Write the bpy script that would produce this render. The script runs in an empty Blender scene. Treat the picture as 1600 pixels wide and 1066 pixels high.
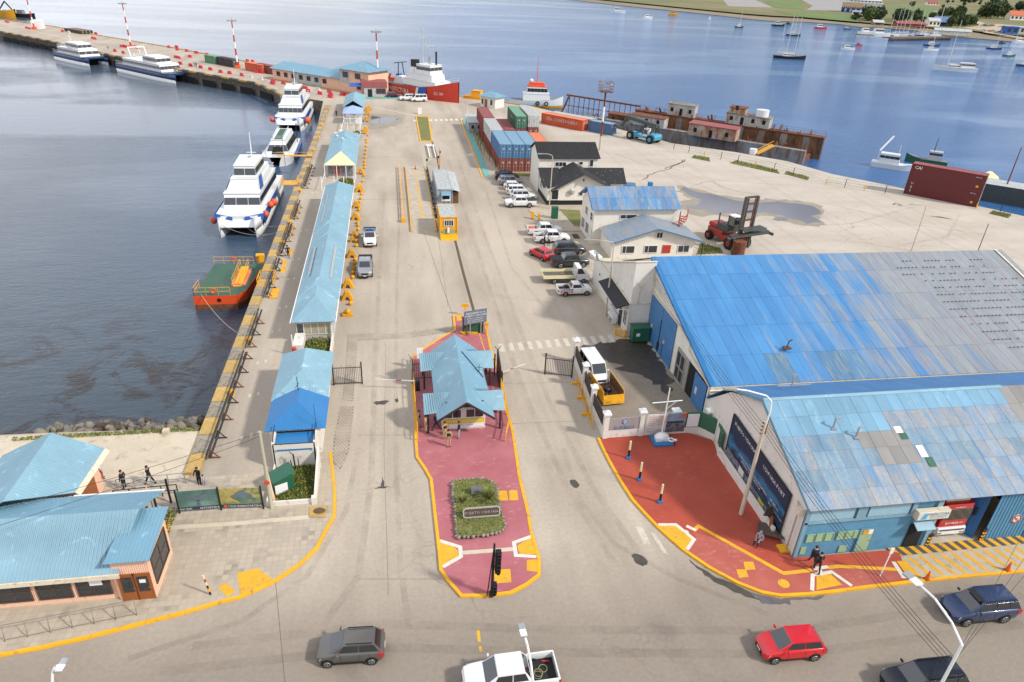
import bpy,math,random
from math import sin,cos,pi,radians as RAD
from mathutils import Vector,Matrix
random.seed(7)
V=Vector
SC=bpy.context.scene
COL=SC.collection
cd=bpy.data.cameras.new('camera');cam=bpy.data.objects.new('camera',cd);COL.objects.link(cam)
cd.sensor_width=36.0;cd.lens=36.0*1079.38/1600.0
cd.clip_start=0.5;cd.clip_end=12000
cam.matrix_world=Matrix(((0.986269,0.038143,-0.16068,0),(-0.159171,0.478874,-0.863333,0),(0.044015,0.877055,0.47837,35.307),(0,0,0,1)))
SC.camera=cam
SC.render.resolution_x=1024;SC.render.resolution_y=682
SUN_AZ,SUN_EL=RAD(122),RAD(40)          # azimuth from+Y towards+X
W=bpy.data.worlds.new('World');SC.world=W;W.use_nodes=True
nt=W.node_tree;nt.nodes.clear()
def wn(t,**k):
    n=nt.nodes.new(t)
    for a,b in k.items():setattr(n,a,b)
    return n
def wl(a,b):nt.links.new(a,b)
sky=wn('ShaderNodeTexSky',sky_type='NISHITA',sun_disc=False,sun_elevation=SUN_EL,sun_rotation=SUN_AZ,air_density=1.0,dust_density=1.5,ozone_density=1.5)
tc=wn('ShaderNodeTexCoord');mp=wn('ShaderNodeMapping');mp.inputs['Scale'].default_value=(1.0,1.0,2.6);mp.inputs['Location'].default_value=(3.1,0.4,0.0)
nz=wn('ShaderNodeTexNoise');nz.inputs['Scale'].default_value=1.5;nz.inputs['Detail'].default_value=7;nz.inputs['Roughness'].default_value=0.55
wl(tc.outputs['Generated'],mp.inputs['Vector']);wl(mp.outputs[0],nz.inputs['Vector'])
cr=wn('ShaderNodeValToRGB');cr.color_ramp.elements[0].position=0.47;cr.color_ramp.elements[1].position=0.62
wl(nz.outputs['Fac'],cr.inputs[0])
sx=wn('ShaderNodeSeparateXYZ');wl(tc.outputs['Generated'],sx.inputs[0])
mr=wn('ShaderNodeMapRange');mr.inputs['From Min'].default_value=0.55;mr.inputs['From Max'].default_value=-0.35;mr.inputs['To Min'].default_value=0.0;mr.inputs['To Max'].default_value=0.95
wl(sx.outputs[0],mr.inputs['Value'])
mxf=wn('ShaderNodeMath',operation='MAXIMUM');wl(cr.outputs[0],mxf.inputs[0]);wl(mr.outputs[0],mxf.inputs[1])
mf=wn('ShaderNodeMath',operation='MULTIPLY');wl(mxf.outputs[0],mf.inputs[0]);mf.inputs[1].default_value=0.9
mix=wn('ShaderNodeMix',data_type='RGBA');wl(mf.outputs[0],mix.inputs[0]);wl(sky.outputs[0],mix.inputs[6]);mix.inputs[7].default_value=(11.5,11.7,12.6,1)
bg=wn('ShaderNodeBackground');bg.inputs['Strength'].default_value=0.09;wl(mix.outputs[2],bg.inputs['Color'])
wo=wn('ShaderNodeOutputWorld');wl(bg.outputs[0],wo.inputs['Surface'])
sl=bpy.data.lights.new('sun','SUN');sl.energy=3.0;sl.angle=RAD(5);sl.color=(1.0,0.95,0.88)
so=bpy.data.objects.new('sun',sl);COL.objects.link(so)
sd=V((sin(SUN_AZ)*cos(SUN_EL),cos(SUN_AZ)*cos(SUN_EL),sin(SUN_EL)))
so.rotation_euler=sd.to_track_quat('Z','Y').to_euler();so.location=(40,-30,60)
SC.view_settings.view_transform='Standard';SC.view_settings.look='None';SC.view_settings.gamma=1.0
SC.view_settings.use_curve_mapping=False
SC.view_settings.exposure=0.52
MATS={}
def srgb(h):
    if isinstance(h,str):
        h=h.lstrip('#');c=[int(h[i:i+2],16)/255 for i in (0,2,4)]
        return tuple((x/12.92 if x<=.04045 else ((x+.055)/1.055)**2.4) for x in c)
    return tuple(h)
class N:
    def __init__(s,name):
        s.m=bpy.data.materials.new(name);s.m.use_nodes=True;s.t=s.m.node_tree
        s.b=s.t.nodes['Principled BSDF']
    def n(s,t,**k):
        n=s.t.nodes.new(t)
        for a,b in k.items():setattr(n,a,b)
        return n
    def l(s,a,b):s.t.links.new(a,b)
    def coord(s,scale=(1,1,1),world=False,rot=(0,0,0)):
        if world:src=s.n('ShaderNodeNewGeometry').outputs['Position']
        else:src=s.n('ShaderNodeTexCoord').outputs['Object']
        mp=s.n('ShaderNodeMapping');mp.inputs['Scale'].default_value=scale;mp.inputs['Rotation'].default_value=rot
        s.l(src,mp.inputs['Vector']);return mp.outputs[0]
    def noise(s,co,scale,detail=4,rough=.55,dist=0.):
        n=s.n('ShaderNodeTexNoise');n.inputs['Scale'].default_value=scale;n.inputs['Detail'].default_value=detail
        n.inputs['Roughness'].default_value=rough;n.inputs['Distortion'].default_value=dist;s.l(co,n.inputs['Vector']);return n.outputs['Fac']
    def ramp(s,fac,a,b,ca=(0,0,0),cb=(1,1,1)):
        r=s.n('ShaderNodeValToRGB');e=r.color_ramp.elements;e[0].position=a;e[1].position=b
        e[0].color=(*ca,1);e[1].color=(*cb,1);s.l(fac,r.inputs[0]);return r.outputs[0]
    def mix(s,fac,a,b,bt='MIX'):
        m=s.n('ShaderNodeMix',data_type='RGBA',blend_type=bt)
        for i,v in ((0,fac),(6,a),(7,b)):
            if isinstance(v,(tuple,list)):m.inputs[i].default_value=(*v[:3],1)
            elif isinstance(v,(int,float)):m.inputs[i].default_value=v
            else:s.l(v,m.inputs[i])
        return m.outputs[2]
    def math(s,op,a,b=0.):
        m=s.n('ShaderNodeMath',operation=op)
        for i,v in ((0,a),(1,b)):
            if isinstance(v,(int,float)):m.inputs[i].default_value=v
            else:s.l(v,m.inputs[i])
        return m.outputs[0]
    def bump(s,h,strength=.3,dist=.05):
        b=s.n('ShaderNodeBump');b.inputs['Strength'].default_value=strength;b.inputs['Distance'].default_value=dist
        s.l(h,b.inputs['Height']);s.l(b.outputs[0],s.b.inputs['Normal']);return b
    def set(s,**k):
        for a,v in k.items():
            i=s.b.inputs[{'col':'Base Color','rough':'Roughness','metal':'Metallic','spec':'Specular IOR Level','coat':'Coat Weight','alpha':'Alpha','trans':'Transmission Weight','ior':'IOR'}[a]]
            if isinstance(v,(tuple,list)):i.default_value=(*v[:3],1)
            elif isinstance(v,(int,float)):i.default_value=v
            else:s.l(v,i)
def mat(name,col,rough=.6,metal=0.,var=.12,scale=1.5,dirt=0.,dirtcol=(.12,.09,.06),rnd=0.,coat=0.,stretch=(1,1,1),bump=0.,wave=None,spec=.5,world=False):
    """everyday painted or weathered surface: two scales of tone, optional patchy dirt, per-object jitter, corrugation as fine relief"""
    if name in MATS:return MATS[name]
    s=N(name);col=srgb(col);co=s.coord(stretch,world)
    f=s.noise(co,scale,5);f2=s.noise(co,scale*9,3)
    fac=s.math('ADD',s.math('MULTIPLY',f,.7),s.math('MULTIPLY',f2,.3))
    lo=tuple(c*(1-var*1.6) for c in col);hi=tuple(min(1,c*(1+var)) for c in col)
    c=s.ramp(fac,.3,.7,lo,hi)
    if dirt>0:
        d=s.noise(co,scale*2.3,8,.65,.6)
        d=s.ramp(d,.62-dirt*.35,.75-dirt*.2);c=s.mix(d,c,dirtcol)
    if rnd>0:
        oi=s.n('ShaderNodeObjectInfo');h=s.n('ShaderNodeHueSaturation');s.l(c,h.inputs['Color'])
        mrn=s.n('ShaderNodeMapRange');s.l(oi.outputs['Random'],mrn.inputs['Value']);mrn.inputs['To Min'].default_value=1-rnd;mrn.inputs['To Max'].default_value=1+rnd
        s.l(mrn.outputs[0],h.inputs['Value']);c=h.outputs[0]
    s.set(col=c,rough=rough,metal=metal,coat=coat,spec=spec)
    if wave:
        ax,per=wave;w=s.n('ShaderNodeTexWave',wave_type='BANDS',bands_direction=ax);w.inputs['Scale'].default_value=1/per*.314
        tcw=s.n('ShaderNodeTexCoord');s.l(tcw.outputs['Object'],w.inputs['Vector']);s.bump(w.outputs['Fac'],.6,.03)
    elif bump:s.bump(f2,bump,.03)
    MATS[name]=s.m;return s.m
def glass(name='window_glass',col=(.02,.025,.03)):
    if name in MATS:return MATS[name]
    s=N(name);s.set(col=col,rough=.08,spec=.8);f=s.noise(s.coord(),.8,2);s.bump(f,.06,.05);MATS[name]=s.m;return s.m
class MB:
    def __init__(s):s.v=[];s.f=[];s.mi=[];s.sm=[];s.ms=[];s.cur=0;s.smooth=False
    def m(s,mt):
        if mt not in s.ms:s.ms.append(mt)
        s.cur=s.ms.index(mt);return s
    def add(s,vs,fs,smooth=None):
        o=len(s.v);s.v+=[tuple(v) for v in vs];sm=s.smooth if smooth is None else smooth
        for f in fs:s.f.append([i+o for i in f]);s.mi.append(s.cur);s.sm.append(sm)
        return s
    def box(s,x0,x1,y0,y1,z0,z1):
        return s.add([(x0,y0,z0),(x1,y0,z0),(x1,y1,z0),(x0,y1,z0),(x0,y0,z1),(x1,y0,z1),(x1,y1,z1),(x0,y1,z1)],
                     [(0,3,2,1),(4,5,6,7),(0,1,5,4),(1,2,6,5),(2,3,7,6),(3,0,4,7)])
    def obox(s,c,sz,rz=0.,rx=0.,ry=0.):
        R=Matrix.Rotation(rz,3,'Z') @ Matrix.Rotation(ry,3,'Y') @ Matrix.Rotation(rx,3,'X');c=Vector(c);hx,hy,hz=sz[0]/2,sz[1]/2,sz[2]/2
        vs=[c+R @ Vector(p) for p in ((-hx,-hy,-hz),(hx,-hy,-hz),(hx,hy,-hz),(-hx,hy,-hz),(-hx,-hy,hz),(hx,-hy,hz),(hx,hy,hz),(-hx,hy,hz))]
        return s.add(vs,[(0,3,2,1),(4,5,6,7),(0,1,5,4),(1,2,6,5),(2,3,7,6),(3,0,4,7)])
    def cyl(s,p0,p1,r0,r1=None,n=10,cap=True):
        r1=r0 if r1 is None else r1;p0=Vector(p0);p1=Vector(p1);d=(p1-p0).normalized()
        a=d.orthogonal().normalized();b=d.cross(a)
        vs=[p0+(a*cos(2*pi*i/n)+b*sin(2*pi*i/n))*r0 for i in range(n)]+[p1+(a*cos(2*pi*i/n)+b*sin(2*pi*i/n))*r1 for i in range(n)]
        s.add(vs,[(i,(i+1)%n,n+(i+1)%n,n+i) for i in range(n)],True)
        if cap:s.add(vs,[tuple(range(n-1,-1,-1)),tuple(range(n,2*n))],False)
        return s
    def bar(s,p0,p1,w,h=None):
        """square bar between two points"""
        h=w if h is None else h;p0=Vector(p0);p1=Vector(p1);d=(p1-p0).normalized()
        up=V((0,0,1)) if abs(d.z)<.95 else V((0,1,0))
        a=d.cross(up).normalized()*(w/2);b=a.cross(d).normalized()*(h/2)
        vs=[p0-a-b,p0+a-b,p0+a+b,p0-a+b,p1-a-b,p1+a-b,p1+a+b,p1-a+b]
        return s.add(vs,[(0,3,2,1),(4,5,6,7),(0,1,5,4),(1,2,6,5),(2,3,7,6),(3,0,4,7)])
    def tube(s,pts,r,n=6):
        for a,b in zip(pts[:-1],pts[1:]):s.cyl(a,b,r,r,n,False)
        return s
    def prism(s,pts,z0,z1):
        n=len(pts);A=sum(pts[i][0]*pts[(i+1)%n][1]-pts[(i+1)%n][0]*pts[i][1] for i in range(n))
        if A<0:pts=pts[::-1]
        vs=[(p[0],p[1],z0) for p in pts]+[(p[0],p[1],z1) for p in pts]
        return s.add(vs,[tuple(range(n-1,-1,-1)),tuple(range(n,2*n))]+[(i,(i+1)%n,n+(i+1)%n,n+i) for i in range(n)])
    def poly(s,pts,z=None):
        if z is not None:
            n=len(pts);A=sum(pts[i][0]*pts[(i+1)%n][1]-pts[(i+1)%n][0]*pts[i][1] for i in range(n))
            if A<0:pts=pts[::-1]
            pts=[(p[0],p[1],z) for p in pts]
        return s.add(pts,[tuple(range(len(pts)))])
    def slab(s,quad,t):
        """thick panel: quad (any planar polygon) pushed back along its normal by t"""
        q=[Vector(p) for p in quad];nrm=(q[1]-q[0]).cross(q[-1]-q[0]).normalized()*t;n=len(q)
        vs=q+[p-nrm for p in q]
        return s.add(vs,[tuple(range(n)),tuple(range(2*n-1,n-1,-1))]+[(i,n+i,n+(i+1)%n,(i+1)%n) for i in range(n)])
    def sphere(s,c,r,n=10,sz=1.,sx=1.,sy=1.):
        vs=[];fs=[];m=max(4,n//2)
        for j in range(m+1):
            t=pi*j/m
            for i in range(n):vs.append((c[0]+sx*r*sin(t)*cos(2*pi*i/n),c[1]+sy*r*sin(t)*sin(2*pi*i/n),c[2]+sz*r*cos(t)))
        for j in range(m):
            for i in range(n):fs.append((j*n+i,(j+1)*n+i,(j+1)*n+(i+1)%n,j*n+(i+1)%n))
        return s.add(vs,fs,True)
    def loft(s,rings,closed=True,cap=True,smooth=None):
        n=len(rings[0]);vs=[p for r in rings for p in r];fs=[]
        for j in range(len(rings)-1):
            for i in range(n if closed else n-1):
                k=(i+1)%n;fs.append((j*n+i,j*n+k,(j+1)*n+k,(j+1)*n+i))
        s.add(vs,fs,smooth)
        if cap:s.add(vs,[tuple(range(n-1,-1,-1)),tuple((len(rings)-1)*n+i for i in range(n))],False)
        return s
    def torus(s,c,R,r,axis='Y',n=16,k=6,fl=1.):
        vs=[];fs=[]
        for i in range(n):
            a=2*pi*i/n
            for j in range(k):
                b=2*pi*j/k;q=R+r*cos(b);w=r*sin(b)*fl
                if axis=='Y':vs.append((c[0]+q*cos(a),c[1]+w,c[2]+q*sin(a)))
                elif axis=='Z':vs.append((c[0]+q*cos(a),c[1]+q*sin(a),c[2]+w))
                else:vs.append((c[0]+w,c[1]+q*cos(a),c[2]+q*sin(a)))
        for i in range(n):
            for j in range(k):fs.append((i*k+j,((i+1)%n)*k+j,((i+1)%n)*k+(j+1)%k,i*k+(j+1)%k))
        return s.add(vs,fs,True)
    def text(s,txt,size,o,right,up,thick=.02,align='CENTER',sx=1.):
        """raised lettering: o = anchor on baseline, right/up = unit directions"""
        cu=bpy.data.curves.new('t','FONT');cu.body=txt;cu.size=size;cu.align_x=align;cu.extrude=0;cu.resolution_u=1
        ob=bpy.data.objects.new('t',cu);me=bpy.data.meshes.new_from_object(ob)
        o=Vector(o);R=Vector(right);U=Vector(up);nn=R.cross(U)
        vs=[o+R*v.co.x*sx+U*v.co.y+nn*thick for v in me.vertices]
        fs=[tuple(p.vertices) for p in me.polygons]
        s.add(vs,fs,False);bpy.data.objects.remove(ob);bpy.data.curves.remove(cu);bpy.data.meshes.remove(me);return s
    def build(s,name,parent=None,bevel=0.,flip=False,off=None):
        me=bpy.data.meshes.new(name)
        vs=s.v
        if off is None and parent is not None and parent.get('_w') is not None:off=tuple(parent['_w'])
        if off is not None:vs=[(v[0]-off[0],v[1]-off[1],v[2]-off[2]) for v in vs]
        me.from_pydata(vs,[],s.f);me.update()
        for mt in s.ms:me.materials.append(MATS[mt] if isinstance(mt,str) else mt)
        me.polygons.foreach_set('material_index',s.mi);me.polygons.foreach_set('use_smooth',s.sm)
        o=bpy.data.objects.new(name,me);COL.objects.link(o)
        if parent is not None:reg(o,parent)
        if off is not None:o['_w']=tuple(off)
        if bevel:
            b=o.modifiers.new('b','BEVEL');b.width=bevel;b.segments=2;b.limit_method='ANGLE';b.angle_limit=RAD(35)
        return o
def part_from(mesh,name,parent,loc=(0,0,0),rz=0.):
    o=bpy.data.objects.new(name,mesh);COL.objects.link(o);reg(o,parent);o.location=loc;o.rotation_euler.z=rz;return o
def thing(name,loc,label,cat,group=None,rz=0.,w=False):
    """Empty at a thing's base. w=True: parts are given in scene metres and moved to the Empty's frame"""
    o=bpy.data.objects.new(name,None);COL.objects.link(o);o.location=loc;o.rotation_euler.z=rz;o.empty_display_size=.5
    tag(o,label,cat,group)
    if w:o['_w']=tuple(float(c) for c in loc)
    return o
def tag(o,label=None,cat=None,group=None,kind=None):
    if label:o['label']=label
    if cat:o['category']=cat
    if group:o['group']=group
    if kind:o['kind']=kind
    return o
def struct(o):o['kind']='structure';return o
def stuff(o):o['kind']='stuff';return o
CH={}
def reg(o,parent):
    o.parent=parent;CH.setdefault(parent.name,[]).append(o);return o
def dup(o,loc=None,rz=None,label=None,group=None,parent=None,scale=None):
    """a copy of a thing with copies of its parts and sub-parts (mesh data shared)"""
    c=o.copy();COL.objects.link(c)
    if parent is not None:reg(c,parent)
    for k in CH.get(o.name,[]):dup(k,parent=c)
    if loc is not None:c.location=loc
    if rz is not None:c.rotation_euler.z=rz
    if scale:c.scale=(scale,)*3 if isinstance(scale,(int,float)) else scale
    if label:c['label']=label
    if group:c['group']=group
    return c
def mitre(pts,w,closed=False):
    """left and right offsets of a polyline"""
    n=len(pts);L=[];Rr=[]
    for i in range(n):
        p=Vector(pts[i][:2])
        a=Vector(pts[i-1][:2]) if (i>0 or closed) else None;b=Vector(pts[(i+1)%n][:2]) if (i<n-1 or closed) else None
        d1=(p-a).normalized() if a is not None else None;d2=(b-p).normalized() if b is not None else None
        d1=d1 or d2;d2=d2 or d1;t=(d1+d2).normalized() if (d1+d2).length>1e-6 else d1
        nr=V((-t.y,t.x));k=w/2/max(.35,nr.dot(V((-d1.y,d1.x))))
        L.append(p+nr*k);Rr.append(p-nr*k)
    return L,Rr
def strip(mb,pts,w,z0,z1=None,closed=False):
    """painted line (z1 None) or kerb (z0..z1) along a polyline"""
    L,Rr=mitre(pts,w,closed);n=len(pts)
    for i in range(n if closed else n-1):
        j=(i+1)%n
        if z1 is None:mb.add([(*Rr[i],z0),(*Rr[j],z0),(*L[j],z0),(*L[i],z0)],[(0,1,2,3)])
        else:
            mb.add([(*Rr[i],z0),(*Rr[j],z0),(*L[j],z0),(*L[i],z0),(*Rr[i],z1),(*Rr[j],z1),(*L[j],z1),(*L[i],z1)],
                   [(4,5,6,7),(0,1,5,4),(2,3,7,6),(1,2,6,5),(3,0,4,7)])
    return mb
ORD=['nearest','second','third','fourth','fifth','sixth','seventh','eighth','ninth','tenth','eleventh','twelfth']
def ordn(i):return ORD[i] if i<12 else '%dth'%(i+1)
def rough(pts,amp=.25,step=.5,seed=1):
    """a polygon outline broken up into an uneven natural edge"""
    r=random.Random(seed);out=[];n=len(pts)
    for i in range(n):
        a,b=Vector(pts[i]),Vector(pts[(i+1)%n]);L=(b-a).length;m=max(1,int(L/step));d=(b-a)/max(L,1e-6)
        for j in range(m):p=a.lerp(b,j/m)+V((-d.y,d.x))*r.gauss(0,amp*.5)+d*r.gauss(0,amp*.2);out.append((p.x,p.y))
    return out
def blob(c,rx,ry,n=18,rz=0.,jag=.25,seed=0):
    r=random.Random(seed);out=[]
    for i in range(n):
        a=2*pi*i/n;k=1+r.uniform(-jag,jag);x,y=rx*k*cos(a),ry*k*sin(a)
        out.append((c[0]+x*cos(rz)-y*sin(rz),c[1]+x*sin(rz)+y*cos(rz)))
    return out
def B(m): return MB().m(m)
def frame_pts(o,r,u=(0,0,1)):
    o=Vector(o);r=Vector(r).normalized();u=Vector(u).normalized();n=r.cross(u)
    return lambda a,b,c=0.:o+r*a+u*b+n*c
def pbox(mb,F,a0,a1,b0,b1,c0,c1):
    """box in a wall's own frame: a along, b up, c outwards"""
    vs=[F(a0,b0,c0),F(a1,b0,c0),F(a1,b0,c1),F(a0,b0,c1),F(a0,b1,c0),F(a1,b1,c0),F(a1,b1,c1),F(a0,b1,c1)]
    return mb.add(vs,[(0,1,2,3),(7,6,5,4),(4,5,1,0),(5,6,2,1),(6,7,3,2),(7,4,0,3)])
def window(parent,o,r,w,h,nx=2,ny=1,fm='white_gloss',gm='window_glass',name='window',fw=.07,label=None,split=None):
    F=frame_pts(o,r);mb=MB();mb.m(fm)
    pbox(mb,F,-fw,w+fw,-fw,0,.002,.07);pbox(mb,F,-fw,w+fw,h,h+fw,.002,.07)
    pbox(mb,F,-fw,0,0,h,.002,.07);pbox(mb,F,w,w+fw,0,h,.002,.07)
    xs=[w*i/nx for i in range(nx+1)] if split is None else [0]+[w*s for s in split]+[w]
    for x in xs[1:-1]:pbox(mb,F,x-fw*.35,x+fw*.35,0,h,.002,.06)
    for j in range(1,ny):pbox(mb,F,0,w,h*j/ny-fw*.35,h*j/ny+fw*.35,.002,.055)
    fr=mb.build(name,parent)
    if label:fr['label']=label
    for i in range(len(xs)-1):
        for j in range(ny):
            g=MB();g.m(gm);pbox(g,F,xs[i]+.01,xs[i+1]-.01,h*j/ny+.01,h*(j+1)/ny-.01,.002,.03);g.build('pane',fr)
    return fr
def door(parent,o,r,w,h,m,name='door',handle=True,fm=None,label=None):
    F=frame_pts(o,r);mb=MB();mb.m(m);pbox(mb,F,0,w,0,h,.002,.06)
    if fm:mb.m(fm);pbox(mb,F,-.07,0,0,h+.07,.002,.08);pbox(mb,F,w,w+.07,0,h+.07,.002,.08);pbox(mb,F,0,w,h,h+.07,.002,.08)
    d=mb.build(name,parent)
    if label:d['label']=label
    if handle:k=MB();k.m('steel');pbox(k,F,w*.82,w*.82+.12,h*.48,h*.48+.04,.06,.12);k.build('handle',d)
    return d
def roof_face(parent,quad,m,rib=.3,rh=.02,rw=.06,t=.06,name='roof_panel',wave=False):
    """sheet-metal roof plane with ribs up the slope; quad[0]->quad[1] is the eave, counter-clockwise seen from above"""
    q=[Vector(p) for p in quad];e=(q[1]-q[0]).normalized();n=e.cross(q[-1]-q[0]).normalized();s=n.cross(e)
    mb=MB();mb.m(m);mb.slab(q,t)
    P2=[((p-q[0]).dot(e),(p-q[0]).dot(s)) for p in q];lo=min(p[0] for p in P2);hi=max(p[0] for p in P2);a=lo+rib*.5
    while rib and a<hi:
        ys=[]
        for i in range(len(P2)):
            u,v=P2[i],P2[(i+1)%len(P2)]
            if (u[0]-a)*(v[0]-a)<0:ys.append(u[1]+(v[1]-u[1])*(a-u[0])/(v[0]-u[0]))
        if len(ys)>=2:
            y0,y1=min(ys),max(ys)
            if y1-y0>.15:
                B=lambda x,y,z:q[0]+e*x+s*y+n*z
                mb.add([B(a-rw/2,y0,0),B(a+rw/2,y0,0),B(a,y0,rh),B(a-rw/2,y1,0),B(a+rw/2,y1,0),B(a,y1,rh)],[(0,2,5,3),(2,1,4,5),(0,1,2),(3,5,4)])
        a+=rib
    return mb.build(name,parent)
glass()
#================================================================ground,water,painted surfaces
def m_ground():
    s=N('concrete_apron');co=s.coord(world=True)
    big=s.noise(co,.03,4,.6);mid=s.noise(s.coord((1,.25,1),True),.16,5,.6);fine=s.noise(co,3.5,5,.7)
    c=s.ramp(big,.32,.68,srgb('#a49888'),srgb('#b4a999'))
    c=s.mix(s.ramp(mid,.42,.72),c,srgb('#93897b'))
    sx=s.n('ShaderNodeSeparateXYZ');s.l(co,sx.inputs[0])
    wob=s.math('MULTIPLY',s.math('SUBTRACT',s.noise(co,.12,4),.5),7.)
    y=s.math('ADD',sx.outputs[1],wob)
    mr=s.n('ShaderNodeMapRange');mr.inputs['From Min'].default_value=35;mr.inputs['From Max'].default_value=27;s.l(y,mr.inputs['Value'])
    st=s.math('MULTIPLY',mr.outputs[0],1.)
    c=s.mix(st,c,srgb('#857b6f'))
    mr2=s.n('ShaderNodeMapRange');mr2.inputs['From Min'].default_value=34;mr2.inputs['From Max'].default_value=40;s.l(sx.outputs[0],mr2.inputs['Value'])
    mr3=s.n('ShaderNodeMapRange');mr3.inputs['From Min'].default_value=62;mr3.inputs['From Max'].default_value=75;s.l(sx.outputs[1],mr3.inputs['Value'])
    yard=s.math('MULTIPLY',mr2.outputs[0],mr3.outputs[0])
    yc=s.ramp(s.noise(s.coord((.5,1.5,1),True,(0,0,.5)),.12,6,.65),.35,.65,srgb('#a79d90'),srgb('#b5ac9f'))
    c=s.mix(yard,c,yc)
    f=s.ramp(fine,.3,.75,(.86,.86,.86),(1.07,1.07,1.07));c=s.mix(1.,c,f,'MULTIPLY')
    w=s.noise(s.coord((1.2,.012,1),True),.55,3);w=s.ramp(w,.5,.7);c=s.mix(s.math('MULTIPLY',w,.22),c,srgb('#857a6b'))
    d=s.ramp(s.noise(co,.55,7,.7,.5),.69,.75);c=s.mix(s.math('MULTIPLY',d,.3),c,(.12,.105,.09))
    v=s.n('ShaderNodeTexVoronoi',feature='DISTANCE_TO_EDGE');v.inputs['Scale'].default_value=.14
    wv=s.n('ShaderNodeVectorMath',operation='ADD');s.l(co,wv.inputs[0])
    nn=s.n('ShaderNodeTexNoise');nn.inputs['Scale'].default_value=.5;s.l(co,nn.inputs['Vector']);sc=s.n('ShaderNodeVectorMath',operation='SCALE');s.l(nn.outputs['Color'],sc.inputs[0]);sc.inputs['Scale'].default_value=3.
    s.l(sc.outputs[0],wv.inputs[1]);s.l(wv.outputs[0],v.inputs['Vector'])
    k=s.ramp(v.outputs['Distance'],0,.012,(1,1,1),(0,0,0));k=s.math('MULTIPLY',k,s.ramp(s.noise(co,.045,3),.5,.62))
    c=s.mix(s.math('MULTIPLY',k,.38),c,(.09,.075,.06))
    s.set(col=c,rough=.85,spec=.25);s.bump(fine,.12,.02);MATS['apron']=s.m
m_ground()
def m_water():
    s=N('sea_water');co=s.coord(world=True)
    sl_=s.noise(s.coord((.5,1.6,1),True,(0,0,-.5)),.011,6,.6,.8);calm=s.ramp(sl_,.44,.60)
    w1=s.noise(s.coord((.7,1.6,1),True,(0,0,.4)),1.2,6,.68);w2=s.noise(s.coord((.8,2.2,1),True,(0,0,.35)),.22,6,.68)
    h=s.math('ADD',s.math('MULTIPLY',w1,.35),s.math('MULTIPLY',w2,.65))
    st=s.math('SUBTRACT',.75,s.math('MULTIPLY',calm,.6))
    sb=s.n('ShaderNodeSeparateXYZ');s.l(co,sb.inputs[0]);m1=s.n('ShaderNodeMapRange');m1.inputs['From Min'].default_value=-14;m1.inputs['From Max'].default_value=40;m1.inputs['To Min'].default_value=.38;s.l(sb.outputs[0],m1.inputs['Value']);st=s.math('MULTIPLY',st,m1.outputs[0])
    b=s.n('ShaderNodeBump');b.inputs['Distance'].default_value=1.1;s.l(h,b.inputs['Height']);s.l(st,b.inputs['Strength']);s.l(b.outputs[0],s.b.inputs['Normal'])
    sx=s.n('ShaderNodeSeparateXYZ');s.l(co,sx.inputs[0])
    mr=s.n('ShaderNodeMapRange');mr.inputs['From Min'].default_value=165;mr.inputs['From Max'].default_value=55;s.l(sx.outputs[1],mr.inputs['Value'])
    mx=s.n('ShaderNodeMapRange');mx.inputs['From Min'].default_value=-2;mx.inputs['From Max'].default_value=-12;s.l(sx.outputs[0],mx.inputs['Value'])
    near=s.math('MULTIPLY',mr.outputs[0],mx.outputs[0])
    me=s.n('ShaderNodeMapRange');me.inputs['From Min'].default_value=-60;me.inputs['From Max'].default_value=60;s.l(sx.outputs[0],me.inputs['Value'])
    reflect_tint=s.mix(me.outputs[0],srgb('#46525f'),srgb('#345f8f'))  # grey left to blue right: cloud and sky reflection put into the base colour
    c=s.mix(near,reflect_tint,srgb('#2c3a44'))  # near water darkened in colour to imitate weaker reflection at steep view
    kelp=s.ramp(s.noise(co,.16,9,.72,1.2),.50,.57);kb=s.ramp(s.noise(co,.05,3),.47,.55)
    mk=s.n('ShaderNodeMapRange');mk.inputs['From Min'].default_value=86;mk.inputs['From Max'].default_value=66;s.l(sx.outputs[1],mk.inputs['Value'])
    k=s.math('MULTIPLY',s.math('MULTIPLY',kelp,mk.outputs[0]),mx.outputs[0])
    c=s.mix(s.math('MULTIPLY',k,.9),c,srgb('#1b1210'))
    s.set(col=c,rough=.08,spec=.55,ior=1.34);MATS['water']=s.m
m_water()
Z_SEA=-3.5
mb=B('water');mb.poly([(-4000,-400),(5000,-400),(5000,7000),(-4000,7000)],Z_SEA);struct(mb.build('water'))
mat('quay_wall','#6d6458',.9,var=.3,scale=.6,dirt=.5,dirtcol=(.05,.05,.035))
land=[(-16.0,50.6),(-16.3,74),(-16.55,120),(-17.0,170)]+[(-18.18,204.06),(-30.3,213)]+[(-33.16,221.47),(-40.24,232.49),(-67.62,256.99),(-99.66,289.51),(-130.64,324.4),(-165.92,358.73)]+[(-520,585),(-540,660)]+[(-190.74,415.79),(-169.02,397.97),(-155.49,389.07),(-127.09,357.67),(-83.78,316.46),(-53.89,284.71),(-37.42,270.49),(-10.28,253.28),(-1.74,245.99),(15.32,218.12),(23.75,215.7),(39.67,201.6),(49.16,186.64),(55.9,173.23),(65.06,156.71),(77.24,148.31),(85.57,140.4),(89.99,130),(98.15,120.63),(106.39,108.19),(110.43,102.23)]+[(180,60),(260,20),(260,-120),(-220,-120),(-220,40),(-60,52),(-26.6,51.2)]
mb=B('apron');mb.poly(land,0.);n0=len(land)
mb.m('quay_wall')
A=land if sum(land[i][0]*land[(i+1)%n0][1]-land[(i+1)%n0][0]*land[i][1] for i in range(n0))>0 else land[::-1]
for i in range(n0):
    p,q=A[i],A[(i+1)%n0];mb.add([(*p,-7),(*q,-7),(*q,0),(*p,0)],[(0,1,2,3)])
struct(mb.build('ground'))
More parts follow.
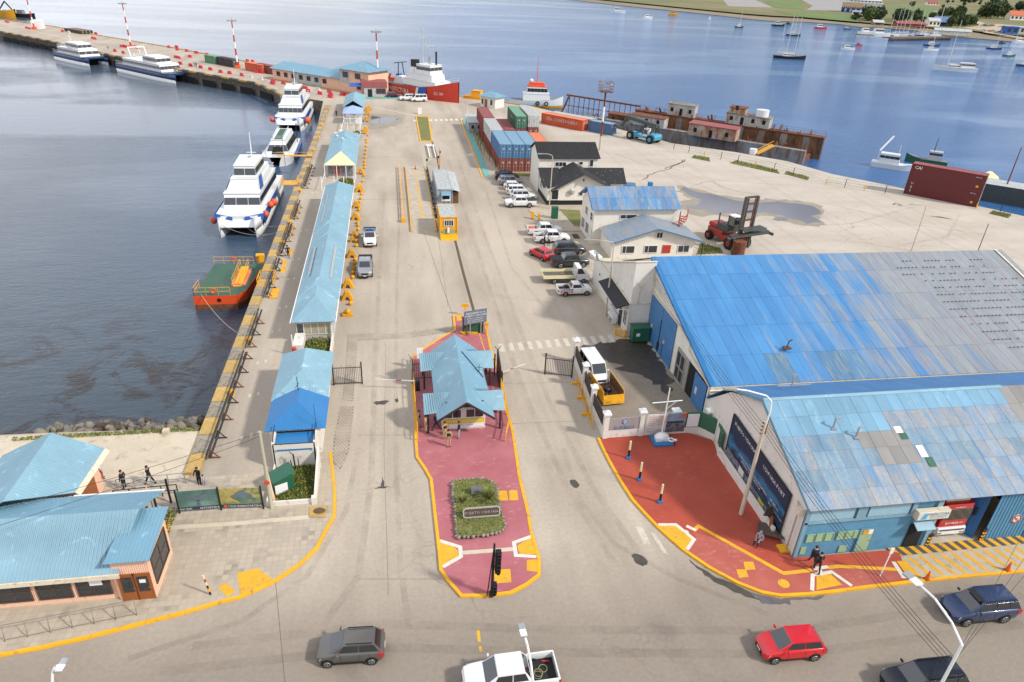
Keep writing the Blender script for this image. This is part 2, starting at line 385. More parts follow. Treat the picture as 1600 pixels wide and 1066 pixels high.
mat('yellow_paint','#cf9a1c',.6,var=.12,scale=1.2,dirt=.22,dirtcol=srgb('#8d7a50'))
mat('kerb_yellow','#d99e0d',.6,var=.1,scale=.8,dirt=.18,dirtcol=srgb('#8f7a4a'))
mat('white_paint','#c9c3b6',.6,var=.08,dirt=.2,dirtcol=srgb('#a89d8a'))
mat('worn_white','#bdb6a6',.7,var=.1,scale=2,dirt=.45,dirtcol=srgb('#a3998a'))
mat('grey_joint','#5d564b',.9,var=.2)
mat('concrete','#a89d8b',.85,var=.13,scale=.8,dirt=.2,dirtcol=srgb('#7d7466'),bump=.1)
mat('concrete_light','#b8ac97',.85,var=.1,scale=.5,dirt=.18,dirtcol=srgb('#93897a'))
mat('turquoise','#5f9d97',.7,var=.1,dirt=.25,dirtcol=srgb('#7d9088'))
mat('dark_metal','#17181a',.45,var=.1)
mat('iron_black','#1c1a19',.5,var=.2)
mat('white_wall','#cdc8bf',.7,var=.05,scale=.6,dirt=.12,dirtcol=srgb('#98928a'))
mat('white_gloss','#d8d8d6',.3,var=.02,coat=.3)
mat('rubber','#141414',.85,var=.1)
mat('steel','#8d9194',.35,.7,var=.1)
mat('galv','#a3a7a8',.45,.5,var=.1)
mat('yellow_metal','#d79a12',.5,var=.1,dirt=.12,dirtcol=srgb('#7b5a20'))
def m_red(name,a,b,speck):
    s=N(name);co=s.coord(world=True)
    c=s.ramp(s.noise(co,.25,5,.6),.35,.65,srgb(a),srgb(b))
    br=s.n('ShaderNodeTexBrick');br.inputs['Scale'].default_value=1;br.inputs['Brick Width'].default_value=.4;br.inputs['Row Height'].default_value=.2;br.inputs['Mortar Size'].default_value=.012
    s.l(co,br.inputs['Vector']);c=s.mix(s.math('MULTIPLY',br.outputs['Fac'],.3),c,srgb('#8a5a50'))
    sp=s.ramp(s.noise(s.coord((.6,1.6,1),True),2.6,8,.78),.55,.72);sp=s.math('MULTIPLY',sp,s.ramp(s.noise(co,.3,3),.38,.65));c=s.mix(s.math('MULTIPLY',sp,speck),c,srgb('#c8a79b'))
    s.set(col=c,rough=.7,spec=.35);s.bump(s.noise(co,6,5),.15,.01);MATS[name]=s.m
m_red('red_paving','#97535a','#a5656a',.95);m_red('red_plaza','#963c2b','#a24733',.3);m_red('red_plaza_worn','#98493e','#a65a4e',.6)
def m_pave():
    s=N('paving_tiles');co=s.coord(world=True)
    br=s.n('ShaderNodeTexBrick');br.inputs['Scale'].default_value=1;br.inputs['Brick Width'].default_value=.42;br.inputs['Row Height'].default_value=.42;br.offset=0.;br.inputs['Mortar Size'].default_value=.018
    br.inputs['Color1'].default_value=(*srgb('#9c9181'),1);br.inputs['Color2'].default_value=(*srgb('#a89c8a'),1);br.inputs['Mortar'].default_value=(*srgb('#94897a'),1);s.l(co,br.inputs['Vector'])
    c=br.outputs['Color'];d=s.ramp(s.noise(co,.45,6,.65),.52,.68)
    b2=s.n('ShaderNodeTexBrick');b2.inputs['Scale'].default_value=1;b2.inputs['Brick Width'].default_value=.42;b2.inputs['Row Height'].default_value=.42;b2.offset=0.;b2.inputs['Bias'].default_value=.1
    b2.inputs['Color1'].default_value=(1,1,1,1);b2.inputs['Color2'].default_value=(0.1,.1,.1,1);s.l(co,b2.inputs['Vector'])
    c=s.mix(s.math('MULTIPLY',s.math('MULTIPLY',d,s.ramp(b2.outputs['Color'],.3,.6)),.55),c,srgb('#5f584d'))
    c=s.mix(s.math('MULTIPLY',s.ramp(s.noise(co,.12,4),.4,.7),.5),c,srgb('#aa9c84'))
    s.set(col=c,rough=.85);MATS['paving_tiles']=s.m
m_pave()
def m_grass():
    s=N('turf');co=s.coord(world=True);c=s.ramp(s.noise(co,.9,6,.7),.3,.7,srgb('#4c5722'),srgb('#77753f'));c=s.mix(s.ramp(s.noise(co,6,4),.55,.7),c,srgb('#8c8050'))
    s.set(col=c,rough=.9);s.bump(s.noise(co,9,4),.8,.08);MATS['turf']=s.m
m_grass()
mat('wet_dark','#3d3832',.35,var=.25,scale=1.5);mat('oil_stain','#453f38',.6,var=.3)
s_=N('puddle');s_.set(col=srgb('#5f5a5c'),rough=.04,spec=.9);MATS['puddle']=s_.m
def paved(name,pts,m,kerb_m='kerb_yellow',h=.12,closed=True,kw=.22,kpts=None):
    mb=MB();mb.m(m);mb.prism(pts,-.05,h);struct(mb.build(name))
    mb=MB();mb.m(kerb_m);strip(mb,kpts or pts,kw,-.04,h+.025,closed);struct(mb.build('kerb'))
isl=[(6.02,66.52),(6.17,69.93),(8.43,69.92),(8.89,70.71),(9.61,69.35),(9.45,67.01),(9.33,61.84),(9.51,56.14),(9.23,50.7),(9.3,47.87),(9.08,44.5),(8.86,41.69),(8.81,37.7),(8.67,35.42),(8.76,33.06),(8.48,31.64),(7.5,30.95),(6.36,30.41),(4.83,30.39),(3.26,30.56),(2.51,31.92),(2.12,32.84),(2.13,34.19),(2.11,35.44),(2.06,38.59),(2.02,41.96),(1.6,43.4),(1.06,44.84),(1.04,47.06),(1.14,51.78),(1.08,55.64),(1.23,61.06),(2.29,62.42),(4.07,64.48)]
paved('pavement_island',isl,'red_paving')
lp=[(-22.78,29.58),(-20.9,29.8),(-18.68,30.16),(-15.9,30.79),(-13.39,31.36),(-11.51,31.89),(-10.35,32.15),(-8.6,33.05),(-6.98,34.48),(-6.06,35.74),(-5.62,37.26),(-5.1,38.73),(-5.19,40.99),(-5.5,43.61),(-5.86,46.22)]+[(-5.9,46.2),(-7.2,46.6),(-9.78,47.4),(-9.9,44.2),(-17.5,44.0),(-27,44.0),(-60,43),(-60,22)]
kp=[(-22.78,29.58),(-20.9,29.8),(-18.68,30.16),(-15.9,30.79),(-13.39,31.36),(-11.51,31.89),(-10.35,32.15),(-8.6,33.05),(-6.98,34.48),(-6.06,35.74),(-5.62,37.26),(-5.1,38.73),(-5.19,40.99),(-5.5,43.61),(-5.86,46.22)]
paved('pavement_corner',lp,'paving_tiles',kpts=[(-34,25.0)]+kp,closed=False)
rp0=[(16.47,45.85),(16.46,44.6),(16.53,42.72),(16.72,40.14),(16.98,38.04),(17.45,36.45),(17.88,35.13),(18.5,33.66),(19.02,32.56),(20.11,30.91),(21.45,29.42),(22.7,28.47),(23.8,28.07),(25.59,27.96),(27.42,27.95),(30.27,28.03),(33.15,28.06)]
rp=rp0+[(34.21,30.53),(33.44,30.87)]+[(26.2,31.05),(26.2,44.6),(24.2,46.0),(22.6,46.1)]
paved('plaza',rp,'red_plaza',kpts=rp0,closed=False)
mb=B('red_plaza_worn');mb.poly([(20.19,34.29),(21.53,33.43),(22.74,32.37),(24.76,29.96),(27.6,29.79),(33.01,29.55),(33.38,28.37),(32.6,28.29),(30.34,28.13),(27.48,28.04),(25.65,28.06),(23.86,28.19),(22.75,28.57),(21.51,29.55),(20.15,31.02),(19.15,32.55),(20.31,33.64)],.126);struct(mb.build('footpath'))
mb=B('concrete');mb.prism([(33.15,28.06),(34.21,30.53),(35.54,30.62),(44.84,31.05)]+[(60,31.0),(60,28)],-.05,.08);struct(mb.build('forecourt'))
mb=B('kerb_yellow');strip(mb,[(33.15,28.06),(37.08,28.09),(42.03,28.01)]+[(62,28.2)],.22,-.04,.12);struct(mb.build('kerb'))
mb=B('concrete_light');mb.prism([(-16.2,44.2),(-16.2,50.2),(-26.6,50.9),(-45,51.6),(-45,43.6)],-.3,.03);struct(mb.build('jetty'))
mb=B('turquoise');mb.prism([(17.91,181.17),(19.39,181.27),(18.01,128.46),(16.92,127.58)],-.05,.1);struct(mb.build('pavement'))
mb=B('kerb_yellow');strip(mb,[(17.49,181.95),(16.51,127.14)],.25,-.04,.12);struct(mb.build('kerb'))
mb=B('turf');mb.prism([(6.51,183.65),(9.41,183.03),(8.72,157.26),(6.31,157.17)],-.05,.12);struct(mb.build('grass_median'))
mb=B('kerb_yellow');strip(mb,[(6.38,184.47),(9.5,184.69),(8.83,156.64),(6.28,156.55)],.3,-.04,.16,True);struct(mb.build('kerb'))
mb=B('concrete');mb.poly([(6.25,155.93),(8.79,156.02),(8.87,143.97),(5.91,134.37)],.008);struct(mb.build('median_concrete'))
mb=B('concrete');mb.prism([(24.4,97.43),(28.67,97.28),(28.7,101.41),(27.43,107.19),(25.5,107.24),(24,107.27),(22.8,110.01),(21.66,107.33)] ,-.05,.1);struct(mb.build('pavement_bay'))
mb=B('concrete');mb.prism([(24.61,79.29),(25.55,64.11),(26.99,63.99),(27.44,67.56),(32.55,87.12),(26.98,94.55),(24.93,96.29),(24.87,87.98)],-.05,.09);struct(mb.build('pavement'))
mb=B('concrete_light');strip(mb,[(24.27,79.31),(24.65,71.14),(25.09,63.84)],.25,-.04,.12);struct(mb.build('kerb'))
mb=B('turf')
mb.prism([(26.93,107.87),(30.24,107.12),(28.51,99.02),(27.44,99.65)],-.05,.13);mb.prism([(26.95,88.12),(28.12,88.31),(28.33,85.43),(27.33,84.79)],-.05,.13);struct(mb.build('lawn'))
def paint(name,m,strips=(),polys=(),z=.004):
    mb=MB();mb.m(m)
    for k,(pts,w) in enumerate(strips):strip(mb,pts,w,z+.002*(k%4) if len(strips)<14 else z+.001*k)
    for i,p in enumerate(polys):mb.poly(p,z+.0002*i)
    return struct(mb.build(name))
cw=[]
for i in range(13):
    x=10.3+i*1.02;y0=61.2+.02*i;cw.append([(x,y0+.3+i*.07),(x+.5,y0+.3+i*.07),(x+.5,y0+2.0+i*.07),(x,y0+2.0+i*.07)])
paint('crosswalk','worn_white',(),cw,.006)
paint('crosswalk','worn_white',(),[[(16.34,35.31),(16.83,35.19),(16.86,33.6),(16.39,33.6)],[(17.24,34.69),(17.55,34.46),(17.77,32.47),(17.45,32.63)]],.006)
n1=[]
for i in range(12):
    a=i/12;n1.append([(5.6+15.8*a,178.2+2.6*a),(6.3+15.8*a,178.2+2.6*a),(6.3+15.8*a,180.2+2.6*a),(5.6+15.8*a,180.2+2.6*a)])
paint('crosswalk','white_paint',(),n1,.006)
paint('yellow_line','yellow_paint',[([(4.01,27.93),(3.99,27.12)],.18),([(3.99,26.81),(4.02,26.46)],.18)],(),.006)
paint('joint','grey_joint',[([(-1.6,64.93),(-1.41,63.12),(-1.59,46.46),(-1.3,31.24)],.02),([(-8.45,33.4),(-6.96,25.9)],.03),([(8.65,55.41),(16.76,55.02)],.02),([(-3.71,48.43),(0.54,48.01)],.03),([(9.45,48.8),(15.47,48.6)],.03),([(-6.02,114.05),(3.64,113.88)],.05),([(-6.71,142.09),(-0.39,142.73)],.06),([(-14.23,114.19),(-11.99,114.15)],.06),([(-17.41,157.51),(-12.69,157.69)],.06),([(-12.45,82.48),(-17.1,81.96)],.05),([(6.1,69.93),(2.71,118.3)],.03),([(6.69,126.29),(5.72,72.45)],.02),([(19.76,30.96),(25.91,31.04)],.03),([(-3.21,32.77),(2.11,32.13)],.02)],(),.005)
paint('road_line','worn_white',[([(-6.48,198.43),(7.98,183.75)],.5),([(-182.13,395.99),(-138.47,345.23),(-105.04,306.43),(-72.06,275.54),(-42.21,245.35),(-30.26,227.71)],.5)],(),.006)
paint('turning_mark','worn_white',(),[[(15.22,145.18),(16.96,146.32),(16.99,144.13),(15.59,143.57)]],.006)
fp=[]
for (x,y) in ((-12.8,49.0),(-13.2,55.4),(-13.4,61.3),(-12.9,67.8),(-12.9,73.5),(-12.9,81.6),(-13,88),(-13.1,99),(-13.2,118)):
    for k,dx in enumerate((-.35,.35)):fp.append(blob((x+dx,y+.3*k),.13,.34,10,.1,.12,k))
paint('footprint_mark','worn_white',(),fp,.006)
Zi=.126
paint('ramp_paint','yellow_paint',(),[[(2.09,35.26),(2.86,35.17),(3.36,34.4),(3.35,33.76),(2.18,33.05)],[(7.48,34.33),(8.73,35.23),(8.65,33.43),(7.51,33.5)],[(5.6,32.37),(6.67,32.35),(6.57,31.22),(5.48,31.25)],[(7.91,32.99),(8.69,32.96),(8.52,31.85),(7.74,32.06)],[(6.96,40.09),(7.64,40.05),(7.57,38.94),(6.85,38.99)],[(7.79,40.03),(8.43,40),(8.34,38.89),(7.66,38.93)]],Zi)
paint('ramp_edge','white_paint',[([(2.22,35.43),(3.56,34.67),(3.53,33.8),(2.26,33.04)],.28),([(8.66,35.11),(7.3,34.66),(7.24,33.47),(8.61,33.2)],.28)],(),Zi+.004)
paint('paving_band','concrete_light',[([(3.69,34.13),(7.21,34.07)],.35)],(),Zi)
paint('yellow_line','yellow_paint',[([(6.14,67.11),(8.5,67.39),(8.67,61.36),(8.56,56.58)],.12)],[[(6.45,69.74),(6.97,69.87),(7,68.75),(6.42,68.63)],[(7.24,69.69),(8.34,69.77),(8.29,68.65),(7.2,68.57)]],Zi)
paint('ramp_paint','yellow_paint',(),[[(17.95,35.06),(19.26,34.91),(19.96,33.49),(19.11,32.67),(18.54,33.78)],[(27.13,29.4),(28.12,29.39),(28.38,28.37),(26.41,28.18)],[(22.65,31.07),(23.32,30.99),(23.17,30.32),(22.44,30.35)],[(21.85,30.48),(22.51,30.4),(22.38,29.75),(21.7,29.77)],blob((24.49,28.94),.38,.38,20,0,0)],.131)
paint('ramp_paint','yellow_paint',(),[[(33.46,29.85),(34.15,29.82),(34.26,28.37),(33.35,28.2)]],.131)
paint('ramp_edge','white_paint',[([(18,35.19),(19.31,35.04),(20.06,33.48),(19.18,32.6)],.26),([(19.61,34.16),(19.91,34.32)],.3),([(20.01,34.82),(20.54,34.31)],.28),([(26.08,28.16),(26.83,29.38),(28.31,29.48),(28.97,28.19)],.26),([(27.36,29.31),(27.6,29.79)],.3),([(27.18,29.9),(28.3,29.94)],.28),([(33.2,29.82),(32.98,28.36)],.3)],(),.136)
paint('guide_line','yellow_paint',[([(20.4,34.33),(20.91,34.72),(24.94,29.77),(27.03,29.8)],.3),([(28.27,29.88),(29.1,29.9),(32.97,29.15)],.3)],(),.131)
hz=[]
for i in range(26):
    x=33.2+i*.86;hz.append([(x,28.35),(x+.3,28.35),(x-.15,30.1),(x-.45,30.1)])
paint('hatching','yellow_paint',(),hz,.086)
mat('dark_band','#4a4540',.8,var=.1)
paint('threshold_band','dark_band',(),[[(33.6,30.3),(60,30.3),(60,31.1),(33.6,31.1)]],.086)
hz=[]
for i in range(30):
    x=33.9+i*.8;hz.append([(x,30.3),(x+.4,30.3),(x+.15,31.1),(x-.25,31.1)])
paint('hatching','yellow_paint',(),hz,.092)
paint('ramp_paint','yellow_paint',(),[[(-10.88,34.07),(-9.7,34.36),(-8.7,33.43),(-8.65,33.11),(-10.37,32.25)],[(-11.85,33.04),(-11.49,33.35),(-10.71,32.64),(-11.12,32.19)],[(-6.89,39.8),(-5.62,39.79),(-5.63,38.59),(-6.83,38.73)]],.126)
paint('paving_band','concrete_light',[([(-16.17,38.78),(-11.74,38.71),(-6.79,38.79)],.4)],(),.127)
mat('yard_asphalt','#7d7467',.9,var=.14,scale=.4)
paint('yard_asphalt','yard_asphalt',(),[rough([(18.26,60.56),(22.67,61.86),(26.26,62.72),(26.79,55.57),(27.06,48.47),(24.52,46.73),(20.5,46.75),(17.45,46.68),(17.38,50.23),(17.66,55.53)],.15,.5)],.0045)
s_=N('tyre_wear');co_=s_.coord((3,.4,1),True);s_.set(col=srgb('#6f665b'),rough=.8,alpha=s_.math('MULTIPLY',s_.ramp(s_.noise(s_.coord(world=True),.5,7,.7),.35,.75),.2));MATS['tyre_wear']=s_.m
tw=[([(11.09,140.34),(11.2,93.09),(11.31,72.06),(11.27,60.08),(11.64,49.77),(12.33,40.17),(13.8,32.12)],.5),([(13.17,140.37),(13.04,93.02),(13.18,71.93),(13.24,59.91),(13.53,49.58),(14.33,39.95),(15.98,31.86)],.5),([(-1.64,118.35),(-2.23,78.36),(-2.49,56.41),(-2.55,42.53),(-3.21,33.04),(-5.33,29.1)],.5),([(1.07,118.31),(-0.07,78.22),(-0.52,56.23),(-0.61,42.32),(-0.53,33.82),(-0.06,28.44)],.4),([(-12.47,28.9),(-1.57,29.09),(9.9,27.19),(23.72,25.45),(40.33,26.16)],.6),([(-13.81,27.42),(-1.57,27.43),(9.53,25.67),(22.84,23.89),(38.43,24.09)],.6),([(13.17,44.94),(12.97,38.63),(14.31,33.84),(17.66,30.26),(22.3,26.84)],.4),([(-3.65,46.67),(-4.32,39.17),(-6.47,33.43),(-9.9,30.36),(-15.78,28.48)],.4),([(16.08,118.14),(15.04,83.43),(16.97,71.67)],.4),([(51.81,106.58),(59.23,98.25),(74.66,99.29),(95.22,109.19),(98.65,103.62),(87.41,92.69),(75.57,88.95)],.5),([(53.37,141.01),(60.13,126.2),(75.36,121.68),(91.62,117.24)],.5),([(47.91,146.46),(52.6,134.76),(59.01,117.63),(77.46,109.56),(85.1,98.95),(96.51,92.33)],.5),([(80.12,105.87),(83.86,102.3)],.35)]
paint('tyre_wear','tyre_wear',tw,(),.0065)
paint('wet_patch','wet_dark',(),[rough([(19.31,61.99),(21.48,62.67),(24.11,63.04),(26.36,63),(26.62,55.83),(26.13,53.83),(25.34,51.4),(24.92,52.33),(24.77,53.71),(23.95,54.73),(23.42,55.5),(22.72,56.42),(21.4,57.16),(22.45,57.71),(21.31,58.45),(20.53,59.3),(19.64,59.77),(18.8,60.51)],.45,.4)],.006)
paint('stain','oil_stain',(),[blob((13.05,40.39),.32,.55,16,.1,.12,4),blob((15.64,32.19),.4,.6,16,.6,.15,5),blob((-1.88,53.2),.6,.35,14,.1,.4,6),blob((-0.45,53.38),.2,.45,10,0,.5,7),blob((-1.77,41.56),.5,.12,10,0,.5,8),blob((-1.68,42.06),.12,.6,10,0,.5,9)],.007)
paint('stain','oil_stain',(),[rough([(18.97,31.86),(20.05,30.36),(20.81,29.72),(21.6,28.97),(22.15,28.27),(22.48,27.87),(21.52,28.35),(20.74,29.08),(19.95,29.82),(19.43,30.71)],.12,.3)],.009)
paint('puddle','puddle',(),[rough([(21.47,29.09),(22.62,28.32),(23.72,27.93),(25.93,27.76),(26.93,27.9),(26.36,27.55),(24.34,27.75),(24.11,27.41),(22.28,27.64),(22.19,28.16),(21.61,28.55)],.1,.3)],.008)
mat('damp','#8c8271',.6,var=.12,scale=.5)
paint('damp_ground','damp',(),[rough([(53.3,122.26),(56.22,118.47),(59.82,115.23),(64.7,112.44),(68.81,113.14),(72.3,111.92),(74.95,109.99),(73.65,105.33),(70.4,102.69),(70.1,99.44),(65.45,98.35),(63.98,101.89),(61.42,103.61),(57.93,102.4),(54.83,103.8),(51.8,103.89),(48.43,105.31),(48.34,109.45),(51.66,113.05),(51.23,116.92)],.9,1.0,5),rough([(-5.58,186.93),(3.5,185.93),(2.95,176.29),(-1.68,168.72),(-5.25,169.94)],.9,1.0,7),blob((70.27,107.89),.1,.1)],.006)
paint('yard_crack','grey_joint',[(rough([(47.25,125.78),(50.89,129.89),(55.88,134.28),(62.51,141.15)],.5,1.2,3)[:26],.28),(rough([(55.69,121.82),(60.69,124.4),(62.8,117.59),(67.94,115.11)],.9,1.5,4)[:12],.12),(rough([(89.44,109.31),(90.61,110.05),(90.83,108.91)],.2,.5,5)[:10],.3),(rough([(92.25,102.74),(94.18,102),(94.98,100.96)],.2,.6,6)[:12],.35),(rough([(1.36,173.94),(-3.17,170.05),(-7.49,166.35)],.5,.8,8)[:16],.15)],(),.007)
paint('puddle','puddle',(),[rough([(53.57,120.99),(55.26,117.67),(57.24,116.45),(59.29,114.07),(61.28,111.75),(63.76,110.58),(68,111.62),(71.09,110.44),(73.32,108.91),(73.02,105.69),(69.85,103.38),(69.98,100.41),(67.12,99.86),(65.64,102.17),(64.64,104.2),(62.44,105.62),(59.46,104.34),(56.76,104.75),(55.9,106.13),(54.07,105.16),(51.81,106.58),(49.95,107.66),(49.73,109.42),(52.42,110.81),(54.05,113.01),(53.06,115.33),(52.53,117.71)],.5,1.2)],.008)
paint('puddle','puddle',(),[blob((63.59,102.23),1.7,.9,16,.3,.15,3),[(-4.89,184.49),(-1.69,182.27),(2.31,183.36),(1.76,179.31),(-0.77,176.07),(-3.21,174.42),(-4.75,175.82)]],.009)
mat('rust_grate','#5a4632',.8,var=.35,scale=3)
mb=B('rust_grate');strip(mb,[(8.25,167.12),(8.86,154.8),(9,143.97),(8.5,107.66),(8.46,83.8),(8.61,70.24)],.32,-.02,.012);struct(mb.build('drain'))
mb=B('grey_joint')
d0,d1=V((8.5,107.66)),V((8.61,70.24))
for i in range(80):
    p=d0.lerp(d1,i/80);mb.box(p.x-.14,p.x+.14,p.y,p.y+.1,.012,.02)
stuff(mb.build('drain_grating'))
mat('paver','#a79c8a',.85,var=.16,scale=.7,rnd=.1)
mb=B('paver');rr=random.Random(3)
def inside(p,poly):
    c=False;n=len(poly)
    for i in range(n):
        a,b=poly[i],poly[(i+1)%n]
        if (a[1]>p[1]) !=(b[1]>p[1]) and p[0]<(b[0]-a[0])*(p[1]-a[1])/(b[1]-a[1])+a[0]:c=not c
    return c
for pl in ([(-5.37,65.51),(-4.38,65.29),(-4.33,53.64),(-5.3,53.84)],[(-5.42,52.92),(-4.24,52.81),(-4.4,46.32),(-5.02,43.72),(-5.59,45.04),(-5.71,47.75)],[(-5.43,66.66),(1.12,66.6),(6.12,67.72),(6,66.37),(1.08,65.29),(-5.36,65.09)]):
    xs=[p[0] for p in pl];ys=[p[1] for p in pl];st_=.27;j=0;y=min(ys)
    while y<max(ys):
        x=min(xs)+(j%2)*st_/2
        while x<max(xs):
            if inside((x,y),pl):
                h=.02+rr.uniform(-.004,.006);r0=st_*.52
                mb.prism([(x+r0*cos(RAD(60*k+30)),y+r0*sin(RAD(60*k+30))) for k in range(6)],-.01,h)
            x+=st_
        y+=st_*.9;j+=1
stuff(mb.build('paver_band'))
mb=B('yard_asphalt')
for q in ([(-5.37,65.51),(-4.38,65.29),(-4.33,53.64),(-5.3,53.84)],[(-5.42,52.92),(-4.24,52.81),(-4.4,46.32),(-5.02,43.72),(-5.59,45.04),(-5.71,47.75)],[(-5.43,66.66),(1.12,66.6),(6.12,67.72),(6,66.37),(1.08,65.29),(-5.36,65.09)]):mb.poly(q,.003)
struct(mb.build('paver_bed'))
#================================================================buildings
mat('roof_sky','#7496a4',.5,var=.09,scale=.35,dirt=.1,dirtcol=srgb('#9cc0d0'),rnd=.04)
mat('roof_sky2','#678d9f',.5,var=.06,scale=.4,dirt=.08,dirtcol=srgb('#8fb6ca'),rnd=.04)
mat('roof_bright','#236a9f',.45,var=.07,scale=.5)
mat('roof_lavender','#8fa3c8',.5,var=.08,scale=.6)
mat('cream','#cfc69a',.7,var=.06)
mat('peach','#dcb095',.7,var=.05,scale=.6,dirt=.1,dirtcol=srgb('#b98a60'),wave=('X',.12))
mat('peach_y','#dcb095',.7,var=.05,scale=.6,dirt=.1,dirtcol=srgb('#b98a60'),wave=('Y',.12))
mat('fascia','#c9bea8',.7,var=.08,dirt=.2,dirtcol=srgb('#9b8566'))
mat('wood_door','#8d4f22',.5,var=.15,scale=3,stretch=(3,3,.6))
mat('wood_dark','#30211c',.6,var=.2)
mat('black_roof','#1b1b1d',.7,var=.35,scale=1.2,stretch=(1,1,1))
mat('asphalt_blk','#26252a',.85,var=.15,scale=4)
mat('green_paint','#1d5640',.5,var=.1,dirt=.1)
mat('green_wall','#2f5c43',.7,var=.07)
mat('red_paint','#a83226',.55,var=.1)
mat('grey_sheet','#8b8880',.6,var=.08,scale=.6)
mat('grey_panel','#9b9b98',.5,var=.06)
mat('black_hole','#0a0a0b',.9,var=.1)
def m_sheet(name,base,worn,amt,rust=0.,rough=.5):
    s=N(name);co=s.coord((1.3,.33,.33));c=s.ramp(s.noise(co,.7,4),.3,.7,tuple(x*.88 for x in srgb(base)),tuple(x*1.08 for x in srgb(base)))
    a=s.noise(s.coord((2.2,.45,.45)),.8,9,.74,.3);f=s.ramp(a,.72-amt*.42,.82-amt*.30);c=s.mix(f,c,s.ramp(s.noise(s.coord(),5,4),.3,.7,tuple(x*.85 for x in srgb(worn)),tuple(x*1.1 for x in srgb(worn))))
    if rust:r=s.ramp(s.noise(s.coord((3.,.25,.25)),.8,7,.7),.62-rust*.25,.78-rust*.2);c=s.mix(s.math('MULTIPLY',r,.8),c,srgb('#8f5a48'))
    oi=s.n('ShaderNodeObjectInfo');h=s.n('ShaderNodeHueSaturation');s.l(c,h.inputs['Color']);mrn=s.n('ShaderNodeMapRange');s.l(oi.outputs['Random'],mrn.inputs['Value']);mrn.inputs['To Min'].default_value=.86;mrn.inputs['To Max'].default_value=1.08;s.l(mrn.outputs[0],h.inputs['Value'])
    s.set(col=h.outputs[0],rough=rough)
    w=s.n('ShaderNodeTexWave',wave_type='BANDS',bands_direction='X');w.inputs['Scale'].default_value=2.6;tcw=s.n('ShaderNodeTexCoord');s.l(tcw.outputs['Object'],w.inputs['Vector']);s.bump(w.outputs['Fac'],.5,.03)
    MATS[name]=s.m
m_sheet('sheet_blue','#3f78a8','#848c92',.5);m_sheet('sheet_blue_worn','#4679a2','#8f9496',.62);m_sheet('sheet_mixed','#5784a6','#8f9192',.95,.35)
m_sheet('sheet_grey','#7f8488','#888c8e',.3,.15);m_sheet('sheet_grey_rust','#7e7f7f','#86807c',.5,.55)
m_sheet('sheet_teal','#4f7795','#7b8a90',.6)
m_sheet('sheet_light','#6b93aa','#8aa8b8',.4);m_sheet('sheet_steel','#5d7f97','#7c8d97',.8);m_sheet('sheet_chalk','#5e84a4','#8e9091',.85);m_sheet('sheet_plain','#817f7b','#8a8884',.3)
m_sheet('sheet_deep','#3a6c9c','#5b86b0',.4)
def m_hangar():
    s=N('hangar_sheet');co=s.coord(world=True);sx=s.n('ShaderNodeSeparateXYZ');s.l(co,sx.inputs[0])
    st=s.coord((1.6,.12,.12),True);n1=s.noise(st,.9,8,.72);n2=s.noise(s.coord((1,.35,1),True),.22,5,.6);oi=s.n('ShaderNodeObjectInfo')
    u=s.math('DIVIDE',s.math('SUBTRACT',sx.outputs[0],26.9),41.)
    sl=s.math('SUBTRACT',sx.outputs[1],49.);u=s.math('ADD',u,s.math('MULTIPLY',sl,-.0))
    f=s.math('ADD',s.math('MULTIPLY',u,1.55),s.math('MULTIPLY',s.math('SUBTRACT',n1,.5),1.8));f=s.math('ADD',f,s.math('MULTIPLY',s.math('SUBTRACT',n2,.5),1.2));f=s.math('ADD',f,s.math('MULTIPLY',s.math('SUBTRACT',oi.outputs['Random'],.5),.26))
    w=s.ramp(f,.44,.94);g=s.ramp(s.noise(s.coord((2,.3,.3),True),1.5,6,.7),.3,.7,srgb('#767d83'),srgb('#8b8f91'))
    b=s.ramp(s.noise(s.coord((1.5,.3,1),True),.5,4),.3,.7,srgb('#3a73a5'),srgb('#4681b1'));c=s.mix(w,b,g)
    fine=s.ramp(s.noise(s.coord((4,.8,.8),True),2.2,8,.8),.58,.7);c=s.mix(s.math('MULTIPLY',fine,.6),c,srgb('#8d9397'))
    r=s.ramp(s.noise(s.coord((2.4,.1,.1),True),1.1,8,.72),.56,.7);r=s.math('MULTIPLY',r,s.ramp(u,.25,.6));c=s.mix(s.math('MULTIPLY',r,.75),c,srgb('#876052'))
    h=s.n('ShaderNodeHueSaturation');s.l(c,h.inputs['Color']);mrn=s.n('ShaderNodeMapRange');s.l(oi.outputs['Random'],mrn.inputs['Value']);mrn.inputs['To Min'].default_value=.92;mrn.inputs['To Max'].default_value=1.05;s.l(mrn.outputs[0],h.inputs['Value'])
    wv=s.n('ShaderNodeTexWave',wave_type='BANDS',bands_direction='X');wv.inputs['Scale'].default_value=2.6;tcw=s.n('ShaderNodeTexCoord');s.l(tcw.outputs['Object'],wv.inputs['Vector']);s.bump(wv.outputs['Fac'],.5,.03)
    s.set(col=h.outputs[0],rough=.5);MATS['hangar_sheet']=s.m
m_hangar()
def sheet_grid(parent,o,ex,sy,W_,L_,xs,ys,pick,lift=.05):
    """separate overlapping roof sheets; o = eave corner, ex along the eave, sy up the slope"""
    ex=Vector(ex).normalized();sy=Vector(sy).normalized();n=ex.cross(sy).normalized();o=Vector(o)
    for j in range(len(ys)-1):
        for i in range(len(xs)-1):
            m=pick(i/(len(xs)-1),j/(len(ys)-1),i,j)
            if not m:continue
            b=lift+.012*(j)+.006*(i%2)
            mb=MB();mb.m(m);P=lambda x,y,z:o+ex*x+sy*y+n*z
            x0,x1,y0,y1=xs[i],xs[i+1]-.02,ys[j]-.12,ys[j+1]
            mb.slab([P(x0,y0,b),P(x1,y0,b),P(x1,y1,b-.01),P(x0,y1,b-.01)],.03)
            mb.build('roof_sheet',parent)
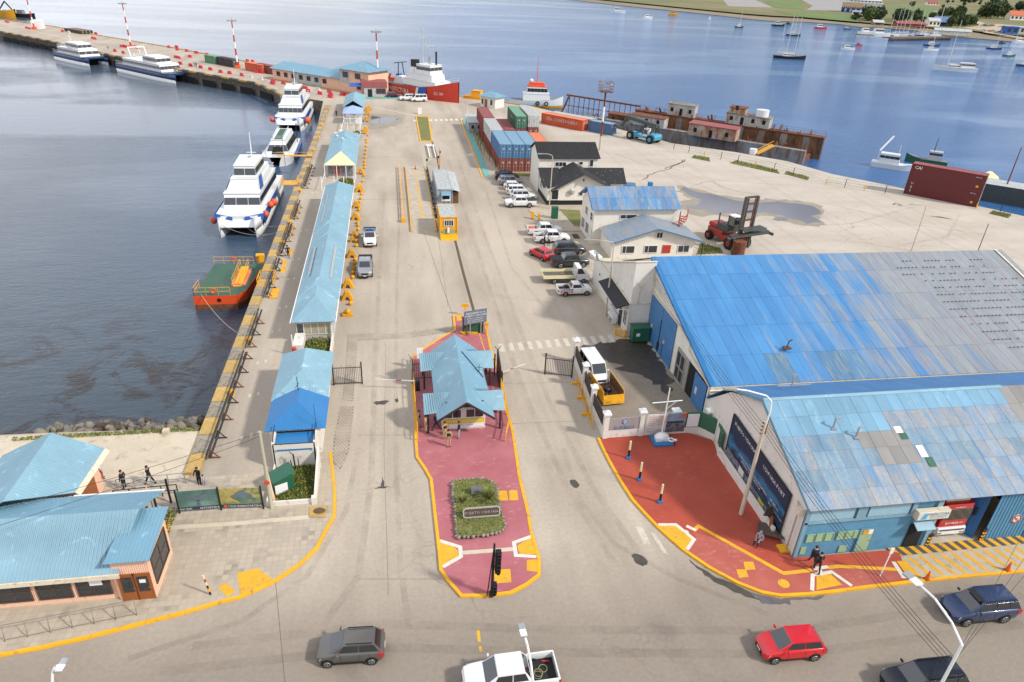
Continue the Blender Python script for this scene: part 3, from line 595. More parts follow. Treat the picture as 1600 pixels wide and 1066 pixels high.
HG=thing('warehouse',(26.9,47.8,0),'big white gable warehouse with weathered bright blue and grey sheet roof','warehouse',w=True)
X0,X1=26.9,68.4;yR,zR,yE,zE=65.3,8.62,47.8,3.75
mat('wall_hangar','#d2cdc2',.7,var=.06,scale=.4,dirt=.15,dirtcol=srgb('#b8ab96'),wave=('Z',.35))
mb=B('wall_hangar')
prof=[(yE+.15,0),(yE+.15,zE-.12),(yR,zR-.12),(74,4.5),(75.6,3.9),(75.6,0)]
vs=[(X0,y,z) for y,z in prof]+[(X1-.4,y,z) for y,z in prof]
mb.add(vs,[tuple(range(6)),tuple(range(11,5,-1))]+[(i,i+6,(i+1)%6+6,(i+1)%6) for i in range(6)]);mb.build('wall',HG)
sl_v=V((0,yR-yE,zR-zE));SLn=sl_v.length
xs=[0.];r_=random.Random(5)
while xs[-1]<X1-X0+.3:xs.append(xs[-1]+(1.05 if len(xs)%3 else 1.1))
colr=[r_.random() for _ in range(60)];colt=[r_.uniform(-.06,.06) for _ in range(60)]
def pk(u,v,i,j):
    return 'sheet_teal' if j==0 and colr[i]<.6 and .1<u<.36 else 'hangar_sheet'
sheet_grid(HG,(X0-.15,yE-.25,zE-.07),(1,0,0),sl_v,0,0,xs,[0,3.7,7.6,11.6,15.4,SLn+.27],pk)
b_=MB();b_.m('sheet_grey');b_.slab([(X1-.1,yR,zR),(X0-.1,yR,zR),(X0-.1,76,3.9),(X1-.1,76,3.9)][::-1],.05);b_.build('roof_panel',HG)
mb=B('fascia');mb.box(X0-.2,X1,yE-.42,yE-.2,zE-.85,zE-.12);mb.cyl((X0-.3,yE-.5,zE-.42),(X1,yE-.5,zE-.42),.07);mb.build('gutter',HG)
mb=B('roof_bright');mb.add([(X0-.2,yE-.3,zE-.02),(X0+.22,yE-.3,zE+.08),(X0+.22,yR,zR+.12),(X0-.2,yR,zR+.05),(X0-.2,yE-.3,zE-.26),(X0-.2,yR,zR-.18)],[(0,1,2,3),(4,0,3,5)]);mb.box(X0-.06,X0+.2,yE-.16,yE+.1,0,zE-.3);mb.build('barge_board',HG)
mb=B('fascia');mb.box(X1-.25,X1+.02,yE-.3,yR,0,0);mb.add([(X1-.05,yE-.3,zE+.1),(X1+.2,yE-.3,zE+.1),(X1+.2,yR,zR+.2),(X1-.05,yR,zR+.2)],[(0,1,2,3)]);mb.build('barge_board',HG)
mb=B('black_hole');nrm=V((0,-(zR-zE),yR-yE)).normalized();u_=sl_v.normalized()
for j in range(13):
    for i in range(26):
        if r_.random()<.28:continue
        x=X1-1.-i*.45-(2.0 if j>9 else 0);
        if x<X0+25.5+(13-j)*.45:continue
        p=V((x,yE,zE))+u_*(2.6+j*1.15)+nrm*.17
        e=V((.09,0,0));f=u_*.07
        mb.add([p-e-f,p+e-f,p+e+f,p-e+f],[(0,1,2,3)])
stuff(mb.build('vent_slot',HG))
mat('door_blue','#3d6f9f',.6,var=.1,scale=.8,dirt=.15,dirtcol=srgb('#56799a'),wave=('Y',.18))
for a,b in ((63.6,60.1),(60.02,56.5)):
    mb=B('door_blue');mb.box(X0-.12,X0-.02,b,a,.02,5.1);d=mb.build('sliding_door',HG)
    k=MB();k.m('white_paint');k.cyl((X0-.14,(a+b)/2+.6,1.9),(X0-.12,(a+b)/2+.6,1.9),.28,n=14);k.m('red_paint');k.torus((X0-.15,(a+b)/2+.6,1.9),.24,.03,'X',14,4);k.build('sign',d)
mb=B('dark_metal');mb.box(X0-.16,X0-.12,60.0,60.14,.1,3.8);mb.box(X0-.18,X0-.12,59.85,60.3,.3,1.2);mb.box(X0-.15,X0-.12,58.9,58.96,0,2.1);mb.build('door_gap',HG)
mb=B('fascia');mb.tube([(X0-.15,64,5.5),(X0-.15,55.6,5.35),(X0-.15,52.9,4.9),(X0-.15,52.9,4.2),(X0-.15,48,3.4)],.05);mb.build('pipe',HG)
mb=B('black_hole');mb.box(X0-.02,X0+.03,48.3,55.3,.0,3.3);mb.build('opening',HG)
F=frame_pts((X0-.03,55.3,0),(0,-1,0));mb=B('grey_sheet')
pbox(mb,F,0,2.9,0,.12,0,.1);pbox(mb,F,0,2.9,3.0,3.35,0,.1)
for a in (0,.95,1.9,2.78):pbox(mb,F,a,a+.12,.12,3.0,0,.1)
pbox(mb,F,.12,2.8,1.4,1.5,.02,.08);fr=mb.build('framed_door',HG)
for a in (.12,1.07,2.02):
    for b in (.14,1.52):g=MB();g.m('window_glass' if a<2 else 'grey_sheet');pbox(g,F,a,a+.8,b,b+(1.25 if b<1 else 1.45),.0,.03);g.build('pane',fr)
mb=B('door_blue');mb.box(X0-.1,X0-.04,48.35,50.9,.0,3.15);d=mb.build('sliding_door',HG);k=MB();k.m('white_paint');k.box(X0-.13,X0-.1,50.0,50.35,1.2,1.9);k.build('sign',d)
mb=B('rust_grate');p=V((35.56,51.18,5));mb.obox(p+V((0,0,.1)),(.7,.5,.12));mb.bar(p,p+V((.05,0,.75)),.09);mb.bar(p+V((.05,0,.75)),p+V((.35,0,.95)),.09);mb.build('vent_pipe',HG)
FB=thing('fire_station',(26.4,31.2,0),'long blue station building with chalky patched blue roof on the street corner','building',w=True)
fx0,fx1=26.35,46.1;fyE,fzE,fyR,fzR=30.85,4.75,38.8,8.05
mb=B('white_wall')
prof=[(31.2,0),(31.2,4.6),(38.8,7.9),(43.5,5.7),(47.0,2.7),(47.0,0)]
vs=[(fx0,y,z) for y,z in prof]+[(60,y,z) for y,z in prof]
mb.add(vs,[tuple(range(6)),tuple(range(11,5,-1))]+[(i,i+6,(i+1)%6+6,(i+1)%6) for i in range(1,6)]);mb.build('wall',FB)
sv=V((0,fyR-fyE,fzR-fzE));FL=sv.length
xs=[0.]
while xs[-1]<34:xs.append(xs[-1]+.98)
def pk2(u,v,i,j):
    x=i*.98
    if j==5:return 'sheet_light' if x<19.4 else 'sheet_plain'
    if j==4:return 'sheet_light' if x<8.6 else ('sheet_chalk' if x<19.4 else 'sheet_plain')
    if j in (2,3):
        if 5.7<x<9.4 and j==3 or 6.4<x<9.4 and j==2:return 'sheet_plain'
        if x<2:return 'sheet_chalk' if i%2 else 'sheet_steel'
        if x>14.6:return 'sheet_chalk' if r_.random()<.3 else 'sheet_steel'
        return 'sheet_steel'
    if j==1:return 'sheet_chalk' if x>4 else 'sheet_steel'
    return 'sheet_chalk'
sheet_grid(FB,(fx0-.2,fyE-.1,fzE-.04),(1,0,0),sv,0,0,xs,[0,1.35,2.9,4.3,5.6,7.2,FL+.1],pk2)
mb=B('sheet_deep');mb.slab([(fx0-.2,fyR,fzR+.02),(60,fyR,fzR+.02),(60,43.6,6.1),(fx0-.2,43.6,6.1)],.06);mb.build('roof_panel',FB)
mb=B('sheet_deep');mb.slab([(fx0-.2,43.6,6.1),(60,43.6,6.1),(60,47.1,2.85),(fx0-.2,47.1,2.85)],.06);mb.build('roof_panel',FB)
mb=B('roof_sky');mb.slab([(fx0-.2,fyR-.22,fzR+.06),(fx1,fyR-.22,fzR+.06),(fx1,fyR,fzR+.16),(fx0-.2,fyR,fzR+.16)],.05);mb.slab([(fx0-.2,fyR,fzR+.16),(fx1,fyR,fzR+.16),(fx1,fyR+.2,fzR+.05),(fx0-.2,fyR+.2,fzR+.05)],.05);mb.build('ridge_cap',FB)
mb=B('roof_sky2')
mb.slab([(fx0-.24,fyE-.1,fzE-.22),(fx0-.24,fyE-.1,fzE+.04),(fx0-.24,fyR,fzR+.12),(fx0-.24,fyR,fzR-.2)],.05);mb.slab([(fx0-.24,fyR,fzR-.2),(fx0-.24,fyR,fzR+.12),(fx0-.24,43.6,6.16),(fx0-.24,43.6,5.9)],.05);mb.build('barge_board',FB)
mb=B('grey_sheet');mb.box(fx0,60,fyE-.12,fyE-.02,fzE-.18,fzE-.08);mb.build('gutter',FB)
for x,y0,y1,m in ((36.1,33.6,34.5,'white_gloss'),(36.35,32.9,33.6,'green_paint'),(35.2,35.5,36.0,'white_gloss'),(35.35,35.0,35.5,'green_paint')):
    z=lambda y:fzE+(y-fyE)*(fzR-fzE)/(fyR-fyE)+.13
    mb=MB();mb.m(m);mb.slab([(x,y0,z(y0)),(x+.55,y0,z(y0)),(x+.55,y1,z(y1)),(x,y1,z(y1))],.03);mb.build('skylight_patch',FB)
for x,y in ((30.5,36.2),(31.9,35.4)):
    z=fzE+(y-fyE)*(fzR-fzE)/(fyR-fyE);mb=B('galv');mb.cyl((x,y,z),(x,y,z+1.0),.07);mb.cyl((x,y,z+.95),(x+.35,y,z+1.1),.07);mb.obox((x,y,z+.12),(.4,.4,.05));mb.build('chimney',FB)
p=V((30.5,42,6.9));mb=B('galv');mb.cyl(p,p+V((0,0,1.1)),.05);mb.bar(p+V((-1.2,0,.15)),p+V((1.6,0,.15)),.12,.05);mb.obox(p+V((0,0,1.0)),(.3,.1,.3));mb.build('aerial',FB)
mat('block_blue','#6b9db9',.65,var=.06,rnd=.06,dirt=.08,dirtcol=srgb('#6a9ab4'));mat('block_joint','#4f83a0',.7)
mat('trans_sheet','#8db0c0',.5,var=.05,scale=1,wave=('X',.1));mat('pale_green','#8aa784',.6,var=.06)
mb=B('block_joint');mb.box(fx0,36.4,31.14,31.25,0,4.62);mb.build('facade',FB)
bm_=MB();bm_.m('block_blue');bm_.box(-.2,.2,-.02,.02,-.095,.095);blk=bm_.build('block',FB);bmesh_=blk.data;blk.location=(.4,-.06,.14);first=True;cnt=0
small=MB();small.m('block_blue')
for j in range(15):
    for i in range(25):
        x=fx0+.22+i*.405+(j%2)*.2;z=.12+j*.2
        if x>36.2:continue
        if (30.7<x<32.2 and z<2.4) or (34.4<x<36.0 and z<2.3) or (26.8<x<31 and 1.35<z<2.2):continue
        if cnt<290:part_from(bmesh_,'block',FB,(x-26.4,-.075,z));cnt+=1
        else:small.box(x-.2,x+.2,31.105,31.145,z-.095,z+.095)
if small.v:stuff(small.build('block',FB))
mb=B('trans_sheet');mb.box(fx0+.3,29.9,31.06,31.12,3.35,4.55);mb.build('wall_sheet',FB)
mb=B('trans_sheet');mb.box(31.0,34.1,31.06,31.12,3.35,4.55);mb.build('wall_sheet',FB)
mb=B('roof_sky');mb.box(fx0,36.3,31.0,31.1,3.12,3.3);mb.box(fx0-.02,fx0+.22,31.0,31.12,0,4.6);mb.box(34.25,34.6,31.0,31.1,3.3,4.6);mb.box(36.2,36.6,31.0,31.25,0,4.6);mb.box(30.1,30.8,31.0,31.1,3.3,4.6);mb.build('trim',FB)
for a in (26.95,27.65,28.35,29.25,29.9,30.5):window(FB,(a,31.12,1.45),(1,0,0),.55,.62,1,1,'pale_green','pale_green',fw=.03)
door(FB,(30.95,31.1,.12),(1,0,0),1.0,2.05,'pale_green',fm='block_joint')
mb=B('yellow_paint');mb.box(31.1,31.5,31.0,31.03,1.75,2.15);mb.m('white_gloss');mb.box(31.52,31.85,31.0,31.03,1.75,2.15);mb.build('notice',FB)
for q in ((29.7,30.3,.15,.75),(26.75,27.15,.3,.95)):mb=B('pale_green');mb.box(q[0],q[1],31.07,31.12,q[2],q[3]);mb.build('vent_cover',FB)
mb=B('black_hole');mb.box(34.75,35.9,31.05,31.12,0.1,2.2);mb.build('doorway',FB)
mb=B('roof_sky');mb.slab([(34.7,30.35,2.3),(36.15,30.35,2.3),(36.15,31.05,2.65),(34.7,31.05,2.65)],.05);mb.build('canopy',FB)
sg=MB();sg.m('fascia');sg.box(34.5,37.0,30.62,31.0,3.0,3.75);sgo=sg.build('signboard',FB)
mat('sign_face','#c5c9c2',.5,var=.03);mat('sign_blue','#5c9cc0',.5);mat('ink','#2d3c48',.6)
sg=MB();sg.m('sign_face');sg.box(34.56,36.94,30.59,30.62,3.05,3.7);sg.m('sign_blue');sg.slab([(34.75,30.585,3.1),(35.2,30.585,3.1),(35.3,30.585,3.62),(34.95,30.585,3.62)],.004)
sg.m('ink');sg.text('PREFECTURA',.27,(36.1,30.58,3.42),(1,0,0),(0,0,1),.004);sg.text('NAVAL ARGENTINA',.15,(36.1,30.58,3.25),(1,0,0),(0,0,1),.004);sg.text('ESTACION DE SALVAMENTO',.09,(36.1,30.58,3.12),(1,0,0),(0,0,1),.004);sg.build('sign_face',sgo)
mb=B('paver');mb.poly([(36.6,31.1),(46,31.1),(46,38),(36.6,38)],.1);mb.build('bay_floor',FB)
mat('door_corr','#4a7f9f',.5,var=.06,scale=1);mat('door_corr_dark','#1f5f96',.5,var=.06)
def corr(mb,F,w,h,m,per=.28,d=.05):
    mb.m(m);n=int(w/per)
    for i in range(n):pbox(mb,F,i*per,i*per+per*.72,0,h,.0,d);pbox(mb,F,i*per+per*.72,(i+1)*per,0,h,-.02,d*.35)
mb=MB();corr(mb,frame_pts((39.55,31.95+1.6,.05),(1.1,-2.4,0)),2.6,4.3,'door_corr_dark');mb.build('folding_door',FB)
F=frame_pts((41.2,31.1,.05),(1,0,0));mb=MB();corr(mb,F,3.4,4.4,'door_corr');d=mb.build('folding_door',FB)
k=MB();k.m('white_paint');k.cyl((43.3,31.04,1.9),(43.3,31.0,1.9),.4,n=20);k.m('red_paint');k.torus((43.3,30.99,1.9),.34,.05,'Y',20,4,.4);k.bar((43.08,30.98,2.12),(43.52,30.98,1.68),.06,.02);k.m('ink');k.box(43.15,43.45,30.985,30.995,1.88,1.93);k.build('sign',d)
F=frame_pts((44.6,31.1,.05),(1,0,0));mb=MB();corr(mb,F,5,4.4,'door_corr_dark');mb.build('folding_door',FB)
for x in (36.62,41.02):
    k=MB();k.m('dark_metal');k.box(x-.1,x+.22,30.96,31.04,.05,1.2);k.m('yellow_metal')
    for z in (.2,.5,.8):k.slab([(x-.1,30.955,z),(x+.06,30.955,z-.1),(x+.22,30.955,z),(x+.22,30.955,z+.14),(x+.06,30.955,z+.04),(x-.1,30.955,z+.14)],.006)
    k.build('corner_guard',FB)
mb=B('galv');mb.tube([(fx0-.3,31.6,0),(fx0-.3,31.6,4.0),(fx0-.1,32.2,4.2)],.06,8);mb.m('fascia');mb.box(fx0-.45,fx0-.02,31.3,31.75,3.7,4.2);mb.build('drainpipe',FB)
FT=thing('fire_truck',(38.75,33.3,.1),'red and white fire truck parked nose out in the station doorway','fire truck',rz=0)
mat('truck_red','#b01022',.25,var=.03,coat=.6)
x0,x1=-1.2,1.2
mb=B('truck_red');mb.prism([(x0,-1.55),(x0+.1,-1.75),(x1-.1,-1.75),(x1,-1.55),(x1,4.5),(x0,4.5)],1.05,3.15);mb.build('cab',FT,bevel=.06)
mb=B('white_gloss');mb.prism([(x0-.03,-1.58),(x0+.08,-1.86),(x1-.08,-1.86),(x1+.03,-1.58),(x1+.03,1),(x0-.03,1)],.38,1.02);mb.build('bumper',FT,bevel=.05)
mb=B('window_glass');mb.box(x0+.12,x1-.12,-1.79,-1.74,1.75,2.72);mb.build('windscreen',FT)
mb=B('ink');mb.box(x0+.2,x1-.2,-1.88,-1.85,.78,.9);mb.build('grille',FT)
for s_ in (-1,1):
    mb=B('galv');mb.box(s_*.95-.2,s_*.95+.2,-1.89,-1.85,.5,.68);mb.build('headlight',FT)
    mb=B('rubber');mb.cyl((s_*1.15,-.3,.5),(s_*.85,-.3,.5),.5,n=18);mb.build('wheel',FT)
    mb=B('dark_metal');mb.bar((s_*1.2,-1.5,2.7),(s_*1.5,-1.7,2.6),.05);mb.box(s_*1.5-.09,s_*1.5+.09,-1.75,-1.68,1.95,2.6);mb.build('mirror',FT)
mb=B('white_gloss');mb.text('BOMBEROS',.28,(0,-1.77,1.35),(1,0,0),(0,0,1),.03);mb.text('BOMBEROS',.16,(0,-1.77,2.85),(1,0,0),(0,0,1),.03);mb.build('lettering',FT)
mb=B('cream');mb.box(-.95,.95,-1.4,-.9,3.16,3.34);mb.build('light_bar',FT)
AN=thing('annexe',(24.6,64,0),'white building with a sloping parapet and black awning beside the warehouse doors','building',w=True)
mb=B('white_wall');mb.add([(24.6,63.8,0),(24.6,63.8,8.7),(24.6,73.6,4.7),(24.6,78.4,3.1),(24.6,78.4,0),(26.88,63.8,0),(26.88,63.8,8.7),(26.88,73.6,4.7),(26.88,78.4,3.1),(26.88,78.4,0)],
    [(0,1,2,3,4),(9,8,7,6,5),(5,6,1,0),(1,6,7,2),(2,7,8,3),(3,8,9,4)]);mb.build('wall',AN)
mb=B('fascia')
for a,b in (((63.7,8.74),(73.6,4.74)),((73.6,4.74),(78.5,3.14))):mb.slab([(24.5,a[0],a[1]),(26.88,a[0],a[1]),(26.88,b[0],b[1]),(24.5,b[0],b[1])],-.12)
mb.build('coping',AN)
mb=B('fascia');mb.cyl((24.5,63.7,4.0),(24.5,75.5,4.05),.06);mb.cyl((24.5,63.7,4.0),(24.5,63.7,0),.05);mb.box(24.6,26.88,63.7,63.78,3.9,4.0);mb.box(25.2,25.6,63.55,63.78,6.0,6.3);mb.cyl((25.4,63.68,6.0),(25.2,63.68,4.0),.06);mb.build('gutter',AN)
mb=B('asphalt_blk');mb.slab([(23.15,71.4,3.3),(23.15,64.3,3.2),(24.5,63.8,3.9),(24.5,71.1,3.9)],.08);aw=mb.build('awning',AN)
mb=B('white_gloss');mb.bar((23.2,64.35,3.12),(24.5,63.85,3.2),.06);mb.bar((23.2,71.3,3.2),(23.2,64.3,3.1),.06);mb.bar((23.2,71.3,3.2),(24.5,71.3,3.2),.06);mb.build('awning_frame',aw)
window(AN,(24.58,65.3,1.0),(0,-1,0),1.0,1.6,2,1);door(AN,(24.58,66.9,.1),(0,-1,0),.9,2.1,'dark_metal')
window(AN,(24.58,69.8,1.0),(0,-1,0),1.6,1.3,3,1);window(AN,(24.58,75.6,2.2),(0,-1,0),.4,.4,1,1)
mb=B('white_gloss');mb.box(23.7,24.4,66.6,68.2,.75,1.05);mb.box(23.8,24.3,66.7,66.8,.1,.75);mb.box(23.8,24.3,68.0,68.1,.1,.75);tag(mb.build('bench'),'white bench under the black awning of the annexe','bench')
mb=B('galv');mb.sphere((24.3,76.4,4.4),.45,12,1,.35,1);mb.bar((24.3,76.4,4.4),(24.6,76.4,3.9),.05);tag(mb.build('satellite_dish'),'grey round dish on the wall of the white annexe','dish')
t=thing('utility_cabinet',(25.65,62.7,0),'dark green metal cabinet against the warehouse corner by the crosswalk','cabinet')
mb=B('green_paint');mb.box(-.95,.95,-.5,.5,.15,1.75);mb.build('body',t,.03);mb=B('dark_metal');mb.box(-.8,-.6,-.4,.4,0,.15);mb.box(.6,.8,-.4,.4,0,.15);mb.build('foot',t);mb=B('green_paint');mb.slab([(-1.05,-.6,1.78),(1.05,-.6,1.78),(1.05,.6,1.86),(-1.05,.6,1.86)],.05);mb.build('lid',t);mb=B('white_gloss');mb.box(-.55,-.15,-.53,-.5,.8,1.15);mb.build('notice',t)
mb=B('yellow_metal');p0,p1=V((23.46,64.27,0)),V((24.31,63.46,0))
for z in (.15,.8):mb.bar(p0+V((0,0,z)),p1+V((0,0,z)),.16)
for p in (p0,p1):mb.bar(p,p+V((0,0,.88)),.16)
tag(mb.build('barrier'),'orange yellow frame barrier on the kerb by the green cabinet','barrier')
GB=thing('guardhouse',(5.2,48,0.12),'blue cross-gabled guard building with dark posts in the middle of the entrance island','building',w=True)
B0=.12
mb=B('white_wall');mb.box(3.3,7.0,48.3,56.8,B0,2.3);mb.add([(2.9,48.3,2.3),(7.45,48.3,2.3),(5.2,48.3,4.0),(2.9,48.5,2.3),(7.45,48.5,2.3),(5.2,48.5,4.0)],[(0,1,2),(5,4,3),(0,2,5,3),(1,4,5,2)]);mb.build('wall',GB)
eL,eR,ya,yb,ze,zr,xr=2.78,7.55,46.65,58.1,2.22,4.1,5.19
roof_face(GB,[(eL,yb,ze),(eL,ya,ze),(xr,46.3,zr),(xr,yb,zr)],'roof_sky',.28)
roof_face(GB,[(eR,ya,ze),(eR,yb,ze),(xr,yb,zr),(xr,46.3,zr)],'roof_sky2',.28)
for (xa,xb_,s_) in ((1.78,4.35,1),(8.6,5.95,-1)):
    for (y0,yr,y1) in ((47.8,49.3,50.8),(54.75,56.2,57.65)):
        xe=xr-s_*(xr-(eL if s_>0 else 2*xr-eR)) ;xin=(eL if s_>0 else eR)
        q1=[(xa,y0,2.1),(xin,y0,2.22),(xb_,yr,3.24),(xa,yr,3.24)];q2=[(xin,y1,2.22),(xa,y1,2.1),(xa,yr,3.24),(xb_,yr,3.24)]
        if s_<0:q1=[q1[1],q1[0],q1[3],q1[2]];q2=[q2[1],q2[0],q2[3],q2[2]]
        roof_face(GB,[Vector(p)+V((0,0,.02)) for p in q1],'roof_sky',.2,.03);roof_face(GB,[Vector(p)+V((0,0,.02)) for p in q2],'roof_sky',.2,.03)
        for yy in (y0+.25,y1-.25):
            mb=B('wood_dark');mb.box(xa+s_*.35-.08,xa+s_*.35+.08,yy-.08,yy+.08,B0,2.15);mb.build('post',GB)
mb=B('wood_dark')
mb.bar((eL-.02,46.62,ze-.06),(xr,46.28,zr-.02),.1,.16);mb.bar((eR+.02,46.62,ze-.06),(xr,46.28,zr-.02),.1,.16);mb.build('barge_board',GB)
mb=B('wood_dark')
mb.bar((3.4,48.22,2.45),(7.0,48.22,2.45),.1,.12)
for x in (4.2,4.7,5.2,5.7,6.2):mb.bar((5.2,48.2,2.5),(5.2+(x-5.2)*1.6,48.2,2.5+(1.3 if x==5.2 else 1.0-abs(x-5.2)*.5)),.07,.06)
mb.build('truss',GB)
for x in (3.45,5.35):window(GB,(x,48.28,1.35),(1,0,0),1.45,.8,2,1,'white_gloss')
mat('banner_yellow','#cdb92e',.5);mb=B('banner_yellow');mb.box(3.4,6.9,48.24,48.28,.75,1.2);mb.m('white_gloss');mb.box(3.4,6.9,48.24,48.28,.3,.72)
mb.m('white_gloss');mb.text('CONTROL DE ACCESO',.24,(5.0,48.24,.88),(1,0,0),(0,0,1),.005);mb.m('yellow_paint');mb.box(3.45,3.85,48.235,48.24,.35,.68);mb.m('ink');mb.text('PUERTO USHUAIA',.16,(5.3,48.24,.5),(1,0,0),(0,0,1),.005);mb.build('banner',GB)
for y in (50.5,53.3):window(GB,(7.02,y,1.2),(0,1,0),1.4,.9,2,1);window(GB,(3.28,y+1.4,1.2),(0,-1,0),1.4,.9,2,1)
mb=B('dark_metal');z=lambda x:zr-(x-xr)*(zr-ze)/(eR-xr)+.06
mb.bar((5.6,55.2,z(5.6)),(7.35,52.8,z(7.35)),.06);mb.bar((7.0,53.2,z(7.0)),(7.0,53.2,z(7.0)+.8),.05);mb.bar((6.7,53.2,z(7)+.55),(7.3,53.2,z(7)+.5),.03);mb.build('antenna',GB)
def ridge_roof(parent,x0,x1,y0,y1,ze,zr,hs=0.,hn=0.,m='roof_sky',mS=None,rib=.3):
    xm=(x0+x1)/2;a=(x0,y0,ze);b=(x1,y0,ze);c=(x1,y1,ze);d=(x0,y1,ze);r0=(xm,y0+hs,zr);r1=(xm,y1-hn,zr)
    roof_face(parent,[d,a,r0,r1],m,rib);roof_face(parent,[b,c,r1,r0],m,rib)
    if hs:roof_face(parent,[a,b,r0],mS or m,.25)
    if hn:roof_face(parent,[c,d,r1],m,.25)
KW=thing('kiosk_row',(-8.7,65,0),'longest of the low blue-roofed quay kiosks, a single long roof with stepped hips','building',w=True)
kx0,kx1=-10.75,-6.45
mat('kiosk_wall','#b9b6b0',.6,var=.08,dirt=.2)
mb=B('kiosk_wall');mb.box(kx0+.35,kx1-.3,65.2,112,0,2.6);mb.build('wall',KW)
ridge_roof(KW,kx0,kx1,64.6,71.2,2.6,3.7,4.2,0)
ridge_roof(KW,kx0+.05,kx1+.15,70.0,87.0,2.66,3.95,3.2,0,'roof_sky')
ridge_roof(KW,kx0+.05,kx1+.1,85.6,91,2.7,4.0,2.4,0,'roof_sky')
ridge_roof(KW,kx0-.02,kx1+.05,89.8,112.8,2.74,4.05,2.8,2.2,'roof_sky')
for (x,y0,y1) in ((-7.4,74,84),(-9.9,75,84),(-9.9,93,106)):
    mb=B('grey_panel');z=lambda x:2.74+(2.2-abs(x+8.6))/2.2*1.28+.06
    mb.slab([(x-.12,y0,z(x-.12)),(x+.12,y0,z(x+.12)),(x+.12,y1,z(x+.12)),(x-.12,y1,z(x-.12))],.02);mb.build('roof_joint',KW)
mb=B('white_gloss');mb.cyl((kx0-.08,64.6,2.56),(kx0-.08,112,2.7),.06);mb.cyl((kx1+.12,64.6,2.56),(kx1+.15,112,2.7),.06);mb.build('gutter',KW)
F=frame_pts((kx0+.4,65.18,.9),(1,0,0))
mat('pink_glass','#c9636a',.4);mat('tan_glass','#a39a80',.35)
for i in range(5):
    f=window(KW,(kx0+.45+i*.72,65.18,.95),(1,0,0),.62,1.25,1,1,'white_gloss','window_glass' if i==0 else 'tan_glass',fw=.04)
mb=B('pink_glass');mb.box(kx0+.4,kx1-.4,65.1,65.16,2.25,2.5);mb.build('top_band',KW)
for i in range(14):
    y=66.2+i*3.3;window(KW,(kx1-.28,y,.9),(0,1,0),2.4,1.2,3,1,'white_gloss',fw=.05);window(KW,(kx0+.33,y+2.4,.9),(0,-1,0),2.4,1.2,3,1,'white_gloss',fw=.05)
def shrub_bed(name,x0,x1,y0,y1,h,n,parent=None,cols=('leaf_dark','leaf_mid','flower_yellow'),seed=1,zb=.1,size=.09):
    rb=random.Random(seed);mb=MB()
    for i in range(n):
        x,y=rb.uniform(x0,x1),rb.uniform(y0,y1);z=zb+h*rb.random()**.6*(1-.5*abs((x-(x0+x1)/2)/((x1-x0)/2))**3)
        k=rb.random();mb.m(cols[0] if k<.5 else (cols[1] if k<.86 else cols[2]));s=size*rb.uniform(.5,1.2)
        v=V((rb.gauss(0,1),rb.gauss(0,1),rb.gauss(0,.6))).normalized();a=v.orthogonal().normalized()*s;b=v.cross(a).normalized()*s*.6;p=V((x,y,z))
        mb.add([p-a,p-b,p+a,p+b],[(0,1,2,3)])
    return mb
mat('leaf_dark','#43561f',.7,var=.3,scale=3);mat('leaf_mid','#6b7a33',.7,var=.3,scale=3);mat('flower_yellow','#b39a2c',.7);mat('leaf_straw','#8b8654',.8,var=.2)
o=shrub_bed('flower_bed',-9.5,-7.0,61.6,64.7,.9,3500,seed=4,zb=0).build('flower_bed');tag(o,'overgrown flower bed with yellow blooms between two blue-roofed kiosks','plants',kind='stuff')
mb=B('white_wall');mb.box(-10.5,-9.5,62.4,65.0,0,1.2);mb.box(-6.85,-6.7,61.5,65,0,1.0);mb.m('white_gloss');mb.box(-10.5,-10.4,62.3,62.4,0,2.4);mb.box(-6.9,-6.8,64.9,65,0,2.4);tag(mb.build('low_wall'),'low white porch walls round the flower bed at the long kiosk','wall')
mb=B('red_paint');mb.cyl((-10.3,62.0,0),(-10.3,62.0,1.0),.28,.22,12);mb.sphere((-10.3,62,1.05),.22,10);tag(mb.build('litter_bin'),'round red bin beside the white porch wall of the long kiosk','bin')
K2=thing('kiosk',(-9.3,126,0),'mid quay kiosk with torn blue roofing and a cream front gable','building',w=True)
mb=B('kiosk_wall');mb.box(-11.6,-6.9,127.5,150,0,2.5);mb.build('wall',K2)
ridge_roof(K2,-12.1,-6.45,126.2,151.0,2.6,3.95,4.5,2.5,'roof_sky','cream')
mb=B('white_gloss');
for x,y,a in ((-9.4,141,.2),(-9.2,143.5,.5),(-7.6,147,1.2),(-10.7,146,.3)):mb.obox((x,y,3.95-abs(x+9.28)*.46),(.25,2.2,.03),a,0,.43 if x>-9.28 else-.43)
mb.build('loose_flashing',K2)
mb=B('white_gloss')
for x in (-12.0,-9.9,-8.3,-6.6):
    for y in (119,126.3):mb.bar((x,y,0),(x,y,2.5),.12)
mb.bar((-12,119,1.2),(-12,126.3,1.2),.08);mb.bar((-6.6,119,1.2),(-6.6,126.3,1.2),.08);mb.bar((-12,126.3,2.5),(-6.6,126.3,2.5),.12);mb.build('porch_frame',K2)
mat('poster_red','#a84a40',.6,var=.3,scale=4);mat('poster_mix','#7c7a80',.6,var=.5,scale=5)
for i,m in enumerate(('poster_mix','poster_red','poster_mix','poster_mix')):
    mb=MB();mb.m(m);mb.box(-11.5+i*1.15,-10.6+i*1.15,127.35,127.45,.4,2.2);mb.build('poster',K2)
o=shrub_bed('flower_bed',-9.6,-6.9,119.4,124.5,.8,1500,seed=9,zb=0,size=.16).build('flower_bed');tag(o,'green planting in front of the kiosk with the cream gable','plants',kind='stuff')
K3=thing('kiosk',(-8.9,181,0),'farthest blue-roofed quay kiosk next to the turning circle','building',w=True)
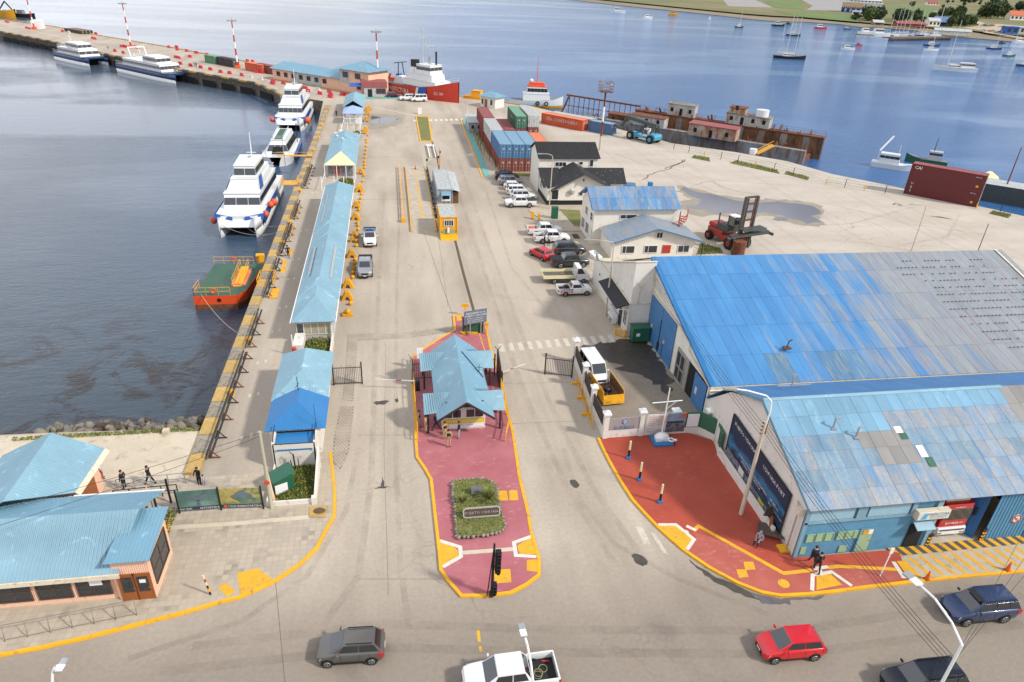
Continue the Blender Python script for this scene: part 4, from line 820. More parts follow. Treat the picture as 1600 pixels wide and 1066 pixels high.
mb=B('kiosk_wall');mb.box(-11,-6.9,182,197,0,2.6);mb.build('wall',K3);ridge_roof(K3,-11.6,-6.4,180.5,198,2.7,4.3,0,4,'roof_sky')
K4=thing('pavilion',(-8.9,174,0),'small open pavilion with lavender grey pyramid roof south of the farthest kiosk','building',w=True)
ridge_roof(K4,-11.3,-6.6,173,180,2.6,3.9,3.4,3.4,'roof_lavender')
mb=B('white_gloss')
for x in (-11,-9.6,-8.2,-6.9):
    for y in (162,173.4):mb.bar((x,y,0),(x,y,2.6),.14)
for x in (-11,-6.9):mb.bar((x,162,1.3),(x,173.4,1.3),.1)
mb.bar((-11,173.4,1.4),(-6.9,173.4,1.4),.1);mb.box(-10.9,-7,174.5,174.6,0,1.6);mb.build('frame',K4)
o=shrub_bed('flower_bed',-8.6,-7.0,156,163,.9,900,seed=12,zb=0,size=.2).build('flower_bed');tag(o,'small shrub bed below the lavender-roofed pavilion','plants',kind='stuff')
mb=B('white_gloss');mb.box(-12.4,-11.6,160,160.8,0,.9);mb.box(-11.4,-10.7,161,161.6,0,1.3);tag(mb.build('ice_box'),'two white chest boxes on the quay walk near the pavilion','box')
LK=thing('kiosk',(-8.3,46,0),'nearest quay kiosk, half light blue and half bright blue roof, white walls','building',w=True)
mb=B('white_wall');mb.box(-10.3,-6.5,46.3,57.6,0,2.6);mb.build('wall',LK)
ridge_roof(LK,-10.75,-6.1,50.3,58.2,2.6,3.85,2.9,1.2,'roof_sky')
ridge_roof(LK,-10.65,-6.0,46.1,50.5,2.58,3.7,2.4,0,'roof_bright')
mb=B('white_wall');mb.box(-9.9,-6.75,44.6,44.75,0,2.3);mb.box(-9.95,-9.8,44.6,46.4,0,2.45);mb.box(-6.85,-6.7,44.6,46.4,0,2.45);mb.build('porch_wall',LK)
mb=B('roof_bright');mb.slab([(-9.75,44.85,1.9),(-6.9,44.85,1.9),(-6.9,46.25,2.2),(-9.75,46.25,2.2)],.05);mb.build('porch_roof',LK)
mb=B('dark_metal');mb.bar((-9.87,44.6,2.35),(-9.87,46.3,3.0),.06);mb.bar((-6.78,44.6,2.35),(-6.78,46.3,3.0),.06);mb.bar((-9.87,44.62,2.35),(-6.78,44.62,2.35),.05);mb.bar((-9.87,46.3,2.3),(-6.78,46.3,2.3),.12);mb.build('porch_frame',LK)
mb=B('roof_bright');mb.box(-9.6,-7.0,44.55,44.6,1.75,1.85);mb.m('grey_panel');mb.box(-9.7,-9.6,44.5,44.6,1.72,1.88);mb.box(-7.0,-6.9,44.5,44.6,1.72,1.88);mb.build('lamp_strip',LK)
mb=B('dark_metal');mb.bar((-8.4,50.1,3.7),(-8.4,50.1,5.0),.05);mb.bar((-8.6,50.1,3.9),(-8.3,50.1,4.4),.04);mb.bar((-6.7,46.2,2.6),(-6.75,46.2,4.8),.03);mb.build('antenna',LK)
mb=B('white_wall');mb.box(-9.85,-6.6,40.2,40.35,0,.5);mb.add([(-6.6,40.2,0),(-6.45,40.2,0),(-6.45,44.6,0),(-6.6,44.6,0),(-6.6,40.2,.6),(-6.45,40.2,.6),(-6.45,44.6,1.9),(-6.6,44.6,1.9)],[(4,5,6,7),(0,1,5,4),(1,2,6,5),(3,0,4,7),(2,3,7,6)]);mb.box(-9.95,-9.85,40.2,44.6,0,.5);mb.box(-6.75,-6.4,40.05,40.4,0,.75);tag(mb.build('garden_wall'),'low white wall round the grass patch below the nearest kiosk','wall')
mb=B('turf');mb.poly([(-9.85,40.35),(-6.6,40.35),(-6.6,44.6),(-9.85,44.6)],.18);struct(mb.build('lawn'))
o=shrub_bed('grass',-9.4,-6.7,40.5,44.5,.22,4500,seed=3,zb=.16,cols=('leaf_dark','leaf_mid','flower_yellow'),size=.07).build('grass');stuff(o);tag(o,'unmown grass with small yellow flowers in the walled kiosk garden','grass')
t=thing('meter_hut',(-9.0,42.1,.1),'small green metal shed with sloping roof standing in the kiosk garden','shed',rz=.45)
mb=B('green_paint');mb.box(-.7,.7,-.55,.55,0,1.4);mb.build('body',t,.02);mb=B('green_paint');mb.slab([(-.85,-.7,1.35),(.85,-.7,1.75),(.85,.7,1.75),(-.85,.7,1.35)],.05);mb.build('roof',t);mb=B('white_gloss');mb.box(.705,.72,-.25,.1,.6,1.0);mb.build('notice',t);mb=B('white_gloss');mb.box(-.72,.2,-.57,-.55,0,.95);mb.build('panel',t)
mb=B('wood_dark');mb.bar((-8.3,44.1,0),(-8.35,44.1,1.7),.1);mb.bar((-8.0,44.1,0),(-8.05,44.1,1.3),.06);mb.bar((-8.5,44.1,0),(-8.6,44.1,1.2),.06);mb.bar((-8.35,44.1,1.6),(-8.6,44.1,2.0),.04);tag(mb.build('dead_tree'),'bare little tree stump in front of the white kiosk wall','tree')
VB=thing('visitor_building',(-20,38,0),'peach building with big light blue roofs and a row of windows at the street','building',w=True)
mb=B('peach');mb.box(-34,-17.4,32.95,39.8,0,2.5)
mb.build('wall',VB)
zR_,yR_=4.6,35.75
roof_face(VB,[(-36,32.45,2.62),(-16.95,32.45,2.62),(-16.75,34.2,3.6),(-16.35,yR_,zR_),(-36,yR_,zR_)],'roof_sky',.22,.03)
roof_face(VB,[(-15.9,38.7,3.5),(-36,38.7,3.5),(-36,yR_,zR_),(-16.35,yR_,zR_)],'roof_sky2',.22,.03)
mb=B('fascia');mb.slab([(-36,32.36,2.28),(-16.95,32.36,2.28),(-16.95,32.36,2.6),(-36,32.36,2.6)],.1);mb.build('fascia',VB)
mb=B('white_gloss');mb.bar((-21.4,38.75,3.5),(-15.85,38.75,3.5),.1);mb.build('gutter',VB)
mat('brown_frame','#4a3a33',.6,var=.1)
for i in range(5):
    x=-19.75-i*2.2;window(VB,(x+.12,32.93,.62),(1,0,0),1.76,1.4,2,2,'brown_frame','window_glass',fw=.08)
mb=B('white_gloss');mb.box(-18.9,-18.2,32.8,32.86,1.45,1.95);mb.build('notice',VB)
mb=B('peach_y');mb.add([(-17.42,33,0),(-17.42,40.0,0),(-17.42,40.0,2.9),(-17.42,yR_,zR_-.25),(-17.42,33,2.6)],[(0,1,2,3,4)]);mb.m('white_wall');mb.add([(-17.40,34.6,2.2),(-17.40,38.2,2.2),(-17.40,38.4,3.35),(-17.40,yR_,zR_-.3),(-17.40,34.6,3.5)],[(0,1,2,3,4)]);mb.build('gable',VB)
mb=B('wood_dark')
for a,b in (((33.2,2.3),(yR_,4.2)),((yR_,4.2),(38.6,3.2)),((34.2,2.2),(38.4,2.2)),((35,2.2),(35.8,4.1)),((36.6,2.2),(36.2,4.0)),((34.4,3.0),(36.6,2.3))):mb.bar((-17.34,*a),(-17.34,*b),.07)
mb.build('truss',VB)
mb=B('grey_panel');mb.box(-17.42,-17.3,38.3,40.2,.2,2.6);mb.m('fascia');mb.box(-17.3,-17.28,39.0,39.3,1.3,1.7);mb.build('gate_panel',VB)
mb=B('peach');mb.box(-17.4,-15.35,32.7,36.4,0.1,3.55);po=mb.build('porch',VB)
roof_face(VB,[(-17.6,32.35,3.55),(-15.05,32.35,3.55),(-14.95,36.5,4.0),(-17.3,36.5,4.0)],'roof_sky2',.22,.03)
for i in range(2):
    d=door(VB,(-17.15+i*.88,32.68,.12),(1,0,0),.84,2.1,'wood_door',fm='wood_door')
    g=MB();g.m('window_glass');g.box(-17.02+i*.88,-16.42+i*.88,32.58,32.62,.85,2.05);g.build('pane',d)
mb=B('white_gloss');mb.box(-16.0,-15.65,32.54,32.57,1.6,1.85);mb.build('notice',VB)
window(VB,(-15.33,33.2,.9),(0,1,0),2.6,1.9,2,2,'brown_frame','window_glass',fw=.1)
RH=thing('hall',(-25,44,0),'tall light blue gabled hall behind the peach visitor building on the shore','building',w=True)
ap=V((-24.4,44.0,5.0));ap2=V((-24.56,36.76,4.8)) ;ap2=ap+(ap2-ap)*.95
e1=V((-21.45,44.4,3.1));e2=V((-21.75,39.6,3.1));e2b=e2+(ap2-ap)*.6
w1=V((-28.2,44.44,3));w2=w1+(ap2-ap)
roof_face(RH,[e2,e1,ap,ap2],'roof_sky',.25,.03);roof_face(RH,[w1,w2,ap2,ap],'roof_sky',.25,.03)
mb=B('peach_y');mb.prism([(-21.9,43.6),(-22.0,36.5),(-33,36.5),(-33,43.6),(-27.6,43.6)],0,2.6);mb.build('wall',RH)
mb=B('fascia');mb.slab([(e2.x+.02,e2.y,3.12),(e2.x+.3,e2.y,2.85),(e1.x+.3,e1.y,2.85),(e1.x+.02,e1.y,3.12)],.05);mb.build('fascia',RH)
mb=B('wood_door');mb.box(-21.9,-21.84,40.6,42.6,0.1,2.2);mb.build('door',RH)
mat('house_white','#d4cec2',.7,var=.04,scale=.7,dirt=.1,dirtcol=srgb('#a9a08f'))
m_sheet('roof_faded','#417aab','#80868c',.75);m_sheet('roof_faded_grey','#587f9f','#83878a',.95)
H1=thing('house',(28.4,88,0),'two-storey white house with bright faded blue gable roof near the parked pickups','house',w=True)
hx0,hx1,hy0,hy1=28.1,40.6,91.8,98.6
mb=B('house_white');mb.add([(hx0,hy0,0),(hx1,hy0,0),(hx1,hy1,0),(hx0,hy1,0),(hx0,hy0,5.2),(hx1,hy0,5.2),(hx1,hy1,5.2),(hx0,hy1,5.2),(hx0,95.2,7.4),(hx1,95.2,7.4)],[(0,1,5,4),(2,3,7,6),(1,2,6,9,5),(3,0,4,8,7)]);mb.build('wall',H1)
sv=V((0,95.2-91.3,7.4-5.2));xs=[i*.95 for i in range(13)]
sheet_grid(H1,(27.6,91.3,5.42),(1,0,0),sv,0,0,xs+[12.35,13.3],[0,2.3,sv.length],lambda u,v,i,j:'roof_faded' if r_.random()<.6 else 'sheet_blue_worn',.02)
mb=B('sheet_blue_worn');mb.slab([(27.6,95.2,7.62),(40.9,95.2,7.62),(40.9,99.1,5.5),(27.6,99.1,5.5)],.06);mb.build('roof_panel',H1)
mb=B('roof_bright');mb.slab([(27.56,91.3,5.2),(27.56,91.3,5.46),(27.56,95.2,7.67),(27.56,95.2,7.4)],.05);mb.slab([(27.56,95.2,7.4),(27.56,95.2,7.67),(27.56,99.1,5.52),(27.56,99.1,5.3)],.05);mb.box(37.0,37.6,95.3,95.9,6.8,8.1);mb.build('barge_board',H1)
window(H1,(28.08,96.3,3.3),(0,-1,0),1.1,1.1,2,1);window(H1,(28.08,93.4,3.3),(0,-1,0),.9,1.1,1,2,'white_gloss')
for y in (97.8,95.4):window(H1,(28.08,y,.8),(0,-1,0),1.4,1.5,3,1)
door(H1,(28.08,93.2,.1),(0,-1,0),1.0,2.1,'white_gloss',fm='fascia')
window(H1,(32.0,91.78,3.9),(1,0,0),2.4,.55,2,1,split=(.35,));mb=B('fascia');mb.box(36.9,37.7,91.4,91.78,3.2,3.8);mb.m('dark_metal');mb.cyl((37.3,91.39,3.5),(37.3,91.37,3.5),.2,n=12);mb.build('air_conditioner',H1)
H2=thing('house',(29.4,86,0),'low white house with worn grey blue roof and a red window shutter','house',w=True)
gy=85.9;gx0,gx1,gxm=29.3,41.2,35.4
mb=B('house_white');pf=[(gx0,0),(gx1,0),(gx1,2.9),(gxm,4.5),(gx0,2.7)]
vs=[(x,gy,z) for x,z in pf]+[(x,91.75,z) for x,z in pf];mb.add(vs,[(0,1,2,3,4),(9,8,7,6,5),(1,6,7,2),(4,9,5,0)]);mb.build('wall',H2)
roof_face(H2,[(28.9,91.6,2.62),(28.9,85.2,2.62),(gxm,85.2,4.62),(gxm,91.6,4.62)],'roof_faded_grey',.5,.03);roof_face(H2,[(42.1,85.2,2.72),(42.1,91.6,2.72),(gxm,91.6,4.62),(gxm,85.2,4.62)],'roof_faded_grey',.5,.03)
mb=B('roof_bright');mb.bar((28.9,85.15,2.6),(gxm,85.15,4.6),.06,.12);mb.bar((42.1,85.15,2.7),(gxm,85.15,4.6),.06,.12);mb.build('barge_board',H2)
window(H2,(30.8,gy-.02,.95),(1,0,0),1.7,1.0,2,1,split=(.3,));window(H2,(34.0,gy-.02,.95),(1,0,0),1.8,1.0,2,1,split=(.3,));window(H2,(38.9,gy-.02,.95),(1,0,0),1.6,.95,2,1);window(H2,(35.5,gy-.02,3.1),(1,0,0),.8,.75,2,1)
mb=B('red_paint');mb.box(36.6,37.8,gy-.08,gy-.02,.85,2.0);mb.build('shutter',H2)
window(H2,(29.48,88.8,.9),(0,-1,0),1.0,1.1,1,1)
door(H2,(29.48,87.4,.1),(0,-1,0),.9,2.0,'white_gloss',fm='fascia')
H3=thing('house',(25.3,110,0),'white house with black peeling roofs, a front gable and a black plinth','house',w=True)
def m_peel():
    s=N('roof_peeling');co=s.coord((1,1.6,1.6));f=s.noise(co,1.3,8,.75,.6);c=s.mix(s.ramp(f,.60,.66),(.016,.016,.018),srgb('#8f8f90'));s.set(col=c,rough=.8);MATS['roof_peeling']=s.m
m_peel()
bx0,bx1=25.6,36.7
mb=B('house_white');pf=[(118,0),(125.4,0),(125.4,6.0),(121.9,7.75),(118,6.0)]
mb.add([(25.2,y,z) for y,z in pf]+[(35.7,y,z) for y,z in pf],[(4,3,2,1,0),(5,6,7,8,9),(0,5,9,4),(1,2,7,6)])
mb.add([(25.4,110.6,0),(36.2,110.6,0),(36.2,110.6,2.9),(31.2,110.6,5.2),(27.2,110.6,3.2),(25.4,110.6,2.7),(25.4,118,0),(36.2,118,0),(36.2,118,2.9),(31.2,118,5.2),(27.2,118,3.2),(25.4,118,2.7)],[(0,1,2,3,4,5),(1,7,8,2),(6,0,5,11)]);mb.build('wall',H3)
roof_face(H3,[(24.9,117.6,6.02),(36.1,117.6,6.02),(36.1,121.9,7.95),(24.9,121.9,7.95)],'black_roof',.55,.05);roof_face(H3,[(36.1,125.9,6.02),(24.9,125.9,6.02),(24.9,121.9,7.95),(36.1,121.9,7.95)],'black_roof',.55,.05)
roof_face(H3,[(25.6,117.9,2.5),(25.6,109.6,2.5),(31.2,109.6,5.4),(31.2,117.9,5.4)],'roof_peeling',.45,.04);roof_face(H3,[(37.0,109.6,2.55),(37.0,117.9,2.55),(31.2,117.9,5.4),(31.2,109.6,5.4)],'roof_peeling',.45,.04)
roof_face(H3,[(24.9,112.2,2.5),(28,112.2,2.5),(28.6,117.4,4.5),(24.9,117.4,4.5)],'roof_peeling',.45,.04)
roof_face(H3,[(33,113.0,2.85),(39.8,113.0,2.85),(40.3,117.2,4.55),(33,117.2,4.55)],'roof_peeling',.45,.04)
mb=B('house_white');mb.box(36.2,39.4,113.6,117.0,0,3.0);mb.m('dark_metal');mb.box(25.3,36.3,110.5,110.58,0,.75);mb.box(25.3,25.38,110.6,124.6,0,.75);mb.build('plinth',H3)
window(H3,(28.1,117.98,4.6),(1,0,0),1.9,.7,3,1);window(H3,(32.4,117.98,4.9),(1,0,0),.6,.5,1,1);window(H3,(34.3,117.98,4.6),(1,0,0),.6,1.1,1,1)
window(H3,(26.1,110.58,.95),(1,0,0),1.1,1.6,1,1,'white_gloss','window_glass');window(H3,(30.8,110.58,1.6),(1,0,0),.6,.5,1,1)
for y in (123.6,121.2,116.5):window(H3,(25.38,y,1.4),(0,-1,0),.9,1.2,1,1)
window(H3,(25.38,122.4,3.9),(0,-1,0),.8,1.0,1,1)
mb=B('galv');mb.sphere((29.4,110.3,2.3),.5,14,1,1,.3);mb.bar((29.4,110.3,2.3),(29.4,110.55,1.9),.05);mb.build('dish',H3)
mb=B('dark_metal');mb.cyl((31.2,109.9,4.6),(31.2,109.9,4.2),.12);mb.build('lamp',H3)
#================================================================vehicles
def cpaint(name,col,rough=.25,metal=0.,coat=.7,var=.03):return mat(name,col,rough,metal,var=var,scale=.6,coat=coat)
cpaint('car_grey','#57544f',.35,.3);cpaint('car_white','#cfcfcd',.25);cpaint('car_red','#b60f1c',.25);cpaint('car_blue','#2c3c5c',.25,.4);cpaint('car_navy','#10121c',.2,.2)
cpaint('car_silver','#9a9c9e',.3,.6);cpaint('car_dark','#3a3b3e',.3,.4);cpaint('car_maroon','#4a0f1a',.25,.2)
s_=N('car_glass');s_.set(col=(.012,.016,.02),rough=.05,spec=.9,coat=.5);MATS['car_glass']=s_.m
mat('lamp_clear','#c9c6b8',.15,coat=1.);mat('lamp_red','#a50d10',.2,coat=1.);mat('trim_black','#0f0f10',.6);mat('rim','#a3a3a3',.35,.7);mat('plate','#c9c9c9',.5);mat('bed_liner','#1b1b1c',.8,var=.3,scale=3);mat('orange_paint','#d4561c',.5)
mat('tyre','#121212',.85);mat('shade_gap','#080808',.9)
KINDS={
 'hatch':dict(L=3.85,W=.83,st=[(0,.55,.38,.62),(.12,.72,.24,.74),(.45,.81,.2,.86),(1.0,.83,.2,.98),(3.5,.83,.2,1.0),(3.72,.78,.24,.98),(3.85,.66,.36,.85)],cab=(.82,1.62,3.3,3.72,1.5,.6),wh=(.68,3.14),r=.3,doors=(1.45,2.45,3.05)),
 'suv':dict(L=4.6,W=.91,st=[(0,.62,.42,.72),(.14,.8,.28,.86),(.5,.89,.24,.98),(1.15,.91,.24,1.1),(4.2,.91,.24,1.12),(4.45,.86,.3,1.1),(4.6,.74,.42,.95)],cab=(1.0,1.78,4.15,4.5,1.72,.66),wh=(.88,3.54),r=.35,doors=(1.65,2.7,3.6)),
 'pickup':dict(L=5.3,W=.92,st=[(0,.66,.5,.85),(.12,.82,.36,1.0),(.5,.9,.32,1.08),(1.3,.92,.32,1.18),(3.7,.92,.32,1.2),(3.71,.92,.32,.62),(5.22,.92,.34,.62),(5.3,.88,.45,.62)],cab=(1.15,1.85,3.3,3.7,1.8,.68),wh=(.95,4.05),r=.39,doors=(1.7,2.65,3.5),bed=(3.72,5.28)),
 'small_pickup':dict(L=4.4,W=.82,st=[(0,.58,.4,.7),(.12,.72,.28,.85),(.45,.8,.24,.95),(1.1,.82,.24,1.02),(2.75,.82,.24,1.04),(2.76,.82,.24,.6),(4.34,.82,.26,.6),(4.4,.78,.36,.6)],cab=(.9,1.6,2.5,2.75,1.52,.6),wh=(.75,3.45),r=.3,doors=(1.4,2.55,2.6),bed=(2.77,4.38)),
 'van':dict(L=4.7,W=.88,st=[(0,.66,.4,.8),(.12,.8,.28,.98),(.4,.87,.24,1.08),(.9,.88,.24,1.16),(4.5,.88,.24,1.16),(4.65,.84,.3,1.14),(4.7,.78,.42,1.0)],cab=(.55,1.35,4.45,4.62,2.0,.74),wh=(.85,3.65),r=.33,doors=(1.3,2.3,3.4)),
}
WH={}
def make_car(kind,pm,loc,rz,label,cat='car',group=None,rails=False,roof_m=None,name=None,extra=None):
    K=KINDS[kind];L=K['L'];W_=K['W'];cx=L/2;X=lambda x:cx-x
    t=thing(name or {'hatch':'car','suv':'suv','pickup':'pickup_truck','small_pickup':'pickup_truck','van':'van'}[kind],loc,label,cat,group,rz)
    mb=MB();mb.m(pm);mb.smooth=True;rings=[]
    for x,w,zb,zt in K['st']:
        rings.append([(X(x),s*w*a,z) for s,a,z in ((1,.82,zb),(1,.97,zb+.1),(1,1.0,(zb+zt)/2),(1,.985,zt-.1),(1,.9,zt),(1,.45,zt+.02),(-1,.45,zt+.02),(-1,.9,zt),(-1,.985,zt-.1),(-1,1.,(zb+zt)/2),(-1,.97,zb+.1),(-1,.82,zb))])
    mb.loft(rings);
    if kind=='pickup' or kind=='small_pickup':
        b0,b1=K['bed'];zt=K['st'][4][3]-.02
        for s in (-1,1):mb.box(X(b1),X(b0),s*W_-(.09 if s>0 else 0),s*W_+(.09 if s<0 else 0),.6,zt)
        mb.box(X(b1),X(b1)+.08,-W_+.09,W_-.09,.6,zt)
        mb.m('bed_liner');mb.box(X(b1)+.08,X(b0),-W_+.09,W_-.09,.6,.68)
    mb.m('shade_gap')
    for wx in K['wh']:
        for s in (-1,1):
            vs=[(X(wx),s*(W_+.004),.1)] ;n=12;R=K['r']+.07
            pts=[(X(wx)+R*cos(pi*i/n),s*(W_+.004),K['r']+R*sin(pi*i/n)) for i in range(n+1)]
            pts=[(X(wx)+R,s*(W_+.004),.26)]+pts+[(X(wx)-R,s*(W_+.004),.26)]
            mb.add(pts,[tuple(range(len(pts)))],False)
    body=mb.build('body',t,.02)
    mb=B('trim_black')
    for s in (-1,1):
        y=s*(W_+.003)
        for dx in K['doors']:mb.add([(X(dx)-.008,y,.4),(X(dx)+.008,y,.4),(X(dx)+.008,y,K['st'][3][3]-.06),(X(dx)-.008,y,K['st'][3][3]-.06)],[(0,1,2,3)])
        mb.box(X(K['wh'][1])+K['r']+.1,X(K['wh'][0])-K['r']-.1,y-.012,y+.012,.27,.34)
    mb.build('door_seams',t)
    c0,c1,c2,c3,zr,wr=K['cab'];zb=K['st'][3][3]-.02;zb2=K['st'][4][3]-.02;wb=W_*.9
    A=[(X(c0),wb*.93,zb),(X(c3),wb,zb2),(X(c2),wr,zr-.03),(X(c1),wr,zr-.04)]
    mb=MB();mb.m(pm);mb.smooth=True
    v=[(x,s*y,z) for s in (1,-1) for x,y,z in A]+[(X(c2)+.1,0,zr+.03),(X(c1)-.1,0,zr+.02)]
    mb.add(v,[(0,1,2,3),(7,6,5,4),(0,3,7,4),(1,5,6,2)],False)
    if roof_m:mb.m(roof_m)
    mb.add(v,[(3,2,8,9),(9,8,6,7),(2,6,8),(3,9,7)],True);mb.build('roof',t,.035)
    def pane(name,q,off=.012,m='car_glass'):
        q=[Vector(p) for p in q];n=(q[1]-q[0]).cross(q[-1]-q[0]).normalized();c=sum(q,Vector())/len(q)
        if n.dot(c-V((0,0,zb+.1)))<0:q=q[::-1];n=-n
        g=MB();g.m(m);g.slab([p+n*off for p in q],.01);return g.build(name,t)
    lp=lambda a,b,u:tuple(a[i]+(b[i]-a[i])*u for i in range(3))
    def quadin(P00,P10,P11,P01,u0,u1,v0,v1):
        f=lambda u,v:lp(lp(P00,P10,u),lp(P01,P11,u),v)
        return [f(u0,v0),f(u1,v0),f(u1,v1),f(u0,v1)]
    pane('windscreen',quadin((A[0][0],-A[0][1],A[0][2]),A[0],A[3],(A[3][0],-wr,A[3][2]),.05,.95,.05,.93))
    pane('rear_window',quadin((A[1][0],-A[1][1],A[1][2]),A[1],A[2],(A[2][0],-wr,A[2][2]),.08,.92,.2 if 'bed' not in K else .1,.9))
    for s in (-1,1):
        P=[(p[0],s*p[1],p[2]) for p in A];Lb=c3-c0;splits=[(c1-c0)*.62/Lb,(K['doors'][1]-c0)/Lb,(K['doors'][2]-c0)/Lb if kind in ('suv','van') else .95,.95]
        for i in range(3):
            u0,u1=splits[i]+.012,splits[i+1]-.012
            if u1-u0<.06:continue
            f=lambda u,v:lp(lp(P[0],P[1],u),lp(P[3],P[2],max(0,min(1,(u*Lb+c0-c1)/(c2-c1)))),v)
            pane('side_window',[f(u0,.1),f(u1,.1),f(u1 if i<2 else u1-.01,.88),f(u0+(.06 if i==0 else 0),.88)])
    zl=K['st'][1][3]-.1;fr=K['st'][1];rr_=K['st'][-2]
    for s in (-1,1):
        g=MB();g.m('lamp_clear');g.slab([(X(.03),s*fr[1]*.5,zl-.13),(X(.26),s*(fr[1]+.055),zl-.1),(X(.34),s*(fr[1]+.07),zl+.09),(X(.1),s*fr[1]*.5,zl+.08)][::s],.03);g.build('headlight',t)
        g=MB();g.m('lamp_red');zt=K['st'][4][3]-.08
        if 'bed' in K:g.box(X(L)-.02,X(L)+.1,s*(W_-.02)-.09,s*(W_-.02)+.03,.72,zt)
        else:g.box(X(rr_[0]+.08),X(rr_[0])+.18,s*(W_-.1)-.1,s*(W_-.1)+.1,zt-.32,zt+.02)
        g.build('tail_light',t)
        g=MB();g.m(pm if kind !='van' else 'car_white');g.obox((X(c1)+.32,s*(W_+.1),zb+.12),(.1,.2,.14));g.build('mirror',t,.02)
    g=MB();g.m('trim_black');g.box(X(.0)-.04,X(.0)+.02,-fr[1]*.5,fr[1]*.5,zl-.26,zl-.06);g.box(X(.02)-.06,X(.02)+.02,-fr[1]*.6,fr[1]*.6,.3,.42);g.build('grille',t)
    g=MB();g.m('plate');g.box(X(0)+.01,X(0)+.03,-.2,.2,.45,.55);g.build('number_plate',t)
    g=MB();g.m('plate');g.box(X(L)-.02,X(L),-.2,.2,.6,.72);g.build('number_plate',t)
    if rails:
        for s in (-1,1):g=MB();g.m('trim_black');g.bar((X(c1+.15),s*wr*.92,zr+.05),(X(c2-.1),s*wr*.92,zr+.04),.04);g.build('roof_rail',t)
    key=K['r']
    if key not in WH:
        m1=MB();m1.m('tyre');m1.cyl((0,-.1,0),(0,.1,0),key,key,20);o1=m1.build('x');
        m2=MB();m2.m('rim');m2.cyl((0,.1,0),(0,.115,0),key*.66,key*.62,16);m2.m('trim_black');
        for k in range(5):a=2*pi*k/5;m2.add([(key*.22*cos(a-.5),.117,key*.22*sin(a-.5)),(key*.58*cos(a-.25),.117,key*.58*sin(a-.25)),(key*.58*cos(a+.25),.117,key*.58*sin(a+.25)),(key*.22*cos(a+.5),.117,key*.22*sin(a+.5))][::-1],[(0,1,2,3)])
        o2=m2.build('x');WH[key]=(o1.data,o2.data);bpy.data.objects.remove(o1);bpy.data.objects.remove(o2)
    for wx in K['wh']:
        for s in (-1,1):
            w=part_from(WH[key][0],'wheel',t,(X(wx),s*(W_-.07),key));r=part_from(WH[key][1],'rim',w)
            if s<0:r.rotation_euler.z=pi
    return t
street='cars driving on the street'
mc=make_car
mc('hatch','car_grey',(-3.42,27.25,0),pi-.05,'dusty dark grey hatchback driving left along the street','car',street,rails=True)
pk_=mc('pickup','car_white',(5.35,24.2,0),pi+.02,'white double-cab pickup with dark bed on the street at the bottom edge','pickup',street)
mc('hatch','car_red',(22.2,24.2,0),pi-.04,'shiny red hatchback driving left along the street','car',street)
sv_=mc('suv','car_blue',(35.85,25.25,0),pi-.02,'steel blue SUV with roof rails at the right end of the street','car',street,rails=True)
g=MB();g.m('trim_black');g.slab([(.35,-.5,1.745),(.85,-.5,1.745),(.85,.5,1.745),(.35,.5,1.745)],.01);g.build('sunroof',sv_)
mc('suv','car_navy',(28.6,20.9,0),pi-.02,'near black SUV cut by the bottom edge of the street','car',street,rails=True)
mat('rope','#8d8a5e',.9,var=.2)
mb=B('rope');rb=random.Random(2)
for k in range(3):mb.torus((-1.7+rb.uniform(-.2,.2),rb.uniform(-.2,.2),.74+k*.04),.24,.02,'Z',14,4)
mb.m('red_paint');mb.bar((-2.3,-.6,.74),(-1.9,-.65,.74),.06)
o=mb.build('rope_coil');o.location=(5.35,24.2,0);o.rotation_euler.z=pi;tag(o,'coiled green rope lying in the bed of the white pickup','rope')
park='vehicles parked in the port'
pp=mc('pickup','car_white',(-3.55,94.3,0),-pi/2+.02,'white police pickup with blue light bar facing the camera by the kiosks','pickup',park,roof_m='car_blue')
g=MB();g.m('roof_bright');g.box(.0,.25,-.55,.55,1.84,1.95);g.build('light_bar',pp)
g=MB();g.m('car_blue');g.box(-2.0,.6,.925,.935,.7,1.0);g.box(-2.0,.6,-.935,-.925,.7,1.0);g.build('stripe',pp)
g=MB();g.m('bed_liner');g.box(-2.55,-1.1,-.85,.85,1.15,1.3);g.build('bed_cover',pp)
gp=mc('pickup','car_silver',(-3.95,83.6,0),-pi/2,'silver pickup with black bed cover facing the camera by the yellow blocks','pickup',park)
g=MB();g.m('bed_liner');g.box(-2.55,-1.1,-.85,.85,1.15,1.32);g.build('bed_cover',gp)
mc('suv','car_navy',(20.9,126.0,0),0,'dark blue SUV, farthest in the row below the containers','car',park)
mc('suv','car_silver',(21.1,122.6,0),.02,'silver SUV second from the containers in the row','car',park,rails=True)
mc('hatch','car_white',(21.3,119.6,0),0,'white hatchback in the middle of the row below the containers','car',park)
mc('suv','car_white',(21.6,116.6,0),-.02,'white SUV next to the middle hatchback of the row','car',park)
mc('suv','car_white',(21.9,113.7,0),.02,'white SUV beside the pickup at the near end of the row','car',park,rails=True)
wp=mc('pickup','car_white',(20.7,109.9,0),pi,'white pickup facing left at the near end of the row by the black-roofed house','pickup',park)
g=MB();g.m('dark_metal');g.box(-2.6,-1.1,-.88,.88,1.16,1.24);g.build('bed_cover',wp)
a1=mc('pickup','car_white',(22.0,96.4,0),0,'white pickup with orange load and cone in its bed in the car park','pickup',park)
g=MB();g.m('orange_paint');g.box(-2.3,-1.5,-.5,.4,.7,1.15);g.build('load',a1)
mc('pickup','car_white',(22.4,93.2,0),0,'white pickup with empty black bed beside the group of people','pickup',park)
mc('suv','car_dark',(24.0,88.6,0),.02,'dark grey SUV parked between the white pickup and grey pickup','car',park,rails=True)
mc('hatch','car_red',(19.7,87.2,0),RAD(118),'small red car parked askew behind the grey SUV','car',park)
